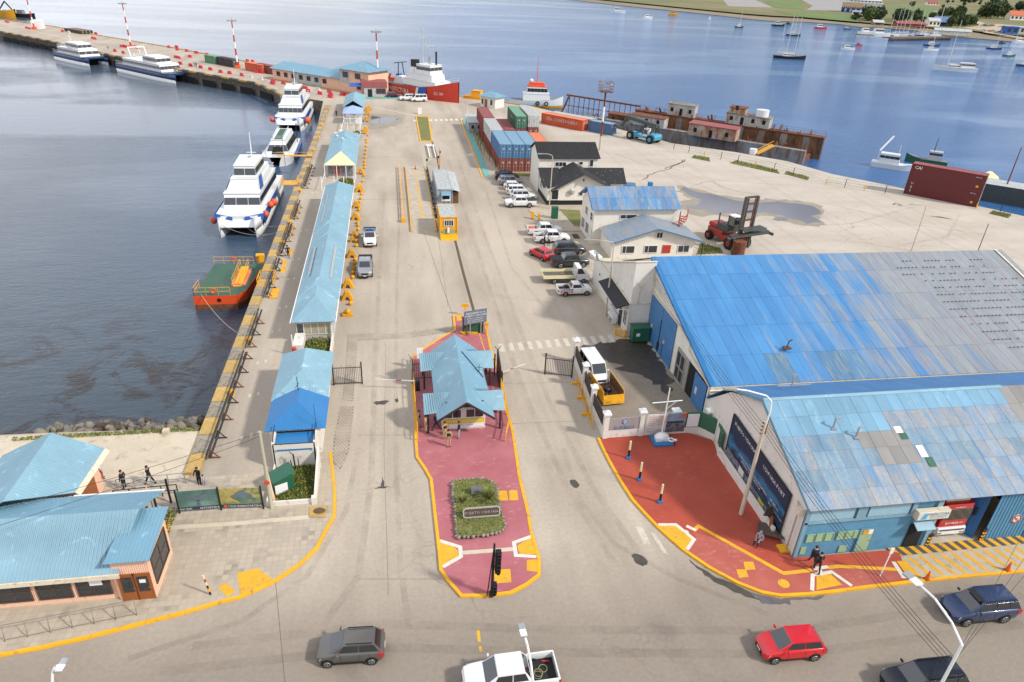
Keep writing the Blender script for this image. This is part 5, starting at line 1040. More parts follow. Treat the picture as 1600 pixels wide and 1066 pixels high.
dg=mc('pickup','car_dark',(22.9,84.0,0),.02,'dark grey double-cab pickup with covered bed in the car park','pickup',park)
g=MB();g.m('bed_liner');g.box(-2.58,-1.1,-.88,.88,1.16,1.26);g.build('bed_cover',dg)
sp=mc('small_pickup','car_white',(21.4,75.2,0),.03,'small white pickup with orange and blue stripes nearest the kerb','pickup',park)
g=MB();g.m('orange_paint')
for k in range(5):g.slab([(-1.9+k*.32,-.835,.5),(-1.75+k*.32,-.835,.5),(-1.65+k*.32,-.835,.85),(-1.8+k*.32,-.835,.85)],.008)
g.build('stripe',sp);g=MB();g.m('roof_bright');g.box(-2.0,-.3,-.838,-.83,.9,1.0);g.build('stripe',sp)
g=MB();g.m('bed_liner');g.sphere((-1.0,.1,.9),.4,8,.7);g.sphere((-1.4,-.2,.85),.3,8,.7);g.build('load',sp)
mc('hatch','car_maroon',(.9,212.0,0),.12,'maroon car parked below the red and white ship','car',park)
mc('suv','car_white',(4.7,207.6,0),pi+.3,'white car beside the white van below the ship','car',park)
mc('van','car_white',(8.0,206.0,0),pi+.25,'white panel van beside the white car below the ship','van',park)
yv=mc('van','car_white',(18.75,56.2,0),-pi/2+.08,'white van behind the yellow skip in the walled yard','van',park)
g=MB();g.m('car_blue');g.box(2.28,2.33,-.6,.6,.5,.58);g.build('stripe',yv)
t=thing('flatbed_truck',(21.3,79.0,0),'white drop-side flatbed truck with empty tray in the car park','truck',park,rz=0)
mb=B('car_white');mb.smooth=True
prof=[(2.9,.45),(2.95,.9),(2.75,1.25),(2.3,1.42),(1.75,2.15),(1.1,2.2),(1.05,.45)]
mb.add([(x,-.95,z) for x,z in prof]+[(x,.95,z) for x,z in prof],[tuple(range(7)),tuple(range(13,6,-1))]+[(i,i+7,(i+1)%7+7,(i+1)%7) for i in range(7)],False);mb.build('cab',t,.05)
g=MB();g.m('car_glass');g.slab([(2.32,-.85,1.47),(2.32,.85,1.47),(1.83,.8,2.1),(1.83,-.8,2.1)],.01);g.build('windscreen',t)
for s in (-1,1):g=MB();g.m('car_glass');g.slab([(1.2,s*.96,1.35),(2.2,s*.96,1.35),(1.75,s*.96,2.05),(1.2,s*.96,2.05)][::-s],.01);g.build('side_window',t)
mat('tray_worn','#5d544b',.8,var=.3,scale=2)
g=MB();g.m('tray_worn');g.box(-3.1,.95,-1.0,1.0,.85,.93);g.build('tray_floor',t)
for q in ((-3.1,.95,-1.06,-1.0),(-3.1,.95,1.0,1.06),(-3.16,-3.1,-1.06,1.06),(.95,1.0,-1.06,1.06)):g=MB();g.m('cream' if q[0]<.9 else 'car_white');g.box(*q,.8,1.25);g.build('tray_side',t)
g=MB();g.m('trim_black');g.box(-3.0,2.6,-.4,.4,.45,.8);g.build('chassis',t)
for wx in (2.1,-1.7):
    for s in (-1,1):w=part_from(WH[.35][0],'wheel',t,(wx,s*.88,.35));r=part_from(WH[.35][1],'rim',w);r.rotation_euler.z=0 if s>0 else pi
t=thing('skip',(19.1,52.2,0),'open yellow skip with scrap inside parked in front of the white van','skip',rz=.08)
mat('rust_in','#6b4a30',.8,var=.35,scale=1.5)
for nm,q,m in (('floor',[(-1,-1.6,.35),(1,-1.6,.35),(1,2.0,.35),(-1,2.0,.35)],'rust_in'),):
    mb=MB();mb.m(m);mb.slab(q,.1);mb.build(nm,t)
for s in (-1,1):
    mb=B('yellow_metal');mb.slab([(s*1.02,-1.6,.3),(s*1.02,2.0,.3),(s*1.02,2.3,1.45),(s*1.02,-1.3,1.45)][::s],.05);mb.m('rust_in');mb.slab([(s*.96,-1.55,.35),(s*.96,1.95,.35),(s*.96,2.2,1.4),(s*.96,-1.25,1.4)][::-s],.01);mb.build('side',t)
mb=B('yellow_metal');mb.slab([(-1.02,-1.62,.25),(1.02,-1.62,.25),(1.02,-1.4,1.1),(-1.02,-1.4,1.1)],.05);mb.m('ink');mb.text('G17',.3,(-.6,-1.64,.45),(1,0,0),(0,0,1),.01);mb.build('end_plate',t)
mb=B('dark_metal');mb.sphere((.1,.4,.6),.4,8,.6);mb.sphere((-.3,-.3,.5),.3,7,.6);mb.bar((-.6,-.8,.5),(.6,.9,.7),.08);mb.build('scrap',t)
for s in (-1,1):mb=B('tyre');mb.cyl((s*.8,-1.0,.16),(s*.6,-1.0,.16),.16,n=12);mb.build('roller',t)
#================================================================quay furniture
mat('edge_yellow','#b4924c',.75,var=.15,scale=1.5,dirt=.45,dirtcol=srgb('#8c7b5c'),rnd=.08);mat('edge_grey','#8b8272',.85,var=.2,scale=1.5,dirt=.4,dirtcol=srgb('#575045'),rnd=.1)
mat('pyramid_yellow','#cf930c',.6,var=.1,rnd=.06,dirt=.12,dirtcol=srgb('#8a6420'));mat('rust','#6f4026',.85,var=.35,scale=1.2,dirt=.3,dirtcol=srgb('#3b2418'))
q0,q1=44.5,196.5;n=62;st_=(q1-q0)/n;eb={}
for k,m in enumerate(('edge_yellow','edge_grey')):
    mb=MB();mb.m(m);mb.box(-.55,.55,-st_/2+.03,st_/2-.03,-.3,.28);o=mb.build('x');eb[k]=o.data;bpy.data.objects.remove(o)
QE=thing('quay_edge',(-16,44.5,0),'raised quay edge of alternating yellow and grey concrete blocks along the harbour basin','kerb')
for i in range(n):part_from(eb[i%2],'edge_block',QE,(-.02-.006*i,st_*(i+.5),random.uniform(-.02,.02)))
def edge_line(pts,parent,w=.7,h=.35,seg=3.2,mats=('edge_yellow','quay_wall')):
    k=0
    for a,b in zip(pts[:-1],pts[1:]):
        a,b=V((*a,0)),V((*b,0));L=(b-a).length;m=max(1,int(L/seg))
        for i in range(m):
            mb=MB();mb.m(mats[k%2]);p,q=a.lerp(b,i/m),a.lerp(b,(i+.92)/m);mb.bar(p+V((0,0,h/2-.05)),q+V((0,0,h/2-.05)),w,h);mb.build('edge_block',parent,off=(0,0,0));k+=1
PE=thing('pier_kerb',(0,0,0),'low yellow and dark kerb blocks along the near side of the long pier','kerb')
edge_line([(-30.17,211.96),(-40.05,231.27),(-67.28,255.55),(-99.1,287.74),(-129.83,322.23),(-164.8,356.14)],PE,.9,.5,4.)
PE2=thing('pier_kerb',(0,0,0),'yellow kerb blocks along the far side of the long pier','kerb');edge_line([(-189.25,412.36),(-154.34,386.01),(-126.21,355.04),(-83.26,314.34),(-53.59,282.94),(-40.17,269.97)],PE2,.6,.35,6,('edge_yellow','edge_yellow'))
PE3=thing('quay_kerb',(0,0,0),'thin yellow kerb along the quay below the red and white ship','kerb');edge_line([(-2.15,243.16),(15.24,216.99),(23.63,214.59),(37.02,202.35)],PE3,.5,.3,3,('edge_yellow','edge_yellow'))
edge_line([(-36.09,240.84),(-4.8,211.55),(-1.72,209.78)],PE3,.5,.25,3,('edge_yellow','edge_yellow'))
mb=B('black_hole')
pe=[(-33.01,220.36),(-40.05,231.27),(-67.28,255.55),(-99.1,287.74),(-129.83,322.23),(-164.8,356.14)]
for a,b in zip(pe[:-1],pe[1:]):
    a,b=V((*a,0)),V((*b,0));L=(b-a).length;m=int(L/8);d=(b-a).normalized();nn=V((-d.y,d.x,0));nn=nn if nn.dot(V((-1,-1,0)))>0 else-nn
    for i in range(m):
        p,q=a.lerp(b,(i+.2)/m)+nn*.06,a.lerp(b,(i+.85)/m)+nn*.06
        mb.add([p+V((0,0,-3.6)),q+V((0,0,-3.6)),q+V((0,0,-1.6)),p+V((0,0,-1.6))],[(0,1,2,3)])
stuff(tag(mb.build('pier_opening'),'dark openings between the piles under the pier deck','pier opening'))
bol=None
for i,y in enumerate((55.5,65.5,93.5,101.8,118,133,146,158,170,182,192)):
    if bol is None:
        bol=thing('bollard',(0,0,0),'','bollard');mb=B('yellow_metal');mb.cyl((0,0,0),(0,0,.45),.2,.17,12);mb.build('post',bol);mb=B('yellow_metal');mb.cyl((0,0,.45),(0,0,.62),.3,.26,12);mb.build('cap',bol);o=bol
    else:o=dup(bol)
    o.location=(-15.0-.006*(y-44),y,0);o['group']='yellow mooring bollards on the quay edge';o['label']='yellow mooring bollard on the quay edge, %s from the jetty'%ordn(i)
mat('trestle','#2d2a29',.7,var=.3)
PT=[]
for a,b in ((46,62.5),(64,72),(76,87),(89,101),(104,112),(120,134)):
    t=thing('pipe_rack',(-14.9,a,0),'dark pipe on low trestles along the quay edge between y','pipe');
    mb=B('trestle');mb.cyl((0,0,.55),(0,b-a,.55),.1,n=8);mb.cyl((-.28,0,.75),(-.28,b-a,.75),.07,n=8);mb.build('pipe',t)
    k=0;y=.5
    while y<b-a:
        mb=B('trestle' if k%2 else 'rust');mb.bar((-.35,y,0),(-.05,y,.8),.07);mb.bar((.5,y,0),(-.05,y,.8),.07);mb.bar((-.35,y,.05),(.6,y,.05),.08);mb.build('trestle',t);y+=2.6;k+=1
    PT.append(t)
for t,s in zip(PT,('nearest dark pipe on trestles along the quay, ending by the railing','dark pipe on trestles just below the barge','dark pipe on trestles beside the green and orange barge','dark pipe on trestles beside the bow of the nearest catamaran','dark pipe on trestles amidships of the nearest catamaran','dark pipe on trestles by the small white boat')):t['label']=s
def yel(name,px,label,cat,fn,rz=0.):
    mb=B('yellow_metal');fn(mb);o=mb.build(name);o.location=px;o.rotation_euler.z=rz;tag(o,label,cat);return o
yel('ramp_plate',(-14.3,77.4,.02),'solid yellow steel plate lying beside the barge gangway','plate',lambda m:m.box(-.45,.45,-1.3,1.3,0,.12))
def fr_(m,w=1.1,l=2.4,h=1.0):
    for x in (-w/2,w/2):
        m.bar((x,-l/2,h),(x,l/2,h),.08);m.bar((x,-l/2,h/2),(x,l/2,h/2),.06)
        for y in (-l/2,0,l/2):m.bar((x,y,0),(x,y,h),.08)
yel('gangway_rail',(-15.5,80.3,.25),'yellow railed gangway landing at the green deck barge','railing',lambda m:(fr_(m,1.8,2.6),m.bar((-.9,1.3,1),(.9,1.3,1),.08)))
yel('frame',(-15.2,98.5,.1),'flat yellow frame lying on the quay beside the nearest catamaran bow','frame',lambda m:fr_(m,1.1,4.5,.25))
yel('frame',(-15.2,106.5,.1),'long yellow frame on the quay amidships of the nearest catamaran','frame',lambda m:fr_(m,1.0,5.5,.25))
yel('gangway_rail',(-17.6,122.5,.4),'yellow railed gangway reaching from the quay to the nearest catamaran','railing',lambda m:(fr_(m,2.6,2.6),m.box(-1.3,1.3,-1.3,1.3,0,.08)))
yel('gangway',(-19,141,.5),'yellow gangway bar from the quay to the small white boat','gangway',lambda m:(m.box(-3.2,3.5,-.4,.4,0,.12),m.bar((-3.2,-.4,.8),(3.5,-.4,.8),.06)))
yel('pump',(-17.4,87.9,-.2),'yellow winch on the quay edge by the barge rail','winch',lambda m:(m.box(-.4,.4,-.4,.4,0,.7),m.cyl((-.5,0,.9),(.5,0,.9),.3),m.box(-.1,.5,-.6,-.4,.2,1.2)))
for k,(x,y) in enumerate(((-14.0,90.5),(-14.3,86.6),(-14.2,84.4))):yel('wedge',(x,y,0),['yellow wedge block farthest up the row by the barge','middle yellow wedge block by the barge','yellow wedge block nearest the barge gangway'][k],'block',lambda m:m.loft([[(-.3,-.5,0),(.3,-.5,0),(.3,.5,0),(-.3,.5,0)],[(-.05,-.1,.6),(.05,-.1,.6),(.05,.1,.6),(-.05,.1,.6)]]))
mb=B('pyramid_yellow');pf=[(-.7,0),(-.32,0),(-.12,.55),(.12,.55),(.32,0),(.7,0),(.22,1.05),(-.22,1.05)]
mb.add([(x,-.45,z) for x,z in pf]+[(x,.45,z) for x,z in pf],[(0,1,2,7),(2,3,6,7),(3,4,5,6),(8,15,10,9),(10,15,14,11),(11,14,13,12)]+[(i,i+8,(i+1)%8+8,(i+1)%8) for i in range(8)]);ab=mb.build('barrier_block');used=False
spots=[(-5.77,119.53),(-5.97,109.64),(-5.87,104),(-5.81,96.94),(-5.98,94.34),(-5.87,88.55),(-5.9,78.78),(-5.82,75.31),(-5.85,129.74),(-5.85,118.4),(-5.97,190.33),(-5.71,185.25),(-5.85,177.27),(-5.9,166.43),(-6.12,163.72),(-5.52,192.13)]
gl='yellow A-shaped blocks along the kiosk row'
for i,(x,y) in enumerate(spots):
    o=ab if i==0 else dup(ab);o.location=(x,y,0);o.rotation_euler.z=random.uniform(-.15,.15);o.scale=(1,1,1) if i not in (3,4) else (.6,.7,.7);tag(o,'yellow A-shaped block beside the kiosks, %s from the gate'%ordn(sorted(spots,key=lambda q:q[1]).index((x,y))+1),'barrier block',gl)
mb=B('pyramid_yellow');mb.obox((0,0,.15),(1.1,.8,.3));mb.sphere((0,0,.5),.35,10);o=mb.build('barrier_block');o.location=(*(-5.59,71.1),0);tag(o,'low yellow concrete block with rounded top, nearest of the row','barrier block')
mb=B('pyramid_yellow');mb.sphere((0,0,.26),.27,12);mb.cyl((0,0,0),(0,0,.12),.2,n=10);ball=mb.build('ball_bollard')
bl=[(-5.36,116.54),(-5.4,114.04),(-5.52,101.92),(-5.43,100.77),(-5.35,98.81),(-5.42,96.13),(-5.44,94.06),(-5.38,92.32),(-5.36,87.17),(-5.39,85.63),(-5.44,84.14),(-5.44,82.68),(-5.46,81.27),(-5.39,73.73),(-5.21,161.15),(-5.47,156.74),(-5.35,154.32),(-5.4,150.81),(-5.33,147.44),(-5.38,144.21),(-5.31,141.09),(-5.36,138.1),(-5.3,135.68),(-5.28,133.35),(-5.23,128.01),(-5.36,124.25),(-5.54,111.97),(-5.52,108.01),(-5.52,104.89)]
for i,(x,y) in enumerate(bl):
    o=ball if i==0 else dup(ball);o.location=(x,y,0);tag(o,'yellow ball bollard beside the kiosks, %s from the gate'%ordn(sorted(bl,key=lambda q:q[1]).index((x,y))),'bollard','yellow ball bollards beside the kiosks')
#================================================================containers
cm={'red':'#7a2a22','rust_red':'#7d3a2a','maroon':'#5c1c1e','blue':'#3c6f99','steel_blue':'#46688f','green':'#2f6b52','white':'#b9bcb8','orange':'#c2512a','grey':'#8f9aa0','dark':'#2c2d2f','pale_green':'#5a8a6a','yellow':'#d69a12'}
for k,v in cm.items():mat('cont_'+k,v,.55,var=.1,scale=.5,dirt=.28,dirtcol=srgb('#5d4a3c') if k !='yellow' else srgb('#a97a20'),rnd=.04) if k !='maroon' else mat('cont_maroon',v,.5,var=.06,rnd=.04)
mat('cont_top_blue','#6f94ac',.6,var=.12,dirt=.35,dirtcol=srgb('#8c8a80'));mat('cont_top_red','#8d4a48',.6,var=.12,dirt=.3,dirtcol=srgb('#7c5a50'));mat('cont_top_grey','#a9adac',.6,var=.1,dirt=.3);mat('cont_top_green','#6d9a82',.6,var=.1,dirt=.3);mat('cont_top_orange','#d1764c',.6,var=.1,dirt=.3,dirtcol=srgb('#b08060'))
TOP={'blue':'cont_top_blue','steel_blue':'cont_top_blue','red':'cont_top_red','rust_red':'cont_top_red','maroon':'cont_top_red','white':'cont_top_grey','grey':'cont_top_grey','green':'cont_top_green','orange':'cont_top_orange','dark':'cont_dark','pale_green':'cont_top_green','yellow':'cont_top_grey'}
CC={}
def container(loc,rz,col,label,L=12.19,H=2.59,doors=True,text=None,tsz=.8,group='shipping containers',side=-1):
    """long axis along local y, doors at -y"""
    t=thing('container',loc,label,'container',group,rz);m='cont_'+col;key=(col,L,H)
    if key not in CC:
        w=1.22;mb=MB();mb.m(m);n=int(L/.28)
        for s in (-1,1):
            pts=[]
            for i in range(n):
                y=-L/2+.08+(L-.16)*i/n;d=(L-.16)/n;pts+=[(s*(w-.01),y),(s*(w-.01),y+d*.4),(s*(w-.045),y+d*.5),(s*(w-.045),y+d*.9)]
            for a,b in zip(pts[:-1],pts[1:]):mb.add([(*a,.12),(*b,.12),(*b,H-.1),(*a,H-.1)],[(0,1,2,3) if s>0 else (3,2,1,0)])
        for i in range(8):x0=-w+.05+i*.293;mb.box(x0,x0+.2,L/2-.06,L/2-.01,.12,H-.1)
        mb.box(-w+.06,w-.06,L/2-.1,L/2-.06,.1,H-.08);mb.box(-w+.05,w-.05,-L/2+.04,-L/2+.08,.1,H-.08)
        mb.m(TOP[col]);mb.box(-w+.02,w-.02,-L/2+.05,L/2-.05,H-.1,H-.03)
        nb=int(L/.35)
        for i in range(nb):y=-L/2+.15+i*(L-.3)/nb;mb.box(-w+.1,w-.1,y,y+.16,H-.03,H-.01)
        b=mb.build('x');mb=MB();mb.m(m)
        for x in (-1,1):
            for y in (-1,1):mb.box(x*w-.06,x*w+.06,y*L/2-.07,y*L/2+.07,0,H)
        for z in (.07,H-.06):
            for x in (-1,1):mb.box(x*w-.05,x*w+.05,-L/2,L/2,z-.06,z+.06)
            for y in (-1,1):mb.box(-w,w,y*L/2-.05,y*L/2+.05,z-.06,z+.06)
        f=mb.build('x');mb=MB();mb.m(m);mb.box(-w/2+.04,w/2-.03,-.03,.03,.14,H-.14);mb.m('cont_top_grey')
        for x in (-.3,.22):mb.cyl((x,-.06,.1),(x,-.06,H-.1),.025,n=6);mb.box(x-.1,x+.1,-.08,-.04,1.0,1.1)
        mb.box(-.1,.3,-.045,-.035,1.6,1.9);d=mb.build('x');CC[key]=(b.data,f.data,d.data)
        for o in (b,f,d):bpy.data.objects.remove(o)
    b,f,d=CC[key];part_from(b,'body',t);part_from(f,'frame',t)
    if doors:
        for s in (-1,1):part_from(d,'door',t,(s*.6,-L/2+.0,0))
    if text:
        mb=B('cont_white');mb.text(text,tsz,(side*1.25,0,H*.45),(0,-side*-1 if side>0 else-1,0),(0,0,1),.01);mb.build('lettering',t)
    return t
c0=21.5;g_='containers stacked beside the fence'
for i in range(4):
    x=c0+i*2.47
    container((x,137.6,0),0,'rust_red' if i<3 else 'rust_red',['bottom left red container of the stack facing the parked cars','second red container from the left at the bottom of the front stack','third red container from the left at the bottom of the front stack','rusty red container at the bottom behind the black-roofed house'][i],group=g_)
    if i<3:container((x,137.6,2.6),0,'blue',['top left blue container of the front stack','middle blue container on top of the front stack','right blue container on top of the front stack'][i],group=g_)
container((c0,150.3,0),0,'red','red container under the pale grey one beside the fence',group=g_)
container((c0,150.3,2.6),0,'white','pale grey container on top between the blue and the red one',text='CROWLEY',tsz=.9,group=g_)
container((c0,163.2,0),0,'red','lower red container at the far end of the fence stack',group=g_);container((c0,163.2,2.6),0,'red','upper red container at the far end of the fence stack',group=g_)
for i in (1,2):container((c0+i*2.47,163.2,0),0,'red',['','single red container next to the far red stack','single red container beside the green stack'][i],group=g_);container((c0+i*2.47,150.4,0),0,'rust_red',['','dull red container behind the blue ones','dull red container beside the green stack behind the blue ones'][i],group=g_)
container((29.2,165.0,0),0,'rust_red','rust brown container under the green one',group=g_);container((29.2,165.0,2.6),0,'green','dark green container on top of the second stack',group=g_,text='EVERGREEN',tsz=.6)
container((32.3,166.4,0),0,'rust_red','rust brown container under the off-white one',group=g_);container((32.3,166.4,2.6),0,'white','off-white container on top beside the green one',group=g_)
container((31.3,148.6,0),0,'orange','single orange container behind the black-roofed house',group=g_)
pa,pb=V((37.7,177.63,0)),V((46.27,168.64,0));d=(pb-pa).normalized();a_=math.atan2(d.y,d.x);nrm=V((-d.y,d.x,0));c=(pa+pb)/2+nrm*1.3
t=container(c,a_+pi/2,'orange','orange container with faded grey lettering standing at the yard edge',text='SEA CONTAINERS',tsz=1.15)
container(c+nrm*2.7+d*.8,a_+pi/2,'grey','blue grey container behind the orange one at the yard edge')
pa,pb=V((47.97,168,0)),V((52.31,164.99,0));c=(pa+pb)/2+nrm*1.3
container(c,a_+pi/2,'steel_blue','short faded blue container between the orange container and the lamp mast',L=6.06)
pa,pb=V((96.71,115.93,0)),V((104.72,107.47,0));d=(pb-pa).normalized();a2=math.atan2(d.y,d.x);nrm2=V((-d.y,d.x,0));c=(pa+pb)/2+nrm2*1.3
for k in (0,1):
    t=container(c+V((0,0,k*2.9)),a2+pi/2,'maroon',['lower dark red container of the pair at the right yard edge','upper dark red container lettered CAI at the right yard edge'][k],H=2.9)
    mb=B('white_gloss')
    if k:mb.text('CAI',.8,(-1.24,5.6,2.0),(0,-1,0),(0,0,1),.02,'LEFT')
    else:
        for j,ch in enumerate('UES'):mb.text(ch,.6,(-1.24,5.2,2.0-j*.7),(0,-1,0),(0,0,1),.02,'CENTER')
    mb.text('CAXU 812',.22,(-1.24,-4.9,2.3),(0,-1,0),(0,0,1),.02);mb.m('yellow_paint');mb.box(-1.245,-1.22,-5.3,-4.9,.6,.95);mb.build('lettering',t)
WB=thing('weighbridge',(4,103,0),'weighbridge ramp with worn yellow centre line and yellow side rail','weighbridge',w=True)
mb=B('concrete');mb.box(2.3,6.1,103,134.5,-.05,.22);mb.build('deck',WB)
mb=B('concrete');mb.add([(2.3,97.5,.01),(6.1,97.5,.01),(6.1,103,.21),(2.3,103,.21)],[(0,1,2,3)]);mb.build('ramp',WB)
mb=B('yellow_paint');mb.box(2.3,2.45,98,134.5,.0,.3);mb.box(5.95,6.1,98,134.5,0,.3)
for y in (104,108,112,117,122,127):mb.box(4.0,4.35,y,y+2.6,.22,.228)
mb.build('paint_line',WB)
mb=B('yellow_metal');mb.bar((1.3,103,.7),(1.3,134,.7),.12);mb.bar((1.3,103,.35),(1.3,134,.35),.1)
for i in range(12):mb.bar((1.3,103+i*2.8,0),(1.3,103+i*2.8,.75),.12)
mb.obox((1.3,102.6,.35),(.6,.9,.7));mb.build('rail',WB)
mb=B('dark_metal')
for i in range(10):mb.box(6.35,6.6,104+i*2.9,106.2+i*2.9,0,.7)
mb.build('rubber_guard',WB)
mb=B('rubber');mb.cyl((0,0,0),(0,0,.04),.22,n=4);mb.m('orange_paint');mb.cyl((0,0,.04),(0,0,.8),.16,.03,12);cone=mb.build('traffic_cone');cone.location=(*(4.24,132.49),.24);tag(cone,'orange cone at the far end of the weighbridge','cone')
cn=dup(cone,(*(34.5,28.12),.1),label='orange cone lying near the painted corner of the forecourt');cn2=dup(cone,(*(40.79,28.16),.1),label='orange cone on the yellow kerb at the right frame edge')
c=container((8.25,117.2,0),0,'grey','grey office container beside the weighbridge with a lean-to roof',doors=False)
mb=B('cont_top_grey');mb.slab([(1.25,-6,2.5),(2.6,-6,2.1),(2.6,6,2.1),(1.25,6,2.5)],.05);mb.build('lean_to_roof',c)
mb=B('rust_in');mb.box(1.25,2.3,-5.5,5.5,0,1.9);mb.build('lean_to_wall',c)
mb=B('roof_sky2');mb.slab([(-.6,-6.9,1.75),(1.0,-6.9,1.75),(1.0,-6.05,2.15),(-.6,-6.05,2.15)],.05);mb.build('awning',c)
mb=B('white_gloss');mb.box(-.55,.95,-6.25,-6.12,.6,1.75);mb.m('black_hole');mb.box(-.4,.8,-6.28,-6.25,.95,1.65);mb.build('window',c)
c=container((7.65,98.6,.5),0,'yellow','yellow cabin container with window at the near end of the weighbridge',L=6.06,doors=False);
window(c,(-.6,-3.03,1.3),(1,0,0),1.25,.8,4,1);mb=B('yellow_metal');mb.box(-1.2,1.2,-3.2,-3.05,-.45,0);mb.m('turquoise');mb.slab([(-1,-3.07,.35),(-.5,-3.07,.15),(-.1,-3.07,.35),(-.1,-3.07,.6),(-1,-3.07,.6)],.01);mb.slab([(.2,-3.07,.1),(.7,-3.07,.05),(.95,-3.07,.6),(.2,-3.07,.6)],.01);mb.build('painted_base',c)
mb=B('white_gloss');mb.box(-.2,.1,-3.3,-3.08,.3,1.05);mb.build('water_tank',c);mb=B('yellow_metal');mb.slab([(-1.22,-4.4,-.48),(1.3,-4.4,-.48),(1.22,-3.1,.0),(-1.22,-3.1,0)],.05);mb.build('ramp',c)
for k,(x,y,h) in enumerate(((6.4,131,2.2),(9.3,138,2.0),(8.9,136,1.5))):
    mb=B('yellow_metal' if k else 'galv');mb.bar((x,y,0),(x,y,h),.14);mb.m('dark_metal');mb.obox((x,y,h+.15),(.35,.25,.4));tag(mb.build('signal_post'),['thin grey post at the far end of the weighbridge','yellow signal post behind the grey office container','short yellow signal post behind the grey office container'][k],'post')
mb=B('white_gloss');mb.box(7.2,9.0,151.1,152.3,.15,.3);mb.box(7.4,7.6,141.5,151,.15,.5);mb.box(8.6,8.8,141.5,151,.15,.5);mb.box(7.4,8.8,151,151.2,.15,.5);tag(mb.build('frame'),'white frame lying on the grass strip','frame')
mb=B('white_gloss');p=(7.51,187.92,0);mb.box(p[0]-.5,p[0]+.5,p[1]-.4,p[1]+.4,0,1.4);tag(mb.build('booth'),'small white box at the head of the grass strip','booth')
t=thing('gatehouse',(*(28.15,199.61),0),'small white gatehouse with blue hipped roof near the water','hut',rz=a_)
mb=B('white_wall');mb.box(-2.6,2.6,-2,2,0,2.9);mb.build('wall',t)
for q in ([(-3.2,-2.6,2.9),(3.2,-2.6,2.9),(.8,0,4.1),(-.8,0,4.1)],[(3.2,2.6,2.9),(-3.2,2.6,2.9),(-.8,0,4.1),(.8,0,4.1)],[(3.2,-2.6,2.9),(3.2,2.6,2.9),(.8,0,4.1)],[(-3.2,2.6,2.9),(-3.2,-2.6,2.9),(-.8,0,4.1)]):roof_face(t,q,'roof_sky2',.4)
window(t,(-2.2,-2.02,.8),(1,0,0),.7,1.4,1,1,'white_gloss');door(t,(-1.1,-2.02,.05),(1,0,0),.9,2.1,'wood_door');window(t,(.9,-2.02,.8),(1,0,0),.8,1.4,1,1,'white_gloss')
t=thing('sheds',(*(19.35,166.27),0),'weathered grey shed with little windows behind the fence at the containers','shed')
mb=B('cont_grey');mb.box(-1.4,1.8,-1,7,0,2.4);mb.build('wall',t);roof_face(t,[(-1.7,-1.3,2.5),(2.1,-1.3,2.5),(2.1,7.3,2.9),(-1.7,7.3,2.9)],'cont_top_grey',.4);window(t,(-.9,-1.02,1),(1,0,0),.8,.9,1,1);window(t,(.6,-1.02,1),(1,0,0),.8,.9,1,1)
#================================================================machines in the yard
mat('stacker_blue','#3a8aa6',.5,var=.08,dirt=.15);mat('machine_grey','#3d4444',.6,var=.15,dirt=.3,dirtcol=srgb('#5b4a3a'));mat('stacker_red','#8f2c22',.5,var=.08,dirt=.15)
p=V((57.6,155.17,0));q=V((55.64,161.68,0));dq=p-q
t=thing('reach_stacker',(*(58.78,159.11),0),'turquoise blue reach stacker with long black boom in the yard','reach stacker',rz=math.atan2((60.84,154.64,0)[1]-(56.12,161.7,0)[1],(60.84,154.64,0)[0]-(56.12,161.7,0)[0]))
mb=B('stacker_blue');pr=[(-3.9,.9),(-3.9,1.5),(-2.6,1.7),(-1.2,1.0),(1.6,1.0),(2.0,2.1),(3.9,2.1),(4.2,1.6),(4.1,.8)]
mb.add([(x,-1.4,z) for x,z in pr]+[(x,1.4,z) for x,z in pr],[tuple(range(9))[::-1],tuple(range(9,18))]+[(i,(i+1)%9,(i+1)%9+9,i+9) for i in range(9)]);mb.build('chassis',t,.08)
mb=B('machine_grey');mb.bar((3.4,0,3.9),(-5.5,0,4.6),.9,.8);mb.bar((-5.5,0,4.6),(-6.3,0,3.2),.7,.6);mb.build('boom',t)
mb=B('machine_grey');mb.bar((-6.3,-3,2.7),(-6.3,3,2.7),.6,.5);mb.bar((-7.3,-2.6,2.4),(-5.3,-2.6,2.4),.3,.3);mb.bar((-7.3,2.6,2.4),(-5.3,2.6,2.4),.3,.3);mb.build('spreader',t)
mb=B('machine_grey');mb.bar((-1.8,-.6,1.5),(.5,-.6,4.0),.25);mb.bar((-1.8,.6,1.5),(.5,.6,4.0),.25);mb.bar((2.4,-1,2.1),(3.3,-1,3.9),.3);mb.bar((2.4,1,2.1),(3.3,1,3.9),.3);mb.build('cylinder',t)
mb=B('white_gloss');mb.box(.2,1.4,-.6,.6,1.2,3.0);cb=mb.build('cab',t,.05);mb=B('car_glass');mb.box(.1,.2,-.5,.5,1.7,2.8);mb.box(.3,1.3,-.65,-.6,1.7,2.8);mb.build('pane',cb)
for x,r in ((-2.9,.95),(2.9,.95)):
    for s in (-1,1):mb=B('tyre');mb.cyl((x,s*1.75,r),(x,s*1.1,r),r,n=20);w=mb.build('wheel',t);mb=B('stacker_blue' if x>0 else 'rim');mb.cyl((x,s*1.78,r),(x,s*1.7,r),r*.5,n=14);mb.build('rim',w)
rb0=V((47.89,90.18,0));rb0=V((50.07,87.76,0));t=thing('container_handler',(rb0.x-.9,rb0.y+3.2,0),'red and grey mast container handler parked behind the warehouse roof','container handler',rz=-1.3)
mb=B('stacker_red');mb.box(-4.2,-.5,-1.6,1.6,.9,2.2);mb.box(-4.4,-2.4,-1.3,1.3,2.2,2.9);mb.build('chassis',t,.12);mb=B('stacker_red');mb.box(-.5,2.6,-1.7,-1.0,.9,1.7);mb.box(-.5,2.6,1.0,1.7,.9,1.7);mb.build('fender',t,.1)
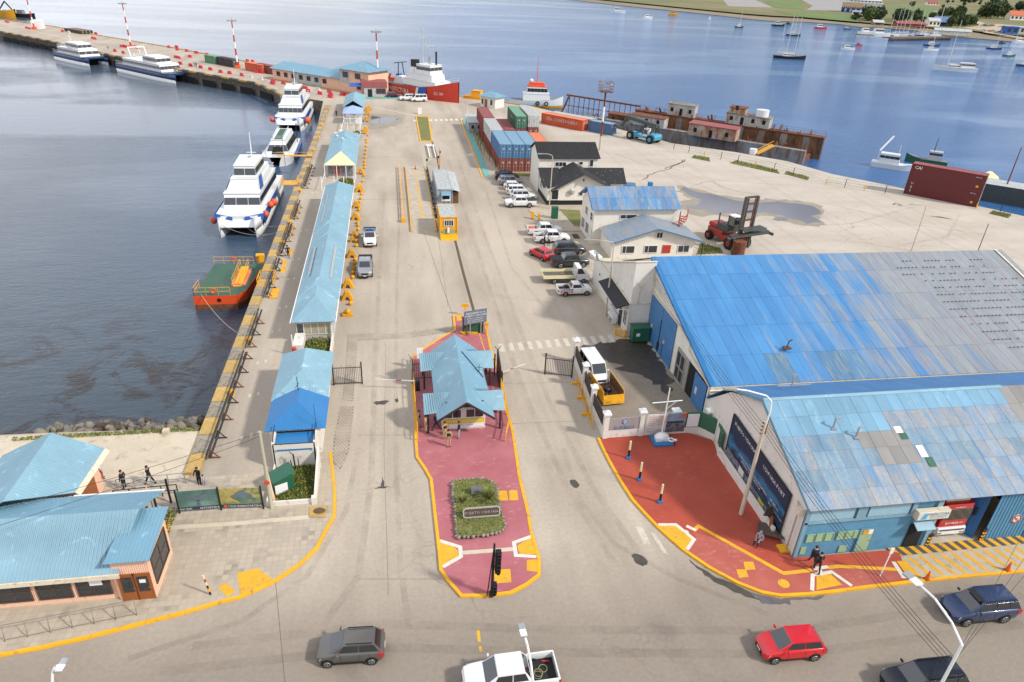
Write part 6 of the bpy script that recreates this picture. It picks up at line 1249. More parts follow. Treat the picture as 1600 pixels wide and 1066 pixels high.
mb=B('machine_grey');mb.box(-2.4,.2,-1.2,1.2,2.2,3.2);mb.cyl((-2.2,-1.2,3.2),(-2.2,-1.2,5.0),.12);mb.cyl((-1.0,1.3,3.2),(-1.0,1.3,5.0),.12);mb.build('engine',t)
mb=B('white_gloss');mb.box(-.6,1.0,-.7,.7,5.0,5.15);mb.m('machine_grey')
for x in (-.55,.9):
    for y in (-.65,.65):mb.bar((x,y,3.2),(x,y,5.0),.1)
cb=mb.build('cab',t);mb=B('car_glass');mb.box(-.5,.85,-.62,.62,3.3,4.95);mb.build('pane',cb)
for s in (-1,1):
    mb=B('machine_grey');mb.bar((3.0,s*1.2,.4),(3.0,s*1.2,9.2),.5,.35);mb.m('rust');mb.bar((3.1,s*.75,.6),(3.1,s*.75,8.9),.2,.2);mb.build('mast',t)
mb=B('machine_grey');mb.bar((3,-1,9.1),(3,1,9.1),.3)
for z in (3.8,5.3,6.7,8.0):mb.bar((3,-1.2,z),(3,1.2,z),.25)
mb.build('cross_bar',t)
mb=B('machine_grey');mb.box(3.3,3.9,-3.6,4.4,2.7,3.3);mb.box(3.0,4.6,-1.6,3.0,3.9,4.1);mb.bar((3.3,4.4,2.9),(4.2,5.2,2.6),.4);mb.bar((3.3,-3.6,2.9),(4.0,-4.0,2.6),.4);mb.build('spreader',t)
for x,r in ((1.8,1.0),(-3.3,.8)):
    for s in (-1,1):mb=B('tyre');mb.cyl((x,s*2.1,r),(x,s*1.3,r),r,n=20);w=mb.build('wheel',t);mb=B('stacker_red');mb.cyl((x,s*2.13,r),(x,s*2.0,r),r*.5,n=14);mb.build('rim',w)
t.scale=(.88,)*3;mb=B('rust');p=V((48.54,86.82,0));[mb.cyl(p+V((0,0,z)),p+V((0,0,z+.4)),.95-.04*(k%2),n=18) for k,z in enumerate((0,.42,.84,1.26,1.68))];mb.m('concrete');mb.cyl(p+V((0,0,-.0)),p+V((0,0,.0)),.5);o=mb.build('cable_drum');tag(o,'stack of rusty ring drums next to the container handler','drum')
t=thing('fire_escape',(40.6,90.8,0),'red caged steel stair behind the two-storey white house','stair');mb=B('red_paint')
for k in range(16):a=k*.4;mb.bar((0,0,.3*k),(1.0*cos(a),1.0*sin(a),.3*k),.25,.06)
mb.build('tread',t);stuff(t.children[0] if t.children else CH[t.name][0]);mb=B('red_paint');mb.cyl((0,0,0),(0,0,5.2),.08)
for k in range(24):a=k*.27;mb.bar((1.05*cos(a),1.05*sin(a),.2*k),(1.05*cos(a),1.05*sin(a),.2*k+1.0),.05);mb.bar((1.05*cos(a),1.05*sin(a),.2*k+1),(1.05*cos(a+.27),1.05*sin(a+.27),.2*k+1.2),.05)
mb.build('railing',t)
mb=B('cont_steel_blue');mb.obox((40.5,117,.9),(4.5,2.2,1.8),-.3);tag(mb.build('skip'),'low blue skip beside the black-roofed house','skip')
mb=B('green_paint');p=(25.09,103.38,0);mb.box(p[0]-.5,p[0]+.5,p[1]-.4,p[1]+.4,.1,2.0);tag(mb.build('cabinet',bevel=.05),'upright dark green cabinet beside the lawn of the black-roofed house','cabinet')
for i,(x,y) in enumerate([(21.57,103.48),(22.42,102.53)]):mb=B('yellow_metal');mb.bar((x,y,.1),(x,y,1.1),.3 if i else .5,.3);mb.sphere((x,y,1.1),.2,8);tag(mb.build('post'),['stout yellow post at the corner of the parking bay','slim yellow post next to the stout one by the green cabinet'][i],'post')
mb=B('white_gloss');p=(27.23,86.42,0);mb.obox((p[0],p[1],.6),(1.1,1.8,.1),.5,.3);mb.obox((p[0],p[1],.3),(.9,1.4,.5),.5);tag(mb.build('white_panel'),'white box leaning on the grass next to the low white house','box')
mat('drain_dark','#3a302a',.8);mb=B('drain_dark');mb.poly([(26.14,95.96),(27.03,95.93),(27.04,94.01),(26.07,94.05)],.115);struct(mb.build('drain_cover'))
def fence(pts,label,h=1.6,seg=2.5,posts='trestle',yel_every=0,lean=True,wires=3,name='fence'):
    t=thing(name,(pts[0][0],pts[0][1],0),label,'fence',w=True);k=0
    for a,b in zip(pts[:-1],pts[1:]):
        a,b=V((*a,0)),V((*b,0));L=(b-a).length;n=max(1,int(L/seg))
        for i in range(n):
            p=a.lerp(b,i/n);mb=MB();y=yel_every and k%yel_every==0;mb.m('yellow_metal' if y else posts);mb.bar(p,p+V((0,0,h*(.7 if y else 1))),.14 if y else .09)
            if lean and not y:mb.bar(p+V((0,0,h)),p+V((.25,-.15,h+.3)),.05)
            mb.build('post',t);k+=1
        mb=MB();mb.m(posts)
        for j in range(wires):z=h*(j+1)/wires;mb.bar(a+V((0,0,z)),b+V((0,0,z)),.025)
        mb.build('wire',t)
    return t
fence([(18.97,177.28),(18.54,145.81),(20.41,129.81)],'wire fence with yellow posts between the turquoise strip and the containers',1.7,2.2,'trestle',2)
fence([(60.92,154.01),(67.93,144.6),(75.81,135.99),(82.86,125.23)],'sagging fence with yellow stumps along the yard edge by the floating dock',1.5,3.5,'trestle',3)
fence([(84.02,122.51),(89.47,118.11),(95.66,114.29)],'fence with yellow stumps left of the dark red containers',1.5,3.5,'trestle',2);fence([(104.49,106.73),(109.48,101.21)],'fence with yellow posts right of the dark red containers',1.5,3.,'trestle',2)
fence([(42.5,90),(42.8,86.5),(43,80)],'short fence with yellow posts beside the low white house',1.8,2.2,'trestle',2)
o=shrub_bed('weeds',0,1,0,1,0,0).build('x');bpy.data.objects.remove(o)
mb=MB();rb=random.Random(8);mb.m('turf')
for q in ("731,190 738,200 760,238 790,275 830,276 836,270 784,270 760,226 745,206","1150,257 1180,262 1185,258 1160,254","1085,247 1110,252 1108,246 1090,243","1180,262 1215,270 1212,264 1185,259","1500,325 1560,338 1560,332 1510,322","1225,270 1262,280 1262,275 1230,266","1090,400 1200,396 1180,390 1100,378"):
    pass
mb2=MB()
for pts in ([(19.14,178.85),(19.44,171.27),(19.77,146.95),(21.08,128.47),(25.95,128.02),(27.21,130.75),(20.67,130.73),(20.67,153.98),(20.04,167)],[(71.2,138.57),(74.78,133.92),(77.1,136.52),(73.7,140.78)],[(64.22,142.84),(67.27,139.6),(68.4,142.91),(65.9,145.13)],[(74.78,133.92),(78.17,129.97),(79.18,132.94),(77.1,136.52)],[(104.63,103.81),(106.33,101.3),(108.5,102.99),(106.76,105.2)],[(79.17,129.97),(81.74,125.24),(83.37,127.57),(80.96,131.95)],[(42.4,87.12),(46.64,87.42),(47.05,89.44),(44.97,91.64)]):
    mb.poly(pts,.012)
    xs=[p[0] for p in pts];ys=[p[1] for p in pts]
    for i in range(900):
        x,y=rb.uniform(min(xs),max(xs)),rb.uniform(min(ys),max(ys))
        if inside((x,y),pts):mb2.m('leaf_mid' if rb.random()<.6 else 'leaf_straw');s=rb.uniform(.15,.4);a=rb.uniform(0,6.28);mb2.add([(x,y,0),(x+s*.4*cos(a),y+s*.4*sin(a),0),(x+s*.3*cos(a+1),y+s*.3*sin(a+1),s)],[(0,1,2)])
struct(mb.build('verge'));stuff(tag(mb2.build('weeds'),'tufts of weeds growing along the fences','weeds'))
#================================================================island,plaza and street furniture
PB=thing('planter',(5.2,37.3,.12),'stone-edged planter with the carved name board on the red island','planter',w=True)
pl=[(3.54,41.12),(4.06,41.52),(6.24,41.36),(6.93,40.61),(6.79,38.89),(6.91,36.2),(6.59,35.6),(5.38,35.37),(3.37,35.42),(3.49,38.3)]
mb=B('turf');mb.poly(pl,.34);mb.build('soil',PB)
mat('stone_grey','#7d7970',.85,var=.2,rnd=.15);rb=random.Random(11);k=0;n=len(pl)
for i in range(n):
    a,b=V((*pl[i],0)),V((*pl[(i+1)%n],0));L=(b-a).length;m=max(1,int(L/.3))
    for j in range(m):
        p=a.lerp(b,(j+.5)/m)+V((rb.uniform(-.04,.04),rb.uniform(-.04,.04),.3));mb=B('stone_grey');s=rb.uniform(.1,.16);mb.sphere(p,s,6,rb.uniform(.7,1.1),rb.uniform(.9,1.3),rb.uniform(.8,1.2));mb.build('stone',PB)
g=MB()
for i in range(5200):
    x,y=rb.uniform(3,8),rb.uniform(32.5,43)
    if inside((x,y),pl):
        kk=rb.random();yel_=y>39.6 and x<4.7;g.m('flower_yellow' if (kk<.12 and yel_) or kk<.006 else ('leaf_straw' if kk<.2 and y<37.4 else ('leaf_dark' if kk<.5 else 'leaf_mid')));s=rb.uniform(.06,.16);a=rb.uniform(0,6.28);g.add([(x,y,.33),(x+s*.5*cos(a),y+s*.5*sin(a),.33),(x+s*.4*cos(a+.8),y+s*.4*sin(a+.8),.33+s)],[(0,1,2)])
stuff(g.build('grass',PB))
def spiky(loc,n,h,label,m='leaf_straw'):
    mb=MB()
    for i in range(n):
        a=rb.uniform(0,6.28);t_=rb.uniform(.2,.95);L=h*rb.uniform(.7,1.1);mb.m(m if rb.random()<.5 else 'leaf_mid');d=V((cos(a)*t_,sin(a)*t_,1.1-t_*.7)).normalized();sd_=V((-sin(a),cos(a),0))*.03;p1=d*L*.6;p2=d*L+V((0,0,-.15*L*t_))
        mb.add([-sd_,sd_,p1+sd_,p1-sd_,p2],[(0,1,2,3),(3,2,4)])
    o=mb.build('spiky_plant');o.location=loc;tag(o,label,'plant');return o
spiky((*(6.04,39.04),.34),130,1.25,'large spiky yucca-like plant right of the plaque in the planter');spiky((*(4.11,38.91),.34),60,.9,'smaller spiky plant left of the plaque in the planter')
mat('plaque','#6f6d70',.4,.3,var=.1);mb=B('plaque');p=(5.29,39.69,0);mb.obox((p[0],p[1],.75),(.85,.12,.6),0,-.5);mb.obox((p[0],p[1],.5),(.3,.3,.4));tag(mb.build('plaque'),'square grey memorial plaque on a stub in the planter','plaque')
t=thing('name_board',(*(5.34,37.28),.34),'weathered carved wooden name board with pale frame across the planter','sign',rz=.0)
mat('board_wood','#4d3c33',.8,var=.2,scale=3,stretch=(.4,3,3));mat('board_frame','#9c9890',.7,var=.1)
mb=B('board_wood');mb.obox((0,0,.42),(2.55,.08,.62),0,-.25);mb.build('board',t)
U_=V((0,sin(.25),cos(.25)));C0=V((0,-.05,.42))
mb=B('board_frame')
P_=[(-1.3,-.25),(-1.15,-.36),(1.15,-.36),(1.3,-.25),(1.3,.25),(1.15,.36),(-1.15,.36),(-1.3,.25)]
for i in range(8):a,b=P_[i],P_[(i+1)%8];mb.bar(C0+V((a[0],0,0))+U_*a[1],C0+V((b[0],0,0))+U_*b[1],.09)
mb.build('frame',t);mb=B('board_frame');mb.text('PUERTO USHUAIA',.3,C0+U_*-.1,(1,0,0),U_,.03);mb.build('lettering',t)
def railgate(a,b,h,label,name='gate',cat='gate',step=.16,posts=True):
    a,b=Vector(a),Vector(b);t=thing(name,a,label,cat,w=True);L=(b-a).length;n=int(L/step);mb=B('iron_black')
    for z in (.18,h*.92):mb.bar(a+V((0,0,z)),b+V((0,0,z)),.05)
    mb.build('frame',t)
    for i in range(n+1):p=a.lerp(b,i/n);bb=MB();bb.m('iron_black');bb.bar(p+V((0,0,.1)),p+V((0,0,h*(1.06 if i%5==0 else .98))),.028);bb.build('bar',t)
    if posts:
        for p in (a,b):bb=MB();bb.m('iron_black');bb.bar(p,p+V((0,0,h*1.2)),.12);bb.build('post',t)
    return t
railgate((-6.2,56.52,0),(-3.61,56.51,0),2.0,'open black iron gate leaf beside the nearest kiosk')
railgate((13.99,56.7,0),(16.51,55.87,0),2.0,'open black iron gate leaf beside the white wall of the yard')
railgate((1.15,56.6,.12),(3.2,56.6,.12),1.9,'black railing left of the guardhouse','railing','railing')
railgate((7.4,56.6,.12),(9.0,56.9,.12),1.9,'black railing right of the guardhouse','railing','railing')
mb=B('iron_black');mb.slab([(9.25,54.4,.12),(9.35,57.2,.12),(9.35,57.2,2.8),(9.25,54.4,2.4)],.12);
for s in (-1,1):mb.bar((9.3,57.2,2.7),(9.3+s*.3,57.2,3.1),.05)
tag(mb.build('gate_post'),'folded black gate panel standing right of the guardhouse','gate')
mb=B('galv');p=V((1.03,55.9,0.12));mb.bar(p,p+V((0,0,2.9)),.12)
for s in (-1,1):mb.bar(p+V((0,0,2.8)),p+V((s*.3,0,3.2)),.05)
tag(mb.build('gate_post'),'tall grey gate post left of the guardhouse','post')
mat('barrier_white','#c9c4bc',.4);
def boom(a,b,label):
    a,b=Vector(a),Vector(b);t=thing('boom_barrier',(a.x,a.y,0),label,'barrier',w=True);mb=B('iron_black');mb.box(a.x-.2,a.x+.2,a.y-.2,a.y+.2,.1,a.z+.1);mb.build('housing',t);mb=MB();n=8
    for i in range(n):mb.m('barrier_white' if i !=3 else 'red_paint');mb.bar(a.lerp(b,i/n),a.lerp(b,(i+(1 if i%2 else 1))/n),.07)
    mb.build('arm',t)
boom((1.5,54.8,1.1),(-2.4,55.4,1.15),'lowered red and white barrier arm left of the guardhouse');boom((9.4,55.6,1.1),(12.0,56.4,1.5),'white barrier arm right of the guardhouse')
def yrail(pts,label,h=.95,z0=.12):
    t=thing('guard_rail',(*pts[0],0),label,'railing',w=True);mb=B('yellow_metal')
    for a,b in zip(pts[:-1],pts[1:]):
        for z in (h,h*.5):mb.bar((*a,z0+z),(*b,z0+z),.06)
    mb.build('rail',t)
    for p in pts:mb=B('yellow_metal');mb.bar((*p,z0),(*p,z0+h),.07);mb.build('post',t)
yrail([(1.3,60.15),(1.18,56.08),(1.17,53.34),(1.19,50.78),(1.21,48.67),(1.2,47.04)],'yellow pipe rail along the left kerb of the island');yrail([(9.29,54.66),(9.29,52.25),(9.18,50),(9.08,48.27),(8.47,46.13)],'yellow pipe rail along the right kerb of the island')
t=thing('notice_board',(*(7.72,64.77),.12),'slate grey notice board with white text at the head of the island','sign')
a_n,b_n=V((-.9,.2,0)),V((1.6,.9,0));rr2=(b_n-a_n).normalized();nn2=V((rr2.y,-rr2.x,0));mat('slate','#5f6a77',.5);mat('slate_frame','#8f949a',.5)
mb=B('slate');mb.slab([a_n+V((0,0,1.3)),b_n+V((0,0,1.3)),b_n+V((0,0,2.9)),a_n+V((0,0,2.9))],.06);mb.build('board',t)
mb=B('white_gloss');c=(a_n+b_n)/2+nn2*.02
for s_,z,tx in ((.3,2.5,'BIENVENIDOS A'),(.3,2.2,'PUERTO USHUAIA'),(.17,1.95,'INGRESO CONTROLADO'),(.17,1.72,'VELOCIDAD MAXIMA 20'),(.17,1.5,'DIRECCION PROVINCIAL')):mb.text(tx,s_,c+V((0,0,z)),rr2,(0,0,1),.02)
mb.build('lettering',t);mb=B('slate_frame');mb.bar((-.2,.4,0),(-.2,.4,1.4),.1);mb.bar((1.0,.75,0),(1.0,.75,1.4),.1);mb.build('post',t)
mb=B('green_paint');p=(7.71,65.94,0);mb.box(p[0]-.95,p[0]+1.3,p[1]-.3,p[1]+.3,.12,1.7);mb.m('dark_metal');mb.box(p[0]-1.0,p[0]+1.35,p[1]-.35,p[1]+.35,1.7,1.78);tag(mb.build('cabinet',bevel=.03),'dark green cabinet behind the grey notice board on the island','cabinet')
mb=B('kerb_yellow');strip(mb,[(6.49,65.59),(8.33,65.3)],.2,.1,.35);tag(mb.build('kerb_block'),'yellow curb under the island cabinet','kerb')
for k,(x,y,lab) in enumerate(((*(7.45,70),'yellow sign post standing behind the island head'),(*(9.3,65.22),'leaning yellow post at the right of the notice board'))):
    mb=B('yellow_metal');mb.bar((x,y,0),(x,y+.1,1.3),.12);mb.obox((x,y+.1,1.3),(.8 if not k else .4,.1,.4));tag(mb.build('sign_post'),lab,'post')
mb=B('rust');p=(7.13,65.1,0);mb.bar((p[0],p[1],.1),(p[0],p[1],1.5),.12);tag(mb.build('post'),'rusty brown post in front of the green island cabinet','post')
mb=B('white_gloss');p=(4.72,57.4,0);p=(1.9,58.6);mb.obox((p[0],p[1],1.9),(.6,.05,1.1),.2);mb.bar((p[0] ,p[1],.1),(p[0],p[1],1.4),.05);tag(mb.build('banner'),'small white banner on a post left of the guardhouse roof','banner')
TB=V((5.15,30.35,0.12));t=thing('traffic_light',TB,'black traffic light pole with three signal heads at the tip of the red island','traffic light',w=True)
mb=B('dark_metal');T=TB+V((.05,0,4.4));mb.cyl(TB,T,.1,.07);mb.cyl(TB,TB+V((0,0,.25)),.2);mb.build('pole',t)
mb=B('dark_metal');mb.cyl(TB+V((-.3,-.1,.1)),T+V((-.02,0,-.3)),.04);mb.build('stay',t)
for dx,z in ((.3,3.5),(.3,2.55),(.12,.75)):
    p=TB+V((dx,-.12,z));mb=B('trim_black');mb.obox(p,(.34,.3,.85));mb.bar(p,(TB.x,TB.y,p.z),.06);hd=mb.build('signal_head',t)
    for j,c in enumerate(('lamp_red','yellow_metal','green_paint')):mb=B('trim_black');q=p+V((0,-.15,.27-.27*j));mb.cyl(q,q+V((0,-.16,-.02)),.11,.11,10,False);mb.m(c);mb.cyl(q,q+V((0,-.03,0)),.09,n=10);mb.build('lamp',hd)
YW=thing('yard_wall',(16.9,46.2,0),'white yard wall with capped pillars and dark infill panels','wall',w=True)
wl_=[V((16.75,46.25,0)),V((17.35,50.6,0)),V((17.45,53.6,0)),V((17.0,58.6,0))]
wl_=[V((16.99,45.89,0)),V((17.03,50.06,0)),V((17.25,53.94,0)),V((17.55,58.77,0))]
def pillar(p,h=2.5,s=.42):
    mb=B('white_wall');mb.obox((p.x,p.y,h/2),(s,s,h));mb.build('pillar',YW);mb=B('white_gloss');mb.obox((p.x,p.y,h+.08),(s+.22,s+.22,.16));mb.loft([[(p.x-.26,p.y-.26,h+.16),(p.x+.26,p.y-.26,h+.16),(p.x+.26,p.y+.26,h+.16),(p.x-.26,p.y+.26,h+.16)],[(p.x-.05,p.y-.05,h+.4),(p.x+.05,p.y-.05,h+.4),(p.x+.05,p.y+.05,h+.4),(p.x-.05,p.y+.05,h+.4)]]);mb.build('cap',YW)
mat('infill','#3a2d28',.8,var=.2)
for p in wl_:pillar(p)
for a,b in zip(wl_[:-1],wl_[1:]):
    d=(b-a).normalized();mb=B('white_wall');mb.bar(a+d*.2+V((0,0,.4)),b-d*.2+V((0,0,.4)),.25,.8);mb.build('base',YW);mb=B('infill');mb.bar(a+d*.22+V((0,0,1.4)),b-d*.22+V((0,0,1.4)),.08,1.2);mb.build('panel',YW)
F0=V((16.99,45.89,0));F1=V((20.17,45.94,0));pillar(F1)
mb=B('white_wall');mb.bar(F0+V((.2,0,.45)),F1+V((-.2,0,.45)),.25,.9);mb.build('base',YW)
def on_wall(parent,a,b,z0,z1,m,off=.0,t=.06,name='panel'):
    a,b=Vector(a),Vector(b);r=(b-a).normalized();n=V((r.y,-r.x,0))*off;mb=MB();mb.m(m);mb.slab([V((a.x,a.y,z0))+n,V((b.x,b.y,z0))+n,V((b.x,b.y,z1))+n,V((a.x,a.y,z1))+n],t);return mb.build(name,parent),r,n
mat('banner_grey','#928a88',.7,var=.05);mat('logo_blue','#2b6ea3',.6)
o,r,n=on_wall(YW,F0+V((.25,0,0)),F1-V((.25,0,0)),.9,2.1,'banner_grey',.14)
mb=B('logo_blue');c=(F0+F1)/2+n*1.15;mb.text('SUPAOS',.42,c+V((0,0,1.02)),r,(0,0,1),.03,sx=1.25);mb.cyl(c+V((0,0,1.72)),c+V((0,-.03,1.72)),.22,n=18);mb.bar(c+r*-.8+V((0,-.02,1.0)),c+r*.8+V((0,-.02,1.0)),.02,.03);mb.m('white_gloss');mb.torus(c+V((0,-.04,1.72)),.12,.03,'Y',12,4);mb.build('lettering',o)
F2=V((24.14,45.91,0));F3=V((25.47,45.83,0));F4=V((26.48,44.47,0));F5=V((26.92,42.47,0));F5=V((26.0,42.6,0))
mb=B('white_wall')
for a,b in ((F1,F2),(F2,F3),(F3,F4),(F4,F5)):mb.bar(a+V((0,0,.35)),b+V((0,0,.35)),.25,.7)
mb.build('base',YW)
for a,b in ((F2,F3),(F3,F4),(F4,F5)):mb=B('green_wall');mb.bar(a+V((0,0,1.45)),b+V((0,0,1.45)),.14,1.5);mb.build('green_panel',YW)
mat('poster_white','#c4bfb8',.6,var=.04);mat('poster_photo','#6b6d74',.6,var=.6,scale=2.5);mat('poster_sky','#8795aa',.6,var=.3,scale=1);mat('poster_ink','#b8402f',.6)
o,r,n=on_wall(YW,F1+V((.3,0,0)),F1.lerp(F2,.55),.35,2.25,'poster_white',.16,.06,'poster')
mb=B('poster_ink');a0=F1+V((.5,0,0))+n*1.1
for k,tx in enumerate(('UNION DE TRABAJADORES','PORTUARIOS DE USHUAIA','POR LOS DERECHOS DE','NUESTROS COMPANEROS','UNIDAD Y TRABAJO')):mb.text(tx,.15,a0+V((.05,0,1.95-k*.2)),r,(0,0,1),.015,'LEFT')
mb.text('22 de Mayo',.14,a0+V((0,0,.75)),r,(0,0,1),.015,'LEFT');mb.text('GREMIO  PORTUARIO',.14,a0+V((0,0,.5)),r,(0,0,1),.015,'LEFT');mb.build('lettering',o)
o,r,n=on_wall(YW,F1.lerp(F2,.55),F2-V((.05,0,0)),.35,1.3,'poster_photo',.17,.06,'poster');o,r,n=on_wall(YW,F1.lerp(F2,.55),F2-V((.05,0,0)),1.3,2.25,'poster_sky',.17,.06,'poster')
mb=B('ink')
for k in range(5):p=F1.lerp(F2,.6+k*.075)+n*1.1;mb.obox((p.x,p.y,1.38),(.28,.02,.2))
mb.m('orange_paint');p=F1.lerp(F2,.93)+n*1.1;mb.obox((p.x,p.y,2.02),(.4,.02,.4));mb.build('print',o)
o,r,n=on_wall(YW,F2+V((.1,0,0)),F2+(F3-F2)*.85,.8,2.1,'white_gloss',.16,.05,'banner');o,r,n=on_wall(YW,F4+(F5-F4)*.3,F4+(F5-F4)*.62,.8,2.0,'white_gloss',.16,.05,'banner')
for p in (V((23.36,46.28,2.3)),V((26.34,45.99,2.3))):p.z=0;pillar(p,2.1,.5)
mb=B('fascia');mb.cyl(F4+V((.1,-.5,.12)),F4+V((.1,-.5,.75)),.3,n=14);mb.box(F4.x-.2,F4.x+.4,F4.y-.35,F4.y-.1,.12,.75);tag(mb.build('rounded_box'),'beige rounded box at the corner of the green wall','box')
for k,(a,b) in enumerate((((903,612),(914,640)),((915,642),(925,668)),((925,668),(932,685)))):pass
for k,(a,b) in enumerate((((16.74,54.68,0),(16.62,52.21,0)),((16.62,52.21,0),(16.41,49.5,0)),((16.41,49.5,0),(16.26,47.17,0)))):
    t=thing('crowd_barrier',a,['yellow crowd barrier at the gate end of the white wall','middle yellow crowd barrier along the white wall','yellow crowd barrier at the plaza end of the white wall'][k],'barrier',w=True);a,b=Vector(a),Vector(b);mb=B('yellow_metal')
    for z in (.25,1.05):mb.bar(a+V((0,0,z)),b+V((0,0,z)),.06)
    for i in range(9):p=a.lerp(b,i/8);mb.bar(p+V((0,0,.25)),p+V((0,0,1.05)),.03)
    mb.build('frame',t);mb=B('yellow_metal');mb.obox(a+V((-.1,0,.1)),(.8,.3,.2));mb.build('foot',t)
BB=thing('billboard',(26.1,37.5,0),'long dark blue port billboard on the white side wall of the station','billboard',w=True)
def m_bill():
    s=N('billboard_print');co=s.coord();sx=s.n('ShaderNodeSeparateXYZ');s.l(co,sx.inputs[0])
    nz_=s.noise(s.coord((1,1,2)),.55,6,.6);h=s.math('ADD',sx.outputs[2],s.math('MULTIPLY',nz_,2.4))
    c=s.ramp(h,0,1);r=s.t.nodes[-1]
    cr_=s.n('ShaderNodeValToRGB');e=cr_.color_ramp.elements;e[0].position=0;e[0].color=(*srgb('#120c14'),1);e[1].position=1;e[1].color=(*srgb('#1d2c40'),1)
    for p,c_ in ((.38,'#141420'),(.46,'#1e3d5c'),(.56,'#132134'),(.66,'#2f6d90'),(.78,'#163049')):x=e.new(p);x.color=(*srgb(c_),1)
    s.l(s.math('MULTIPLY',h,.2),cr_.inputs[0]);s.set(col=cr_.outputs[0],rough=.5);MATS['billboard_print']=s.m
m_bill()
qb=[(26.2,42.1,1.0),(26.2,32.95,.45),(26.2,32.95,4.1),(26.2,42.1,4.55)]
mb=B('billboard_print');mb.slab(qb,.08);mb.build('print',BB)
mb=B('dark_metal')
for i in range(4):mb.bar(qb[i],qb[(i+1)%4],.08)
mb.build('frame',BB)
mb=B('white_gloss');R_,U2=(0,-1,-.05),(0,0,1)
mb.text('PUERTO USHUAIA',.44,(26.17,41.6,3.85),R_,U2,.01,'LEFT');mb.text('USHUAIA PORT',.46,(26.17,36.7,3.45),R_,U2,.01,'LEFT');mb.text('PUERTA DE ENTRADA A LA ANTARTIDA',.25,(26.17,40.0,2.05),R_,U2,.01,'LEFT');mb.text('GATEWAY TO ANTARCTICA',.25,(26.17,39.6,1.75),R_,U2,.01,'LEFT');mb.text('55 AÑOS',.3,(26.17,34.9,1.9),R_,U2,.01,'LEFT');mb.text('EN EL FIN DEL MUNDO',.2,(26.17,35.0,1.55),R_,U2,.01,'LEFT');mb.build('lettering',BB)
mb=B('poster_photo');mb.slab([(26.15,41.9,.85),(26.15,35.0,.4),(26.15,35.0,1.05),(26.15,41.9,1.5)],.02);mb.m('flower_yellow');mb.slab([(26.13,36.2,.45),(26.13,35.4,.4),(26.13,35.4,1.0),(26.13,36.2,1.05)],.02);mb.m('poster_white');mb.slab([(26.13,39.6,.7),(26.13,38.8,.65),(26.13,38.8,1.3),(26.13,39.6,1.35)],.02);mb.build('picture_strip',BB)
mb=B('white_wall');mb.bar((25.9,42.6,.45),(25.9,33.2,.45),.2,.75);tag(mb.build('low_wall'),'low white wall in front of the dark billboard','wall')
t=thing('flagpole',(*(21.72,44.77),.12),'white ship style flagpole with yard on a blue base','flagpole');mb=B('logo_blue');mb.box(-.85,.85,-.7,.75,0,.22);mb.build('base',t,.02);mb=B('white_gloss');mb.sphere((0,.1,.45),.6,12,.7,1.1,.8);mb.box(-.6,.6,-.3,.3,.2,.55);mb.torus((.7,-.35,.4),.22,.08,'Z',12,6);mb.build('plinth',t,.05)
mb=B('white_gloss');mb.cyl((0,.2,.5),(0,.2,5.3),.07,.05,10);mb.build('pole',t);mb=B('white_gloss');mb.cyl((-1.3,.2,3.9),(1.3,.2,4.0),.045,n=8);mb.bar((0,.2,3.2),(.8,.2,3.95),.03);mb.build('yard',t);mb=B('galv');mb.tube([(-1.2,.2,3.9),(-.7,.1,.6)],.012,4);mb.tube([(-.5,.2,3.9),(-.4,.1,.6)],.012,4);mb.build('halyard',t)
mb=B('dark_metal');p=(22.6,44.06,0);mb.bar((p[0],p[1],.12),(p[0],p[1],.7),.05);mb.m('white_gloss');mb.obox((p[0],p[1],.75),(.25,.2,.1));tag(mb.build('lectern'),'small floodlight post beside the blue flagpole base','lamp')
bo=None
for i,(p,lb) in enumerate((((18.18,42.88,0),'cream and black bollard nearest the yard wall on the red plaza'),((18.21,40.14,0),'middle cream and black bollard on the red plaza'),((18.94,37.47,0),'cream and black bollard nearest the street corner'))):
    if bo is None:
        bo=thing('bollard',p,lb,'bollard','cream and black bollards on the plaza');mb=B('logo_blue');mb.obox((0,0,.22),(.34,.34,.22));mb.build('base',bo,.02);mb=B('trim_black');mb.cyl((0,0,.3),(0,0,1.0),.09,n=10);mb.build('shaft',bo);mb=B('cream');mb.cyl((0,0,1.0),(0,0,1.85),.09,.08,10);mb.build('top',bo)
    else:dup(bo,p,label=lb)
t=thing('carved_bench',(*(25.96,33.24),.12),'dark wooden deck bench with a carved driftwood figure at the billboard end','bench',rz=-.5)
mat('old_wood','#56493f',.85,var=.3,scale=4);
for k in range(7):mb=B('old_wood');mb.box(-1.1,1.1,-.6+k*.18,-.45+k*.18,.34,.4);mb.build('plank',t)
mb=B('old_wood');mb.box(-.9,-.8,-.5,.5,0,.34);mb.box(.8,.9,-.5,.5,0,.34);mb.build('leg',t)
mb=B('wood_door');mb.cyl((-.2,.3,.4),(-.35,.4,1.3),.16,.12,8);mb.build('trunk',t)
for k in range(9):mb=B('old_wood');mb.obox((-.5-.02*k,.55,1.2+k*.09),(1.1-.05*k,.06,.07),.6+.05*k,.1,.25);mb.build('plank',t)
mb=B('yellow_metal');p=(26.05,31.74,0);mb.obox((p[0],p[1]+.1,.2),(.8,.7,.16));tag(mb.build('step'),'yellow step box at the foot of the station corner','step')
mb=B('yellow_metal');p=(26.49,32.92,0);mb.cyl((p[0],p[1],.1),(p[0],p[1],.9),.1,n=8);tag(mb.build('pipe_guard'),'yellow pipe guard at the station corner','post')
mat('pole_wood','#a3a08a',.8,var=.12,scale=1,stretch=(3,3,.3));mat('pole_pale','#b4aa98',.7,var=.06)
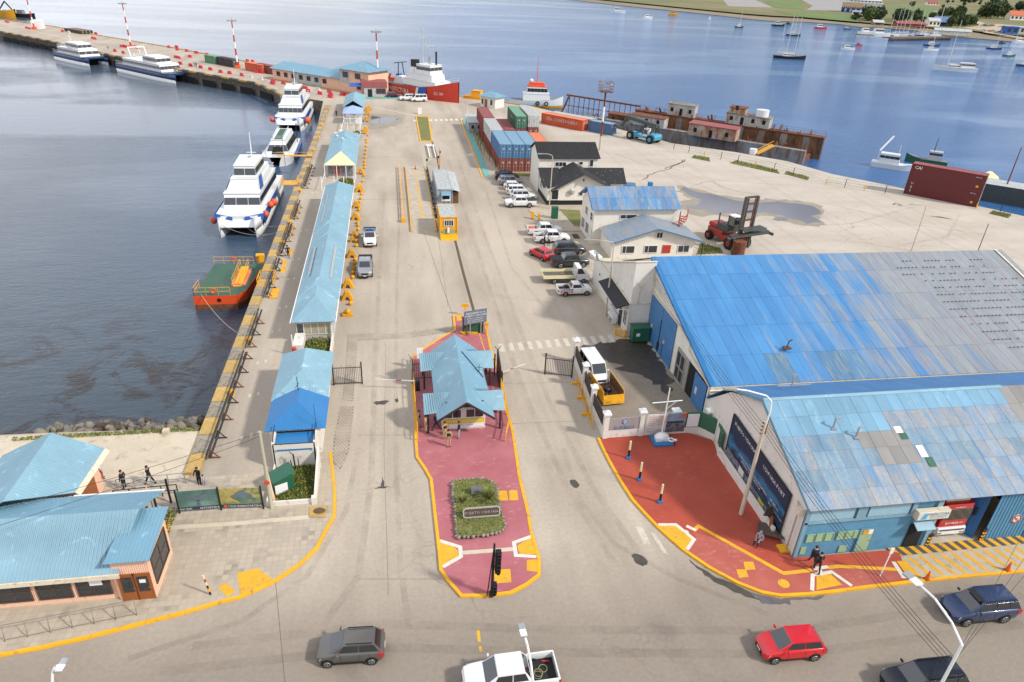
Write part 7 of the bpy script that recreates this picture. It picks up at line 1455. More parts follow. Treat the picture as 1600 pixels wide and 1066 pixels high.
def pole(base,top,r,label,m='pole_pale',name='utility_pole',cat='pole'):
    t=thing(name,base,label,cat,w=True);mb=MB();mb.m(m);mb.cyl(base,top,r,r*.7,10);mb.build('shaft',t);return t
b_=V((24.61,35.57,0));P1=pole(b_,b_+V((0,0,8.5)),.16,'pale concrete utility pole with curved street lamp on the red plaza')
hh=7.5;T1=b_+V((0,0,8.5));mb=B('white_gloss');mb.tube([T1+V((0,0,-2.0)),T1+V((.15,0,.8)),T1+V((.1,.1,1.6)),T1+V((-.3,.2,2.0)),T1+V((-1.6,.5,2.3)),T1+V((-2.4,.6,2.4))],.06,8);mb.build('bracket',P1);mb=B('galv');mb.obox(T1+V((-2.8,.7,2.4)),(.9,.3,.14),-.2);mb.build('lamp_head',P1)
mb=B('rust');
for z in (-1.0,-.7,-.4,-.1):mb.bar(T1+V((-.2,0,z)),T1+V((.2,0,z)),.08);mb.cyl(T1+V((.2,0,z)),T1+V((.2,0,z+.18)),.05)
mb.build('insulator',P1)
b_=V((-9.55,40.03,0));P2=pole(b_,b_+V((0,0,6.9)),.15,'greenish grey wooden pole beside the wildlife banners','pole_wood');mb=B('poster_ink');mb.cyl(b_+V((-.02,-.15,2.6)),b_+V((-.02,-.19,2.6)),.2,n=12);mb.build('sign',P2);mb=B('galv');mb.bar(b_+V((-.2,0,6.8)),b_+V((.2,0,6.8)),.1);mb.build('bracket',P2)
b2=V((-9.46,40.7,0));pole(b2,b2+V((-.25,0,3.6)),.12,'short peach coloured post at the end of the wildlife banners','peach','post','post')
def street_lamp(base,top,head,label,hd=(.45,.95,.12),rz=0.):
    t=thing('street_lamp',(base[0],base[1],0),label,'street lamp',w=True);base,top,head=Vector(base),Vector(top),Vector(head);mb=B('white_gloss');mb.cyl(base,top,.09,.07,10);mb.build('pole',t)
    d=head-top;mb=B('white_gloss');mb.tube([top,top+d*.25+V((0,0,.35)),top+d*.6+V((0,0,.4)),head],.06,8);mb.build('arm',t);mb=B('galv');mb.obox(head,hd,rz);mb.build('lamp_head',t,.03);mb=B('white_gloss');q=head+V((0,-hd[1]*.0,.08));mb.obox(q+V((sin(rz)*-.2,-hd[1]*.25*cos(rz),0)),(hd[0]*.98,hd[1]*.45,.06),rz);mb.build('cover',t)
    return t
L3=V((25.14,17.55,6));street_lamp((L3.x,L3.y,0),(L3.x,L3.y,8.6),(24.72,20.79,9.4),'curved grey street lamp at the lower right with cables on it',rz=.25)
L1=V((5.39,19.84,6.3));street_lamp((L1.x,L1.y-.3,0),(L1.x,L1.y-.3,6.8),(5.06,20.87,8.6),'white street lamp in front of the white pickup',(.3,.75,.12),.08)
L2=V((-15.53,22.41,6.5));street_lamp((L2.x,L2.y-.3,0),(L2.x,L2.y-.3,6.9),(-15.09,22.38,7.6),'white street lamp cut by the lower left frame edge',(.3,.7,.12),-.15)
mat('cable','#2a2826',.7)
NC=-1
def cable(a,b,sag,label,r=.014,n=14):
    a,b=Vector(a),Vector(b);pts=[a.lerp(b,i/n)-V((0,0,sag*4*(i/n)*(1-i/n))) for i in range(n+1)];mb=B('cable');mb.tube(pts,r,4);global NC;NC+=1;tag(mb.build('cable'),label.replace('thin',('topmost','upper','lower','lowest')[NC%4],1),'cable','overhead cables')
LT=V((L3.x,L3.y,7.3));P1T=T1
for k in range(4):cable(P1T+V((.2,0,-1.0+.3*k)),LT+V((0,.1,-.4+.25*k)),.5,'thin overhead cable from the plaza pole to the lower right street lamp')
for k in range(4):cable(P1T+V((-.2,0,-1.0+.3*k)),V((26.9,64+k,6.2+.4*k)),.4,'thin overhead cable from the plaza pole to the warehouse gable')
for k in range(3):cable(LT+V((0,0,-.3+.2*k)),V((44+2*k,30.6,4.6)),.3,'thin overhead cable from the street lamp to the station eave')
P2T=V((b_.x,b_.y,6.8));cable(P2T,V((-33,31.0,6.6)),.5,'thin cable from the wooden pole across the peach building');cable(P2T+V((0,0,-.3)),V((-33,29.4,6.0)),.5,'lower thin cable from the wooden pole across the peach building')
def arm_lamp(p,h,label,reach=(1.8,.3),m='pole_pale'):
    p=Vector(p);t=thing('lamp_post',p,label,'lamp post',w=True);mb=MB();mb.m(m);mb.cyl(p,p+V((0,0,h)),.1,.07,8);mb.build('pole',t);mb=MB();mb.m(m);mb.tube([p+V((0,0,h)),p+V((-.1*reach[0],0,h+.4)),p+V((-.5*reach[0],0,h+.6)),p+V((-reach[0],reach[1],h+.55))],.055,6);mb.build('arm',t);mb=B('galv');mb.obox(p+V((-reach[0]-.3,reach[1],h+.55)),(.7,.25,.12));mb.build('lamp_head',t);return t
arm_lamp((25.35,108.58,0),8.4,'curved lamp post in front of the black-roofed house');arm_lamp((23.72,68.99,0),8.6,'curved lamp post beside the black awning',(2.6,.5));arm_lamp((76.78,87.01,0),6.6,'curved lamp post standing in the yard left of the dark red containers',(2.0,.3))
for k,(p,h,lb) in enumerate((((87.05,85.74,0),4.6,'thin rusty pole in the yard below the dark red containers'),((-19.95,135.07,0),5.2,'thin lamp post on the quay walk beside the cream-gabled kiosk'),((19.06,184.53,0),4.2,'dark thin post at the head of the turquoise strip'),((8.81,131.59,0),4.5,'thin post behind the weighbridge office'))):
    t=pole(p,Vector(p)+V((0,0,h)),.07,lb,'rust' if k==0 else 'galv','lamp_post','post')
def mast(p,h,label,floods=4,r=.35):
    p=Vector(p);t=thing('light_mast',p,label,'light mast','red and white floodlight masts',w=True);n=7
    for i in range(n):mb=B('red_paint' if i%2==0 else 'white_gloss');mb.cyl(p+V((0,0,h*i/n)),p+V((0,0,h*(i+1)/n)),r*(1-.07*i),r*(1-.07*(i+1)),8);mb.build('segment',t)
    mb=B('red_paint');mb.bar(p+V((-1.4,0,h)),p+V((1.4,0,h)),.15);mb.bar(p+V((0,-1.2,h)),p+V((0,1.2,h)),.15);mb.cyl(p+V((0,0,h)),p+V((0,0,h+1)),.05);mb.build('crosshead',t)
    for i in range(floods):a=2*pi*i/floods;mb=B('galv');mb.obox(p+V((1.2*cos(a),1.2*sin(a),h+.15)),(.7,.5,.4),a);mb.build('floodlight',t)
    mb=B('orange_paint');mb.obox(p+V((0,0,.5)),(1.5,1.5,1.0));mb.build('base',t);return t
mast((-3.22,218.26,0),16.6,'red and white light mast beside the pink gate building',8);mast((-50.8,263.12,0),14.7,'red and white light mast beside the green and black containers');mast((-99.25,312.33,0),15.5,'red and white light mast between the two pier catamarans');mast((-157.29,371.38,0),17.5,'red and white light mast farthest left on the pier')
p=V((45.37,149.31,0));t=thing('light_mast',p,'rusty white floodlight mast with platform beside the blue container','light mast',w=True)
for i in range(4):mb=MB();mb.m(('pole_pale','rust','white_gloss','rust')[i]);mb.cyl(p+V((0,0,3.1*i)),p+V((0,0,3.1*(i+1))),.26-.02*i,n=8);mb.build('segment',t)
mb=B('rust');mb.obox(p+V((0,0,12.4)),(2.6,2.6,.12));
for s in (-1.25,1.25):
    for z in (.6,1.2,1.9):mb.bar(p+V((s,-1.25,12.4+z)),p+V((s,1.25,12.4+z)),.06);mb.bar(p+V((-1.25,s,12.4+z)),p+V((1.25,s,12.4+z)),.06)
    for u in (-1.25,0,1.25):mb.bar(p+V((s,u,12.4)),p+V((s,u,14.4)),.06)
mb.build('platform',t)
for k in range(6):a=k*1.05;mb=B('galv');mb.obox(p+V((1.2*cos(a),1.2*sin(a),14.0)),(.5,.4,.4),a);mb.build('floodlight',t)
FB2=thing('banner_fence',(-17,40.6,.12),'two printed wildlife banners of whale tail and iceberg on a black fence','banner',w=True)
A0,A1,A2=V((-15.83,40.21,0.12)),V((-13.03,40.22,0.12)),V((-10.11,40.03,0.12))
def m_print(name,stops,sc,seed):
    s=N(name);co=s.coord((1,1,1.6));f=s.noise(co,sc,5,.6,1.0);r=s.n('ShaderNodeValToRGB');e=r.color_ramp.elements;e[0].position=.3;e[0].color=(*srgb(stops[0]),1);e[1].position=.7;e[1].color=(*srgb(stops[-1]),1)
    for i,c in enumerate(stops[1:-1]):x=e.new(.3+.4*(i+1)/(len(stops)-1));x.color=(*srgb(c),1)
    s.l(f,r.inputs[0]);s.set(col=r.outputs[0],rough=.5);MATS[name]=s.m
m_print('print_teal',('#3c5a52','#51716a','#6d8f85'),.5,1);m_print('print_gold',('#3f5b5e','#6f7d5a','#b39a45','#6b828a'),.9,2)
for i,(a,b,m) in enumerate(((A0,A1,'print_teal'),(A1+V((.06,0,0)),A2,'print_gold'))):
    r=(b-a).normalized();n=V((r.y,-r.x,0));mb=MB();mb.m(m);mb.slab([a+V((0,0,.2)),b+V((0,0,.2)),b+V((0,0,1.95)),a+V((0,0,1.95))],.04);mb.m('ink');mb.slab([a+n*.01+V((0,0,.2)),b+n*.01+V((0,0,.2)),b+n*.01+V((0,0,.5)),a+n*.01+V((0,0,.5))],.01);bn=mb.build('banner',FB2)
    mb=MB();c=(a+b)/2+n*.02
    if i==0:
        mb.m('slate');L=lambda x,z:c+r*x+V((0,0,z))
        mb.add([L(-.12,.5),L(.12,.5),L(.1,1.1),L(-.1,1.1)],[(0,1,2,3)]);mb.add([L(0,.95),L(.5,1.35),L(1.1,1.25),L(1.0,1.45),L(.5,1.6),L(0,1.35)],[tuple(range(6))]);mb.add([L(0,.95),L(0,1.35),L(-.5,1.6),L(-1.0,1.45),L(-1.1,1.25),L(-.5,1.35)],[tuple(range(6))])
    else:
        mb.m('slate');L=lambda x,z:c+r*x+V((0,0,z));mb.add([L(-.8,1.2),L(.9,1.2),L(.4,1.55),L(.05,1.8),L(-.3,1.5)],[tuple(range(5))]);mb.m('print_teal');mb.add([L(-.7,1.15),L(-.1,.7),L(.5,.8),L(.8,1.15)],[tuple(range(4))]);mb.m('orange_paint');mb.add([L(-1.25,.24),L(-1.05,.24),L(-1.05,.46),L(-1.25,.46)],[(0,1,2,3)])
    mb.m('white_gloss');mb.text('USHUAIA',.24,c+r*-1.0+V((0,0,.27)) if i==0 else c+r*-.95+V((0,0,.27)),r,(0,0,1),.015,'LEFT' if i else 'CENTER');mb.text('ANTARTIDA',.24,c+r*1.35+V((0,0,.27)),r,(0,0,1),.015,'RIGHT');mb.build('lettering',bn)
for p in (A0,A1,A2):mb=B('iron_black');mb.bar(p,p+V((0,0,2.1)),.1);mb.build('post',FB2)
for k,(a,b,lb) in enumerate((((-20.8,43.2,.1),(-16.2,43.5,.1),'grey double railing across the jetty entrance'),((-20.6,42.0,.1),(-16.4,42.2,.1),'dark handrail of the ramp beside the peach building'))):
    t=thing('railing',a,lb,'railing',w=True);a,b=Vector(a),Vector(b);mb=B('galv' if k==0 else 'iron_black')
    for z in (.5,1.0):mb.bar(a+V((0,0,z)),b+V((0,0,z)),.05)
    mb.build('rail',t)
    for i in range(5):p=a.lerp(b,i/4);mb=B('galv' if k==0 else 'iron_black');mb.bar(p,p+V((0,0,1.0)),.06);mb.build('post',t)
for k,(x,y,h) in enumerate(((-16.7,41.4,2.3),(-17.0,39.6,2.4),(-17.15,38.6,2.3))):mb=B('iron_black');mb.bar((x,y,.1),(x,y,h),.12);tag(mb.build('gate_post'),['black gate post nearest the whale banner','middle black gate post between banner and peach building','black gate post against the peach building gable'][k],'post')
o=shrub_bed('flower_bed',-17.3,-16.0,36.9,40.6,.35,900,seed=21,zb=.12).build('flower_bed');tag(o,'ragged flower bed beside the peach building gable','plants',kind='stuff')
mb=B('kerb_yellow');strip(mb,[(-16.21,38.41),(-16.35,40)],.16,.1,.25);struct(mb.build('kerb'))
t=thing('bike_rack',(-20,30.5,.12),'thin steel pipe rack along the pavement edge in the lower left corner','bike rack',w=True);mat('thin_steel','#8a8378',.4,.5)
ra,rb_=V((-22.85,30.42,0.12)),V((-16.13,31.41,0.12));nn=7
mb=B('thin_steel')
up=V((-.1,.35,.95));mb.tube([ra+up,rb_+up],.025,6);mb.tube([ra+up*.12,rb_+up*.12],.02,6);mb.build('rail',t)
for i in range(nn):p=ra.lerp(rb_,i/(nn-1));mb=B('thin_steel');mb.tube([p,p+up*.5+V((.06,-.1,0)),p+up],.025,6);mb.build('hoop',t)
mb=B('galv');p=V((-12.18,32.51,0.12))
for i,m in enumerate(('trim_black','yellow_metal','trim_black','cream','red_paint','cream')):mb.m(m);mb.cyl(p+V((-.03*i,0,i*.28)),p+V((-.03*(i+1),0,(i+1)*.28)),.06,n=8)
tag(mb.build('bollard'),'thin banded black yellow and red post on the corner pavement','bollard')
mb=B('edge_yellow');mb.prism([(-6.89,39.8),(-5.62,39.79),(-5.63,38.59),(-6.83,38.73)],.12,.17);struct(mb.build('inspection_slab'));mb=B('rust_grate');mb.poly(blob((-6.17,39.31),.42,.33,16,0,.08,2),.18);struct(mb.build('drain_cover'))
mb=B('white_gloss');p=V((31.44,28.76,0.13));mb.bar(p,p+V((.1,0,2.2)),.06);mb.obox(p+V((.12,0,2.3)),(.25,.05,.5));tag(mb.build('sign_post'),'thin white sign post on the footpath near the station','sign')
mat('boulder','#6d675c',.9,var=.3,rnd=.25);mat('boulder_brown','#4c3d31',.9,var=.3,rnd=.2)
rb=random.Random(31);tp=[]
for m in ('boulder','boulder_brown'):
    mb=MB();mb.m(m);mb.sphere((0,0,0),.5,7,.7,1.2,.9);o=mb.build('boulder');tp.append(o)
for i in range(150):
    src=tp[i%5==0];o=src if i in (0,1) else dup(src);src['label']=src.get('label','x');u=rb.random();x=-16.6-u*13;y=50.7+rb.random()*3.4+u*.5
    if 0:pass
    o.location=(x,y,-.1-(y-50.6)*.42+rb.uniform(-.2,.2));s=rb.uniform(.35,1.2);o.scale=(s,s*rb.uniform(.7,1.1),s*rb.uniform(.7,1.1));o.rotation_euler=(rb.random()*3,rb.random()*3,rb.random()*3);tag(o,('brown' if i%5==0 else 'grey')+' rough stone in the bank below the concrete jetty','rock','rocks of the jetty bank')
mb=B('boulder_brown');mb.add([(-16.4,50.4,-.15),(-31,51.5,-.15),(-31,58,-3.8),(-16.4,57,-3.8)],[(0,1,2,3)][::-1]);struct(mb.build('bank'))
mb=B('concrete_light');p=V((-19.29,50.22,0.1));mb.obox(p,(.5,.5,.6));tag(mb.build('concrete_block'),'pale cube block standing on the rock bank','block')
o=shrub_bed('grass',-31,-16.6,50.3,50.8,.15,1500,seed=31,zb=0,cols=('leaf_mid','leaf_straw','leaf_mid'),size=.1).build('grass');stuff(tag(o,'grass strip between the jetty and the rocks','grass'))
#================================================================boats and ships (local x forward,z=0 at the water)
mat('boat_white','#cdcfce',.35,var=.03,coat=.3);mat('boat_blue','#1d4f96',.35,var=.03);mat('boat_navy','#16335c',.4,var=.08);mat('boat_black','#18191b',.5,var=.1);mat('hull_red','#b8321c',.5,var=.08,dirt=.12);mat('deck_green','#2f5a48',.8,var=.15,scale=.8,dirt=.35,dirtcol=srgb('#5b4238'));mat('fender_orange','#c8512c',.6);mat('boat_orange','#cf4a1c',.5,var=.06);mat('deck_grey','#6f7478',.7,var=.1);mat('tan_wood','#7d6a52',.8,var=.2,scale=3)
def hull(parent,st,m,m2=None,name='hull',deck=None):
    """st: x, half width at deck, at waterline, deck height; second colour below the rubbing strake"""
    mb=MB();mb.smooth=True;mb.m(m2 or m);mb.loft([[(x,-ww,.9 if m2 else 0),(x,-ww*.7,-.9),(x,ww*.7,-.9),(x,ww,.9 if m2 else 0)] for x,wd,ww,z in st],False)
    mb.m(m);mb.loft([[(x,-wd,z),(x,-(wd*.3+ww*.7),.45*z),(x,-ww,.9 if m2 else 0)] for x,wd,ww,z in st],False,False);mb.loft([[(x,ww,.9 if m2 else 0),(x,(wd*.3+ww*.7),.45*z),(x,wd,z)] for x,wd,ww,z in st],False,False)
    x,wd,ww,z=st[0];mb.add([(x,-wd,z),(x,-ww,0),(x,ww,0),(x,wd,z)],[(0,1,2,3)],False)
    mb.m(deck or m);mb.loft([[(x,-wd,z-.02),(x,wd,z-.02)] for x,wd,ww,z in st],False,False,False);return mb.build(name,parent)
def tier(parent,xr,xf,hw,z0,z1,rk=.8,m='boat_white',band=None,n=6,top=None,name='cabin',tap=.12):
    v=[(xr,-hw,z0),(xf,-hw*.9,z0),(xf,hw*.9,z0),(xr,hw,z0),(xr+.1,-hw+tap,z1),(xf-rk,-hw*.9+tap,z1),(xf-rk,hw*.9-tap,z1),(xr+.1,hw-tap,z1)]
    mb=MB();mb.m(m);mb.add(v,[(0,3,2,1),(0,1,5,4),(1,2,6,5),(2,3,7,6),(3,0,4,7)]);mb.m(top or m);mb.add([(p[0]+(.15 if i>0 and i<3 else-.1),p[1]*1.04,p[2]) for i,p in enumerate(v[4:])]+[(p[0]+(.15 if i>0 and i<3 else-.1),p[1]*1.04,p[2]+.12) for i,p in enumerate(v[4:])],[(4,5,6,7),(0,1,5,4),(1,2,6,5),(2,3,7,6),(3,0,4,7)]);o=mb.build(name,parent)
    if band:
        f=lambda a,b,c,d,u,w:tuple((a[k]*(1-u)+b[k]*u)*(1-w)+(c[k]*(1-u)+d[k]*u)*w for k in range(3));lo=(band[0]-z0)/(z1-z0);hi=(band[1]-z0)/(z1-z0)
        for (a,b,c,d,k,off) in ((v[0],v[1],v[4],v[5],n,(0,-.03,0)),(v[3],v[2],v[7],v[6],n,(0,.03,0)),(v[1],v[2],v[5],v[6],max(2,n//2),(.03,0,.01))):
            for i in range(k):
                u0,u1=(i+.025)/k,(i+.975)/k;q=[Vector(f(a,b,c,d,u,w))+Vector(off) for u,w in ((u0,lo),(u1,lo),(u1,hi),(u0,hi))];g=MB();g.m('car_glass');g.add(q,[(0,1,2,3)]);g.add([p-Vector(off)*.8 for p in q],[(3,2,1,0)]);g.build('window',o)
    return o
def rail_(parent,pts,h=1.,m='boat_white',name='railing',bars=2,step=1.2):
    mb=MB();mb.m(m)
    for a,b in zip(pts[:-1],pts[1:]):
        a,b=Vector(a),Vector(b)
        for k in range(bars):z=h*(k+1)/bars;mb.bar(a+V((0,0,z)),b+V((0,0,z)),.045)
        n=max(1,int((b-a).length/step))
        for i in range(n+1):p=a.lerp(b,i/n);mb.bar(p,p+V((0,0,h)),.045)
    return mb.build(name,parent)
def catamaran(loc,rz,L,Wd,label,scheme='white',two=True,name='catamaran'):
    t=thing(name,loc,label,'boat',rz=rz);h=L/2;hc=Wd/2-1.05;up,lo_=('boat_white',None) if scheme=='white' else ('boat_navy','boat_white')
    for s in (-1,1):
        hl=MB();hl.smooth=True
        for m,za,zb in ((up if scheme=='white' else 'boat_white',-.6,1.1),(up,1.1,2.3)):
            hl.m(m);hl.loft([[(x+(zb-1)*(r_ if i else 0),s*hc-w*(1 if k<1 else 1),z) for k,(w,z) in enumerate(((wd,zb),(wd*.92,za),(-wd*.92,za),(-wd,zb)))] for i,(x,wd,r_) in enumerate(((-h,1.0,0),(-h*.3,1.05,0),(h*.55,1.0,0),(h*.82,.6,.3),(h-.4,.06,.5)))],True)
        hl.build('hull',t)
    mb=B('boat_white' if scheme=='white' else 'boat_navy');mb.prism([(-h,-Wd/2+.05),(h*.78,-Wd/2+.1),(h*.86,-Wd/2+1.2),(h*.86,Wd/2-1.2),(h*.78,Wd/2-.1),(-h,Wd/2-.05)],2.05,2.5);mb.build('deck',t)
    if scheme=='white':
        mb=B('boat_blue')
        for s in (-1,1):mb.slab([(h*.885,s*.9,2.0),(h*.83,s*(Wd/2+.02),2.0),(h*.81,s*(Wd/2+.02),2.75),(h*.875,s*.9,2.45)][::s],.02);mb.slab([(h*.8,s*(Wd/2+.03),1.2),(-h*.3,s*(Wd/2+.03),1.7),(-h*.3,s*(Wd/2+.03),2.4),(h*.8,s*(Wd/2+.03),2.7)][::-s],.02)
        mb.build('stripe',t)
        mb=B('boat_white');q=[(h*.86,-Wd/2+1.1,2.1),(h*.86,Wd/2-1.1,2.1),(h*.97,Wd/2-1.1,1.4),(h*.97,-Wd/2+1.1,1.4)];mb.slab(q[::-1],.1);mb.build('bow_fairing',t)
    hw=Wd/2-.55
    tier(t,-h*.75,h*.58,hw,2.5,4.3,1.1,band=(3.0,3.85) if scheme=='white' else (3.1,3.9),n=10 if L>26 else 7)
    if scheme=='white':
        v0=tier(t,-h*.6,h*.48,hw*.88,4.4,5.6,2.6,tap=.5);tier(t,-h*.45,h*.16,hw*.62,5.6,7.0,.5,band=(5.85,6.7),n=5,name='wheelhouse')
        mb=B('boat_blue')
        for s in (-1,1):mb.slab([(h*.36,s*hw*.86,4.45),(h*.18,s*hw*.88,4.45),(h*.0,s*hw*.72,5.7),(h*.12,s*hw*.70,5.7)][::-s],.05)
        mb.build('stripe',t)
        mb=B('boat_blue');mb.add([(h*.38,-.5,4.98),(h*.38,.1,4.98),(h*.3,.1,5.22),(h*.3,-.5,5.22)],[(0,1,2,3)]);mb.m('flower_yellow');mb.add([(h*.38,.15,4.99),(h*.38,.5,4.99),(h*.31,.6,5.2),(h*.32,.15,5.2)],[(0,1,2,3)]);mb.build('emblem',t)
        mb=B('galv');mb.cyl((-h*.3,0,7.1),(-h*.3,0,7.3),.3);mb.build('radar',t)
    else:
        tier(t,-h*(.1 if L>26 else .35),h*.38,hw*.72,4.4,5.9,.9,band=(4.8,5.6),n=7,name='wheelhouse');mb=B('boat_orange');mb.text('CATAMARAN',.45,(h*.1,-hw-.02,4.42),(1,0,0),(0,.3,1),.05);mb.build('lettering',t)
        rail_(t,[(-h*.95,-Wd/2+.1,2.5),(h*.8,-Wd/2+.2,2.5),(h*.85,0,2.5),(h*.8,Wd/2-.2,2.5)],.9)
        if L>26:
            mb=B('boat_white')
            for s in (-1,1):mb.bar((-h*.5,s*2.6,4.4),(-h*.58,s*2.6,7.4),.3)
            mb.bar((-h*.58,-2.6,7.4),(-h*.58,2.6,7.4),.3);mb.build('gantry',t)
    mb=B('black_hole');mb.box(-h*.9,h*.55,-hc+.8,hc-.8,.05,2.0);mb.build('tunnel_shade',t)  # black block between the hulls stands in for the shade under the deck
    mb=B('boat_white');mb.cyl((-h*.45,0,6.0),(-h*.5,0,10.2 if scheme=='white' else 8),.14,.05,6);mb.bar((-h*.46,-.8,7.4),(-h*.46,.8,7.4),.08);mb.build('mast',t)
    rail_(t,[(h*.1,hw*.9,4.4),(-h*.7,hw*.95,4.4),(-h*.72,-hw*.95,4.4),(h*.1,-hw*.9,4.4)],.9)
    t.scale=(1,1,1.18) if scheme=='white' else (1.06,1.06,1.15)
    return t
def ball(p,r,label,m='fender_orange'):mb=MB();mb.m(m);mb.sphere((0,0,0),r,12,1.1);o=mb.build('fender');o.location=p;tag(o,label,'fender')
c1=catamaran((-23.7,118.4,Z_SEA),-pi/2,25,7.3,'nearest white catamaran with blue stripes moored bow towards the camera')
for p,l in (((-20.0,109.6,-.9),'orange ball fender low on the bow of the nearest catamaran'),((-19.7,113.2,-.5),'larger pale orange ball fender on the nearest catamaran'),((-19.3,114.2,-.4),'orange ball fender behind the larger one on the nearest catamaran'),((-27.7,109,-1.6),'orange ball fender on the open water side of the nearest catamaran')):ball(p,.55,l)
catamaran((-24.9,194.5,Z_SEA),-pi/2,27,7.6,'farther white catamaran moored near the end of the quay')
ball((-20.6,184,-1.2),.8,'pale orange ball fender on the farther white catamaran');ball((-29,183.5,-1),.6,'orange ball fender on the water side of the farther catamaran')
def m_line(a,b,sag,label):cable(a,b,sag,label,.035);o=COL.objects[-1];o['category']='rope';o['group']='mooring ropes';o['label']=label;o.name='mooring_rope';o.data.materials[0]=MATS['rope_pale']
mat('rope_pale','#a89b80',.9)
m_line((-26.5,107,-1.5),(-16,98.6,.3),1.2,'pale mooring rope from the far bow of the nearest catamaran to the quay');m_line((-21.0,107.2,-1.4),(-15.6,101.5,.3),.6,'pale mooring rope from the near bow of the nearest catamaran');m_line((-23.7,107.6,-1.2),(-15.8,102,.3),2.2,'slack mooring rope hanging from the middle of the catamaran bow');m_line((-20,182,-1.2),(-16.8,168,.2),.6,'mooring rope of the farther catamaran');m_line((-23.6,81.2,-1.5),(-16,66.8,.2),.9,'mooring rope from the orange barge to the quay')
t=thing('passenger_boat',(-23.7,157.5,Z_SEA),'small white passenger boat with green roof strip between the two catamarans','boat',rz=-pi/2)
hull(t,[(-9.5,3.0,2.8,1.6),(0,3.2,3.0,1.6),(6.5,3.2,2.8,1.7),(8.6,2.6,2.0,1.8),(9.4,1.2,.6,1.9)],'boat_white',None);tier(t,-7.5,6.0,2.7,1.6,4.1,2.2,band=(2.2,3.3),n=7,tap=1.1)
mb=B('deck_green');mb.box(-6.8,3.4,-.8,.8,4.22,4.27);mb.build('roof_strip',t);mb=B('black_hole');mb.slab([(5.95,-1.2,1.7),(5.95,1.2,1.7),(4.9,.9,3.0),(4.9,-.9,3.0)],.05);mb.build('front_window',t);rail_(t,[(6.2,-2.9,1.7),(8.8,-1.8,1.8),(8.8,1.8,1.8),(6.2,2.9,1.7)],.9);rail_(t,[(-7,-1,4.2),(3.4,-1,4.2),(3.4,1,4.2),(-7,1,4.2)],.7)
mb=B('dark_metal');mb.cyl((-4,3.0,2),(-4,3.0,6),.08);mb.build('mast',t);mb=B('boat_blue');mb.box(-8,4,3.25,3.5,.4,1.2);mb.build('fender_strip',t)
t=thing('barge',(-21.7,85.8,Z_SEA),'rusty green-decked orange barge with yellow rails moored at the quay','barge')
mb=B('boat_orange');mb.prism([(-2.7,-5),(2.3,-5),(3.2,-3.6),(4.3,5),(-2.3,5.3)],.75,1.88);mb.m('rust');mb.prism([(-2.7,-5),(2.3,-5),(3.2,-3.6),(4.3,5),(-2.3,5.3)],-1,.75);mb.m('deck_green');mb.poly([(-2.68,-4.95),(2.28,-4.95),(3.15,-3.6),(4.2,4.95),(-2.28,5.25)],1.9);mb.build('hull',t)
mb=B('black_hole');mb.cyl((.2,-5.03,1.3),(.2,-5.0,1.3),.26,n=14);mb.build('hawse_hole',t);mb=B('cont_top_orange');mb.box(1.2,2.9,-2.2,3.0,1.92,2.1);mb.build('ramp_plate',t)
for q in ([(-2.6,-4.9,1.9),(1.6,-4.9,1.9)],[(-2.3,5.1,1.9),(2.8,4.9,1.9)],[(-2.6,-4.9,1.9),(-2.5,-2.4,1.9)]):rail_(t,q,1.05,'yellow_metal')
mb=B('yellow_metal');mb.slab([(1.4,-2.4,1.95),(2.4,-2.4,1.95),(2.8,1.8,2.9),(1.8,1.8,2.9)],.12);mb.build('gangway',t);rail_(t,[(1.4,-2.4,2.1),(1.8,1.8,3.0)],.9,'yellow_metal');rail_(t,[(2.4,-2.4,2.1),(2.8,1.8,3.0)],.9,'yellow_metal')
for k,p in enumerate(((-.3,-4.95,2.55),(.3,5.05,2.55))):mb=B('fender_orange');mb.torus((0,0,0),.3,.09,'Y',16,6);o=mb.build('lifebuoy');o.location=(-21.7+p[0],85.8+p[1],Z_SEA+p[2]);tag(o,['orange lifebuoy on the near rail of the barge','orange lifebuoy on the far rail of the barge'][k],'lifebuoy')
d0_,d1_=V((-99.66,289.51,0)),V((-67.62,256.99,0));dd=(d1_-d0_).normalized();pa_=math.atan2(dd.y,dd.x);pn=V((dd.y,-dd.x,0));pn=pn if pn.y<0 else-pn
p=(V((-123.13,297.47,-3.5))+V((-105.21,285.16,-3.5)))/2-pn*4.2;catamaran(p,pa_,23,8.4,'shorter blue and white catamaran moored farther out along the pier','blue');p=(V((-92.99,271.25,-3.5))+V((-68.33,250.84,-3.5)))/2-pn*4.2;catamaran(p,pa_,33,8.4,'long blue and white catamaran with white gantry moored along the pier','blue')
s0,s1=V((-1.74,240.52,0)),V((19.3,215.22,0));dd=(s1-s0).normalized();sa=math.atan2(dd.y,dd.x);sn=V((-dd.y,dd.x,0));tip=V((19.21,204.43,5.9));Ls=42.;ctr=V((tip.x,tip.y,Z_SEA))-dd*Ls/2*.74
t=thing('patrol_ship',ctr,'red coastguard ship with blue stripe and white superstructure at the quay','ship',rz=sa)
hs=hull(t,[(-21,4.6,4.2,6.2),(-8,5,4.8,6.3),(4,5,4.8,6.7),(12,4.4,3.6,7.7),(18,2.4,1.2,8.9),(21,.25,.1,9.4)],'hull_red',None,deck='deck_grey')
mb=B('boat_white');mb.slab([(1.6,-5.07,2.8),(2.9,-5.07,2.8),(4.3,-5.1,6.65),(3.0,-5.1,6.5)],.05);mb.m('boat_blue');mb.slab([(3.1,-5.08,2.8),(7.5,-4.9,2.8),(8.6,-4.9,7.1),(4.5,-5.11,6.7)],.05);mb.build('stripe',t)
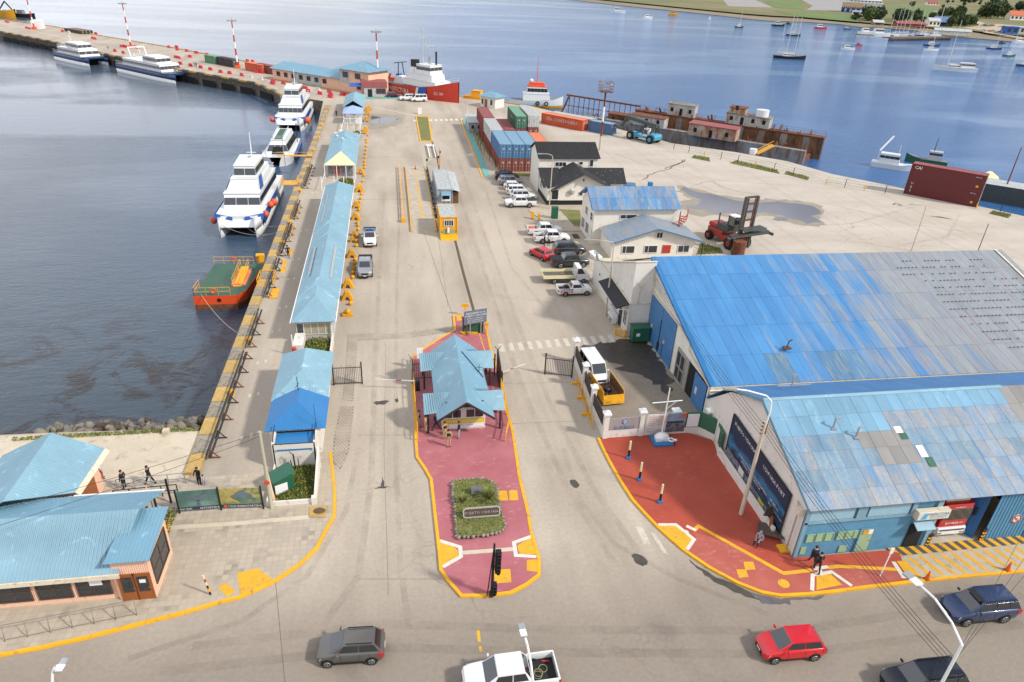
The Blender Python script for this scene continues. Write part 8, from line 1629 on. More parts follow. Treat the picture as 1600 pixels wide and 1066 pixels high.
mb=B('boat_white');mb.text('PREFECTURA',2.1,(-7.5,-5.08,4.1),(1,0,0),(0,-.05,1),.06);mb.text('GC 189',1.3,(14.2,-3.7,5.4),(.95,.33,0),(0,-.2,1),.25);mb.build('lettering',t)
tier(t,-6,13,4.3,6.7,8.5,1.0,n=5);tier(t,-2.5,10,3.6,8.5,10.2,.5,n=4);tier(t,1,8.8,3.3,10.2,12.8,.3,band=(11.4,12.3),n=7,name='bridge');mb=B('boat_white');mb.loft([[(-8,-1.6,8),(-4.5,-1.6,8),(-4.5,1.6,8),(-8,1.6,8)],[(-4.6,-1.1,11.6),(-2.4,-1.1,11.6),(-2.4,1.1,11.6),(-4.6,1.1,11.6)]]);mb.m('boat_black');mb.box(-4.7,-2.3,-1.15,1.15,11.6,13.6);mb.build('funnel',t);mb=B('boat_white');mb.loft([[(-14,-2.6,6.2),(-9,-2.6,6.2),(-9,2.6,6.2),(-14,2.6,6.2)],[(-13,-1.6,8.2),(-11,-1.6,8.2),(-11,1.6,8.2),(-13,1.6,8.2)]]);mb.build('aft_house',t)
mb=B('boat_black');mb.bar((-12,-1.5,8.2),(-12.4,-.9,12),.25);mb.bar((-12,1.5,8.2),(-12.4,.9,12),.25);mb.bar((-12.4,-3,12),(-12.4,3,12),.2);mb.build('aft_gantry',t)
mb=B('cont_top_grey');mb.cyl((1,0,12.8),(1,0,24),.3,.12,8);mb.bar((1,-1.6,20),(1,1.6,20),.15);mb.cyl((5,0,12.8),(5,0,20),.25,.1,8);mb.bar((5,-1.8,18),(5,1.8,18),.15);mb.bar((3.4,0,11.6),(5,0,16),.18);mb.bar((6.6,0,11.6),(5,0,16),.18);mb.build('mast',t);mb=B('boat_black');mb.cyl((7.5,1,11.7),(7.5,1,16.5),.35,n=8);mb.build('exhaust',t)
t.scale=(.74,.8,.97);rail_(t,[(-20,-4.4,6.2),(-6,-4.9,6.3)],1,step=2);rail_(t,[(13,-3.9,7.8),(18,-2.2,8.9),(20.8,0,9.4)],1.1,step=2)
mb=B('boat_orange');mb.bar((-18,-2,6.2),(-16,-2,8.6),.5);mb.box(-19,-15,-1,2,6.1,7.2);mb.m('boat_blue');mb.box(-16,-14.5,.6,2.6,6.1,8.4);mb.build('deck_gear',t)
mb=B('cont_top_grey');ga=V((-2.08,222.66,0.6));gb=V((0.55,233.65,2.2));mb.bar(ga,gb,.9,.2);mb.bar(ga+V((0,-.4,1)),gb+V((0,-.4,1)),.08);tag(mb.build('gangway'),'pale gangway leading from the gate building up to the red ship','gangway')
t=thing('tugboat',(44.5,220,Z_SEA),'orange and white pilot tug with yellow hull behind the containers','boat',rz=-.12)
hull(t,[(-8,2.6,2.4,2.2),(0,3,2.8,2.2),(5.5,2.6,2.0,2.8),(8.6,.3,.1,3.6)],'boat_white','yellow_metal',deck='deck_grey');tier(t,-4,4.6,2.2,2.2,4.2,.6);tier(t,-2.8,3.6,2.0,4.2,6.2,.4,band=(4.8,5.8),n=6,top='boat_orange',name='wheelhouse');tier(t,-2.2,2.6,1.7,6.3,7.2,.3,'boat_orange')
mb=B('boat_orange');mb.cyl((.2,0,7.2),(.2,0,14.5),.16,.06);mb.bar((.2,-1,10),(.2,1,10),.12);mb.build('mast',t);mb=B('boat_white');mb.sphere((-1.5,0,7.8),.6,8);mb.build('dome',t)
for x in (.5,3.2):mb=B('tyre');mb.torus((x,-3.0,1.6),.5,.18,'Y',12,6);mb.build('tyre_fender',t)
t=thing('workboat',(*(26.73,211.66),-1.2),'yellow workboat end showing beside the white gatehouse','boat',rz=-.5);hull(t,[(-5,1.8,1.7,2.0),(3,1.8,1.6,2.2),(5,.3,.1,2.6)],'yellow_metal',None,deck='yellow_metal');tier(t,-3,0,1.2,2,3.4,.2,'yellow_metal')
t=thing('fishing_boat',(*(117.52,148.03),Z_SEA),'small white boat with a raised arm behind the yard fence','boat',rz=-.7);hull(t,[(-6,2,1.8,1.5),(3,2,1.6,1.6),(6,.2,.1,2.2)],'boat_white');tier(t,-4,2,1.6,1.5,4.4,.6,band=(3.1,3.9),n=4);mb=B('boat_white');mb.bar((-4.5,0,1.5),(-4.5,0,5),.3);mb.bar((-4.5,0,5),(-2,4.5,9),.35);mb.cyl((1,0,4.4),(1,0,7.4),.08);mb.build('crane',t);t.scale=(.75,)*3
t=thing('trawler',(*(130.08,152.35),Z_SEA),'green and grey trawler with black mast behind the dark red containers','boat',rz=2.5);hull(t,[(-9,2.6,2.4,2.4),(2,2.8,2.4,2.4),(7,1.8,1.2,3.4),(9.5,.2,.1,4.2)],'green_paint',None,deck='deck_grey');tier(t,-6,0,2.2,2.4,6.4,.4,'cont_top_grey',band=(4.8,5.8),n=4);mb=B('boat_black');mb.cyl((-2,0,6.4),(-2,0,13),.2,.1);mb.bar((-2,-1.5,10),(-2,1.5,10),.12);mb.build('mast',t);t.scale=(.5,)*3
t=thing('rigid_boat',(*(128.64,130.46),Z_SEA),'cream boat bow behind the right end of the dark red containers','boat',rz=.9);hull(t,[(-4,1.8,1.6,2),(3,1.6,1.2,2.4),(5,.2,.1,3)],'cream',None,deck='cream')
t=thing('work_vessel',(*(127.25,120.4),Z_SEA),'dark grey vessel at the right frame edge by the yard','boat',rz=-.75);hull(t,[(-9,3,2.8,3.5),(6,3,2.6,3.6),(10,.4,.2,4.6)],'machine_grey',None,deck='cont_top_grey');mb=B('rust');mb.cyl((-3,0,3.5),(-3,0,11),.15,.08);mb.cyl((4,0,3.5),(4,0,9),.12,.06);mb.build('mast',t)
e0,e1=V((51.18,189.85,-3.5)),V((95.4,150.17,-3.5));dd=(e1-e0).normalized();fa=math.atan2(dd.y,dd.x);FLn=(e1-e0).length
t=thing('floating_dock',e0,'long rusty derelict floating dock moored along the yard edge','floating dock',rz=fa)
mat('rust_wall','#735035',.85,var=.4,scale=.25,dirt=.5,dirtcol=srgb('#3a2a20'),stretch=(1,1,.4));mat('dock_grey','#7d7f7d',.8,var=.15,scale=.4,dirt=.5,dirtcol=srgb('#6b4630'),stretch=(1,1,.3))
mb=B('dock_grey');mb.box(0,FLn,.6,2.4,-1,3.2);mb.build('near_wall',t);mb=B('rust');mb.box(0,FLn,2.4,9.5,-1,1.2);mb.build('pontoon',t)
mb=B('rust_wall');mb.box(12,FLn+2,9.5,11.6,-1,5.0);mb.m('rust');mb.box(12,FLn+2.1,9.2,11.9,5.0,5.3);mb.build('far_wall',t)
for i in range(26):x=13+i*(FLn-12)/26;mb=B('rust_wall' if i%3 else 'dock_grey');mb.box(x,x+(FLn-12)/26-.15,9.38,9.5,1.3,4.9);mb.build('plate',t)
rb=random.Random(17);mb=B('rust')
for i in range(60):x=12+rb.random()*(FLn-12);mb.bar((x,rb.uniform(9.4,11.7),5.3),(x,rb.uniform(9.4,11.7),5.3+rb.uniform(.5,1.3)),rb.choice((.08,.12,.3)))
for i in range(70):x=rb.random()*FLn;y=rb.uniform(2.6,9);mb.bar((x,y,1.2),(x+rb.uniform(-1,1),y+rb.uniform(-1,1),1.2+rb.uniform(.3,2.3)),rb.choice((.1,.2,.5)))
stuff(mb.build('deck_clutter',t));rail_(t,[(12,11.8,5.3),(FLn+2,11.8,5.3)],1,'rust',step=2.5);rail_(t,[(0,.7,3.2),(FLn*.98,.7,3.2)],1,'rust',step=2.5)
mb=B('rust')
for i in range(14):x=-9+i*1.6;mb.bar((x,10,1),(x,10,6.5),.15);mb.bar((x,6,.5),(x,6,3.2),.15);mb.bar((x,10,1),(x+1.6,10,4),.08)
mb.bar((-10,10,6.4),(13,10,6.2),.4);mb.bar((-10,10,3.6),(13,10,3.6),.15);mb.box(-10,13,5,10.5,-.2,.8);mb.bar((-11,9,.8),(-9,10,6.6),1.2,.5);stuff(mb.build('truss',t))
mat('hut_rust','#a39a86',.8,var=.15,scale=.35,dirt=.6,dirtcol=srgb('#8a4a24'),stretch=(1,1,.4));mat('hut_grey','#a5a6a0',.8,var=.1,scale=.4,dirt=.4,dirtcol=srgb('#8a5a3c'),stretch=(1,1,.3))
def dock_hut(x0,x1,y0,y1,z0,z1,m,n,label_m='rust'):
    mb=MB();mb.m(m);mb.box(x0,x1,y0,y1,z0,z1);mb.m(label_m);mb.slab([(x0-.2,y0-.2,z1+.02),(x1+.2,y0-.2,z1+.02),(x1+.2,y1+.2,z1+.25),(x0-.2,y1+.2,z1+.25)],.12);o=mb.build('deck_house',t)
    for i in range(n):x=x0+(x1-x0)*(i+.35)/n;mb=B('black_hole');mb.box(x,x+.8,y0-.04,y0,z0+(.1 if i==1 else .9),z0+1.9);mb.build('window',o)
u=lambda px:(Vector(px)-e0).dot(dd)
dock_hut(21,28.5,9.6,12,5.3,8.2,'hut_grey',3,'dock_grey');dock_hut(37,48,9.6,12.4,5.3,7.8,'hut_grey',4,'dock_grey');dock_hut(37.5,41.5,9.8,12,7.9,9.3,'hut_rust',1);dock_hut(7,13,3,5.5,2,4.5,'rust_wall',2);dock_hut(14.5,24,.3,3.2,3.2,5.6,'hut_grey',3)
mb=B('boat_white');mb.cyl((45.5,11,7.9),(45.5,11,9.5),1.6,n=12);mb.build('tank',t)
h0=(V((71.24,165.11,0))-e0).dot(dd);h1=(V((77.74,154.53,0))-e0).dot(dd);dock_hut(h0,h1,-2.2,1.2,3.3,6.2,'hut_rust',3,'cont_top_red')
mb=B('yellow_metal');ya_,yb_=V((81.02,145.97,0.3)),V((84.57,145.88,2.2));mb.bar(ya_,yb_,1.4,.25);mb.bar(ya_+V((0,0,.9)),yb_+V((0,0,.9)),.1);tag(mb.build('gangway'),'bright yellow gangway up to the rusty floating dock','gangway');mb=B('boat_white');p=(80.47,146.6,0);mb.cyl((p[0],p[1],0),(p[0],p[1],1.2),.8,.9,12);tag(mb.build('tub'),'white tub beside the yellow gangway','tub')
pd0,pd1=V((-36.28,240.82,0)),V((-4.83,213.69,0));dd=(pd1-pd0).normalized();ga_=math.atan2(dd.y,dd.x)
t=thing('terminal_building',pd0,'long salmon building with blue roof and square tower at the pier root','building',rz=ga_);LB=(pd1-pd0).length
mb=B('peach');mb.box(0,LB-12,0,6,0,3.4);mb.m('cont_top_grey');mb.box(8,21,-.03,0,0,3.3);mb.build('wall',t)
roof_face(t,[(-.6,-.7,3.4),(LB-12,-.7,3.4),(LB-12,3,5.4),(2.2,3,5.4)],'roof_sky2',.6);roof_face(t,[(LB-12,6.7,3.4),(-.6,6.7,3.4),(2.2,3,5.4),(LB-12,3,5.4)],'roof_sky2',.6);roof_face(t,[(-.6,6.7,3.4),(-.6,-.7,3.4),(2.2,3,5.4)],'roof_sky2',.6)
mb=B('peach');mb.box(LB-12,LB-1,-.5,8,0,6.4);mb.m('cont_top_grey');mb.box(LB-12.03,LB-8.5,-.55,-.5,2.4,6.3);mb.build('tower',t)
for q in ([(LB-13,-1.5,6.4),(LB,-1.5,6.4),(LB-6.5,3.7,8.6)],[(LB,-1.5,6.4),(LB,9,6.4),(LB-6.5,3.7,8.6)],[(LB,9,6.4),(LB-13,9,6.4),(LB-6.5,3.7,8.6)],[(LB-13,9,6.4),(LB-13,-1.5,6.4),(LB-6.5,3.7,8.6)]):roof_face(t,q,'roof_sky2',.6)
for i in range(7):window(t,(2+i*3.3,-.04,1.4),(1,0,0),1.3,1.1,2,1,'brown_frame',fw=.12)
for x,z in ((LB-10.8,4.2),(LB-6,4.2),(LB-5.5,1.3)):window(t,(x,-.55,z),(1,0,0),1.8,1.3,2,1,'brown_frame',fw=.12)
door(t,(LB-3,-.52,0),(1,0,0),1.2,2.3,'dark_metal')
t=thing('gate_office',(*(-6.78,211.34),0),'small grey and red gate office with blue awning at the pier root','building',rz=.1)
mb=B('cont_top_grey');mb.box(-1,6,0,5,0,3.6);mb.build('wall',t);mb=B('cont_top_red');mb.box(-1.1,6.1,-.15,0,2.6,4.2);mb.box(-1.1,6.1,0,5.1,3.6,4.2);mb.box(-1.1,-.5,-.15,0,0,2.6);mb.build('fascia',t);window(t,(3,-.04,1),(1,0,0),2.6,1.3,2,1,'cont_top_red');door(t,(.6,-.04,0),(1,0,0),1.2,2.2,'dark_metal');mb=B('boat_blue');mb.slab([(-4.5,-.6,3.0),(-1.1,-.6,3.0),(-1.1,1.8,3.6),(-4.5,1.8,3.6)],.1);mb.build('awning',t);mb=B('turquoise');mb.box(-2,12,-3,.0,0,.08);struct(mb.build('pavement'));o=COL.objects[-1];o.location=t.location;o.rotation_euler.z=.1
mat('barrier_red','#c02431',.5,var=.05);mb=B('barrier_red');mb.loft([[(-.9,-.3,0),(.9,-.3,0),(.9,.3,0),(-.9,.3,0)],[(-.85,-.12,.95),(.85,-.12,.95),(.85,.12,.95),(-.85,.12,.95)]]);rb_=mb.build('road_barrier');mb=B('barrier_white');mb.loft([[(-.9,-.3,0),(.9,-.3,0),(.9,.3,0),(-.9,.3,0)],[(-.85,-.12,.95),(.85,-.12,.95),(.85,.12,.95),(-.85,.12,.95)]]);wb_=mb.build('road_barrier')
px=[(-181.17,400.21),(-179.1,397.33),(-161.17,373.14),(-159.12,370.68),(-122.33,339.65),(-120.63,337.54),(-142.94,364.11),(-138.67,359.56),(-127.09,357.67),(-103.11,313.53),(-102.25,313.76),(-100.76,311.93),(-97.74,312.73),(-96.27,310.9),(-100.93,299.09),(-96.53,294.14),(-91.85,289.41),(-86.26,315.8),(-83.55,316.52),(-81.29,308.23),(-77.02,305.03),(-72.37,299.93),(-67.42,295.06),(-76.18,285.42),(-74.71,283.9),(-73.47,289.79),(-72,288.22),(-70.72,269.05),(-66.47,264.98),(-62.31,261.02),(-58.45,257.11),(-54.22,251.9),(-51,249.56),(-46.64,246.03),(-43.32,242.44),(-43.5,253.71),(-42.51,253.88),(-41.31,252.61),(-35.43,234.42),(-31.98,231.14),(-27.62,225.66),(-24.72,222.52),(-23.58,218.12),(-20.89,220.69),(-19.83,214.18),(-17.38,217.74),(-16.67,212.39),(-16.64,209.25),(-13.53,213.8),(-12.41,212.86),(-50.43,279.99),(-48.44,278.62),(-39.7,238.98),(-35.12,230.71)]
for i,(x,y) in enumerate(px):
    src=wb_ if i%9==7 else rb_;o=src if i in (0,7) else dup(src);o.location=(x,y,0);o.rotation_euler.z=pa_+random.choice((0,0,.1,-.1));tag(o,('white' if src is wb_ else 'red')+' plastic road barrier on the pier, %s from the far end'%ordn(i),'barrier','road barriers on the pier')
for i,(a,col,lb) in enumerate((((-60.94,274.36,0),'pale_green','pale green container on the pier beside a light mast'),((-54.97,268.8,0),'dark','black container on the pier beside a light mast'),((-43.55,256.69,0),'orange','orange brown container left of the salmon terminal building'),((-39.92,254.31,0),'rust_red','brown container touching the salmon terminal building'))):container(a,pa_+pi/2,col,lb,L=6.06 if i<1 else 9)
t=thing('raft',(*(-135.92,363.58),0),'low brown wooden raft lying on the pier among red barriers','raft',rz=pa_)
for i in range(10):mb=B('tan_wood' if i%3 else 'wood_dark');mb.bar((-8+.3*(i%2),-2.4+i*.5,.7),(7.6-.3*(i%3),-2.4+i*.5,.8),.45,1.2);mb.build('timber',t)
for k,(px_,py_) in enumerate(((60,45),(5,24),(9,22))):pass
mb=B('white_gloss');p=(-156.81,374.83,0);mb.box(p[0]-2,p[0]+2,p[1]-2,p[1]+2,0,3.6);tag(mb.build('tank'),'white cube tank beside the left light mast on the pier','tank')
t=thing('far_tug',(*(-214.31,473.8),Z_SEA),'yellow and grey workboat beyond the far left end of the pier','boat',rz=-.6);hull(t,[(-9,3,2.8,3),(6,3,2.4,3.4),(10,.4,.2,4.5)],'yellow_metal',None,deck='deck_grey');mb=B('boat_black');mb.bar((-4,0,3),(3,0,8),.5);mb.bar((3,0,8),(8,0,4),.5);mb.build('crane',t);tier(t,-8,-4,2,3,6,.3)
t=thing('rib_boat',(*(-204.68,473.72),Z_SEA),'dark low boat beyond the pier near the left frame edge','boat',rz=-.4);hull(t,[(-7,2,1.8,1.8),(5,2,1.4,2),(8,.2,.1,2.6)],'boat_black',None,deck='deck_grey');tier(t,-3,1,1.2,1.8,3.6,.3,'deck_grey')
def sailboat(px,L,rz,hullm,label,masts=((0,12),),cab=True,mm='barrier_white',lean=0.):
    t=thing('sailboat',(px[0],px[1],Z_SEA),label,'sailboat','boats at anchor in the bay',rz=rz);h=L/2;b=L*.13
    hull(t,[(-h,b*.75,b*.6,L*.09),(-h*.2,b,b*.85,L*.08),(h*.6,b*.6,b*.4,L*.1),(h,.08,.05,L*.13)],hullm,None,deck='tan_wood' if hullm !='boat_white' else 'cont_top_grey')
    if cab:tier(t,-h*.45,h*.3,b*.55,L*.08,L*.08+1.1,.5,band=(L*.08+.4,L*.08+.9),n=3)
    for x,H in masts:
        mb=MB();mb.m(mm);mb.cyl((x*h,0,L*.06),(x*h,0,H),.16,.1,6);mb.bar((x*h,0,L*.06+2.2),(x*h-h*.55,0,L*.06+2.0),.3 if L>9 else .2);mb.build('mast',t)
        mb=B('cable');mb.tube([(x*h,0,H),(h*.98,0,L*.13)],.03,3);mb.tube([(x*h,0,H),(-h,0,L*.1)],.03,3);mb.build('rigging',t)
    return t
def motorboat(px,L,rz,hullm,label,cabm='boat_white'):
    t=thing('motorboat',(px[0],px[1],Z_SEA),label,'motorboat','boats at anchor in the bay',rz=rz);h=L/2;b=L*.16
    hull(t,[(-h,b,b*.85,L*.12),(h*.3,b,b*.7,L*.13),(h,.1,.05,L*.18)],hullm,None,deck='cont_top_grey');tier(t,-h*.6,h*.25,b*.75,L*.12,L*.12+L*.2,.5,cabm,band=(L*.12+L*.09,L*.12+L*.17),n=3);mb=B('galv');mb.cyl((-h*.2,0,L*.3),(-h*.2,0,L*.5),.05);mb.build('mast',t);return t
sailboat((216.79,377.22,-3.5),17,-.35,'boat_black','black two-masted schooner anchored in the middle of the bay',((.25,21),(-.25,22)))
sailboat((308.13,537.92,-3.5),11,-.3,'boat_black','dark hulled yacht anchored beyond the black schooner',((.1,14),))
t=sailboat((291.43,343.04,-3.5),22,2.85,'boat_white','largest white ketch with long hull anchored at the right',((.35,24),));tier(t,-9,-2,2,1.8,4.2,.5,'boat_white',band=(2.9,3.8),n=4)
sailboat((404.21,431.48,-3.5),10,0.1,'green_paint','green hulled sailboat right of the white ketch',((.1,17),));sailboat((435.08,480.24,-3.5),11,-.2,'boat_navy','navy hulled sailboat with folded sail near the right shore',((.2,13),));sailboat((391.12,489.23,-3.5),13,0.,'boat_navy','yacht with blue sail cover by the wooden pier',((.1,26),));sailboat((296.55,607.04,-3.5),9,.3,'boat_black','small dark yacht near the runway shore',((.1,15),));sailboat((363.51,453.98,-3.5),11,.0,'boat_white','white yacht in front of the one with the blue sail cover',((.1,4),));sailboat((364.26,374.11,-3.5),13,.0,'boat_navy','dark blue hull cut by the right frame edge',((.1,16),))
for q,L,rz,m,lb,cm_ in (((234.21,755.76,-3.5),14,-.2,'boat_white','low white motorboat nearest the top edge of the bay','boat_white'),((239.94,680.55,-3.5),10,.2,'boat_white','small white launch below the top shoreline','boat_white'),((291.16,749.02,-3.5),11,-.3,'yellow_metal','yellow workboat near the runway shore','yellow_metal'),((309,697.77,-3.5),8,1.0,'boat_white','tiny white boat right of the yellow workboat','boat_white'),((385.86,629.49,-3.5),11,-.2,'hull_red','red launch near the far shore','boat_white'),((291.99,439.35,-3.5),8.5,-.2,'boat_white','white launch between the schooner and the ketch','boat_white'),((322.6,474.3,-3.5),5,-.2,'hull_red','little red dinghy above the white launch','hull_red'),((415.81,634.53,-3.5),7,0,'boat_black','dark skiff off the wooden pier','cont_top_grey'),((351.48,642.44,-3.5),12,0,'boat_black','dark workboat left of the two masts of the schooner','cont_top_grey'),((491.15,535.75,-3.5),6,0,'boat_black','small black boat near the right shore','boat_black'),((518.49,548.68,-3.5),11,0,'boat_white','white cabin boat by the right shoreline','boat_white'),((402.82,586.73,-3.5),14,0,'boat_white','white cruiser moored at the outer end of the wooden pier','boat_white'),((399.52,563.36,-3.5),18,-.1,'boat_white','long white excursion boat at the wooden pier','boat_white'),((379.79,675.67,-3.5),6,0,'boat_black','tiny dark boat beyond the schooner masts','boat_black')):motorboat(q,L,rz,m,lb,cm_)
#================================================================far shore
def m_land():
    s=N('far_land');co=s.coord(world=True);c=s.ramp(s.noise(co,.008,6,.65),.35,.65,srgb('#555c35'),srgb('#7b6f48'));c=s.mix(s.ramp(s.noise(s.coord((1,.5,1),True),.03,6,.7),.55,.7),c,srgb('#4b5a2b'));s.set(col=c,rough=.95);MATS['far_land']=s.m
m_land();mat('shore_brown','#7d7059',.95,var=.2,scale=.03,world=True);mat('tarmac','#8a8784',.9,var=.08,scale=.02,world=True);mat('field_green','#5b6e36',.95,var=.15,scale=.03,world=True);mat('dirt_road','#a1937b',.9,var=.1,scale=.02)
sh=[(218.12,1059.11),(249.54,999.25),(278.35,917.46),(317.88,843.95),(344.23,794.95),(362.64,738.83),(377.37,712.06),(421.58,715.85),(450.41,704.61),(451.17,667.66),(477.55,671.04),(497.77,651.12),(484.16,590.46),(504.51,569.35),(523.89,549.25),(521.7,497.54),(501.39,418.15)]
bk=[(9000,1500),(9000,9000),(-1500,9000),(-600,3000)]
mb=B('shore_brown');mb.poly(sh+bk,-3.2);struct(mb.build('shore'))
sh2=[(223.57,1243.74),(266.43,1068.4),(300.87,993.5),(340.81,906.62),(367.08,849.48),(390.72,798.06),(411.92,779.52),(453.42,771.96),(484.02,759.23),(487.47,717.98),(503.17,708.71),(523.45,686.38),(555.27,662.76),(559.33,618.16),(586.3,603.02),(584.15,547.59),(569.94,463.94)]
mb=B('far_land');mb.poly([(x+6,y+6) for x,y in sh2]+bk,-1.8);struct(mb.build('far_shore'))
mb=B('tarmac');mb.poly([(590.55,1296.6),(686.95,1375.11),(534.84,1004.16),(458.17,983.58)],-1.7);mb.poly([(915.83,1618.3),(1213.24,1870.14),(670.16,1001.42),(565.69,967.44),(663.16,1118.02)],-1.69);struct(mb.build('runway'))
mb=B('white_paint')
for i in range(9):x=1140+i*7;
strip(mb,[(459.5,984.46),(527.8,992.55)],5,-1.6);struct(mb.build('runway_marking'))
mb=B('field_green')
for q in ([(654.61,1260.67),(771.69,1349.1),(558.49,963.17),(542.16,1008.8)],[(854.02,1206.56),(1072.25,1386.29),(842.57,1042.33),(653.72,849.75),(665.11,922.08)],[(659.71,741.65),(677.7,716.87),(599.59,632.1),(584.09,652.88)],[(475.69,889.54),(565.25,904.15),(560.97,835.35),(486.81,725.92),(453.42,771.96)]):mb.poly(q,-1.66)
struct(mb.build('meadow'))
mb=B('dirt_road');strip(mb,[(551.86,580.3),(560.35,631.15),(704.49,813.59),(806.25,970.65),(884.24,1124.59)],9,-1.6);mb.poly([(583.33,695.36),(720.8,801.97),(724.89,768.09),(656.33,693.68),(582,652.11)],-1.62);struct(mb.build('dirt_road'))
wp0,wp1=V((377.79,523.93,-1.5)),V((454.59,554.17,-1.5));t=thing('wooden_pier',wp0,'low brown timber pier with boats alongside at the yacht club','pier',w=True);mb=B('tan_wood');mb.bar(wp0,wp1,8,.8);mb.bar(V((368.61,546.42,-1.5)),V((379.36,544.83,-1.5)),8,.8);mb.build('deck',t);mb=B('wood_dark')
for i in range(34):p=wp0.lerp(wp1,i/33);mb.bar(p+V((0,-4,-2.5)),p+V((0,-4,.6)),.8)
stuff(mb.build('pile',t))
rb=random.Random(44)
for i,(q,H,L) in enumerate([((410.23,566.93),17,9),((422.34,576.48),22,11),((432.44,585.54),23,11),((431.92,579.71),31,13),((443.91,589.46),25,12),((452.36,586.61),20,10),((463.2,596.05),21,10),((474.4,605.81),10,9),((440.25,576.93),8,8),((476.02,594.6),34,14)]):
    sailboat(q,L,rb.uniform(-.4,.4),rb.choice(('boat_white','boat_white','boat_navy')),'yacht berthed at the timber pier, %s mast from the left'%ordn(i).replace('nearest','first'),((.05,H),))
TR=[(537,776,13),(545,779,13.6),(544,800,13.7),(526,759,9.6),(572,831,11.7),(595,862,10.1),(517,754,12.8),(523,765,9.7),(586,848,9),(585,840,10.1),(536,766,10.4),(561,802,12.4),(514,751,12.5),(534,763,10.5),(627,844,9.6),(599,819,11.4),(565,775,10.4),(569,767,10.9),(596,804,11.8),(546,745,9.1),(588,773,9.1),(631,829,11.3),(783,981,8.9),(822,989,11.8),(747,898,9.7),(756,931,11.9),(723,900,12),(834,1008,12.7),(759,946,11.1),(804,969,12.6),(786,962,9.6),(790,981,8.7),(730,887,8.8),(700,873,10.7),(786,968,11),(788,952,10.1),(817,944,12.3),(869,985,13),(853,955,17),(1204,1353,15.5),(843,971,14.4),(820,930,18.8),(1050,1166,15.9),(1016,1141,14.3),(1139,1302,15),(868,960,17),(1055,1199,12.7),(871,997,18.9),(876,999,18.2),(942,1059,18.1),(902,1029,14.2),(890,1009,17.5),(824,942,17.2),(1236,1403,16.4),(905,1038,15.7),(958,1071,18.4),(922,1052,17.9),(1082,1211,18.7),(622,730,10.9),(640,749,9.1),(576,702,10.7),(602,722,9.9),(659,781,10.1),(609,727,8.7),(603,717,9.5),(672,797,7.6),(603,725,7.9),(617,732,7.2),(1889,2218,10.3),(1717,2067,11.1),(1883,2258,12.8),(1668,1969,13.5),(1510,1801,10),(1835,2165,12.5),(1501,1807,12.2),(1560,1890,10.6),(1857,2168,13.5),(1769,2001,12.5),(1802,2061,12.2),(1599,1922,13.4),(1701,1924,13.7),(1546,1828,10),(1601,1929,13.7),(1585,1905,15.3),(1358,1468,12.9),(1224,1323,13.5),(1262,1352,14.4),(1221,1321,14),(1390,1503,15.9),(1403,1515,13.9),(1298,1408,13.8),(1267,1370,15.3),(585,757,6.8),(621,748,6.7),(653,831,9),(596,754,7.4),(622,766,8.2),(566,727,6.9),(649,808,6.9),(632,785,7.1),(631,772,6.1),(612,777,8.7),(648,784,6),(656,800,7.7),(507,769,5),(528,790,4.8),(534,802,4.6),(538,811,5.7),(515,781,4.6),(499,752,4.3),(1271,1529,8),(1353,1686,8.3),(1839,2059,6.9),(1388,1547,8.7),(967,1293,9.9),(1570,1686,6.2),(1750,1946,8.6),(1527,1655,6.5),(1037,1299,6.6),(1427,1667,6.6),(1663,1940,6.4),(1433,1766,6.2)]
mat('crown_dark','#2f3f1f',.9,var=.35,scale=.3,rnd=.25);mat('crown_mid','#48592a',.9,var=.35,scale=.3,rnd=.2);mat('bark','#4a3b2c',.9)
CR=[]
for v in range(4):
    r=random.Random(60+v);mb=B('crown_dark' if v%2 else 'crown_mid')
    for i in range(420):
        a,b=r.uniform(0,6.28),r.uniform(-1,1);q=r.uniform(.55,1.08)*(1+.25*sin(3*a+v)*cos(4*b));c=V((q*cos(a)*math.sqrt(1-b*b)*.42,q*sin(a)*math.sqrt(1-b*b)*.42,.58+q*b*.4));n=V((r.gauss(0,1),r.gauss(0,1),r.gauss(0,1)+.4)).normalized();e=n.orthogonal().normalized()*r.uniform(.05,.11);f=n.cross(e).normalized()*r.uniform(.04,.1);mb.add([c-e,c-f,c+e,c+f],[(0,1,2,3)])
    o=mb.build('x');m2=MB();m2.m('bark');m2.cyl((0,0,0),(0,0,.6),.035,.015,6);m2.bar((0,0,.35),(.18,.05,.6),.015);m2.bar((0,0,.4),(-.15,.1,.65),.015);o2=m2.build('x');CR.append((o.data,o2.data));bpy.data.objects.remove(o);bpy.data.objects.remove(o2)
TD=['dark bushy tree just right of the airport hangar','bushy tree behind the moored yachts','dark tree uphill of the yacht club','tall dark tree in the grove left of the orange roofed house','low tree beside the gravel car park shore','tree in the row along the top edge of the far shore','tree behind the orange roofed house at the right edge','low bush around the boathouse and club house','low bush below the airport hangar','scattered tree on the far meadow near the top edge']
for i,(x,y,h) in enumerate(TR):
    t=thing('tree',(x,y,-1.8),TD[next(k for k,n_ in enumerate((14,22,36,58,68,84,92,104,110,999)) if i<n_)],'tree','trees on the far shore',rb.uniform(0,6));c=part_from(CR[i%4][0],'crown',t);c.scale=(h*1.15,h*1.15,h);k=part_from(CR[i%4][1],'trunk',t);k.scale=(h,h,h)
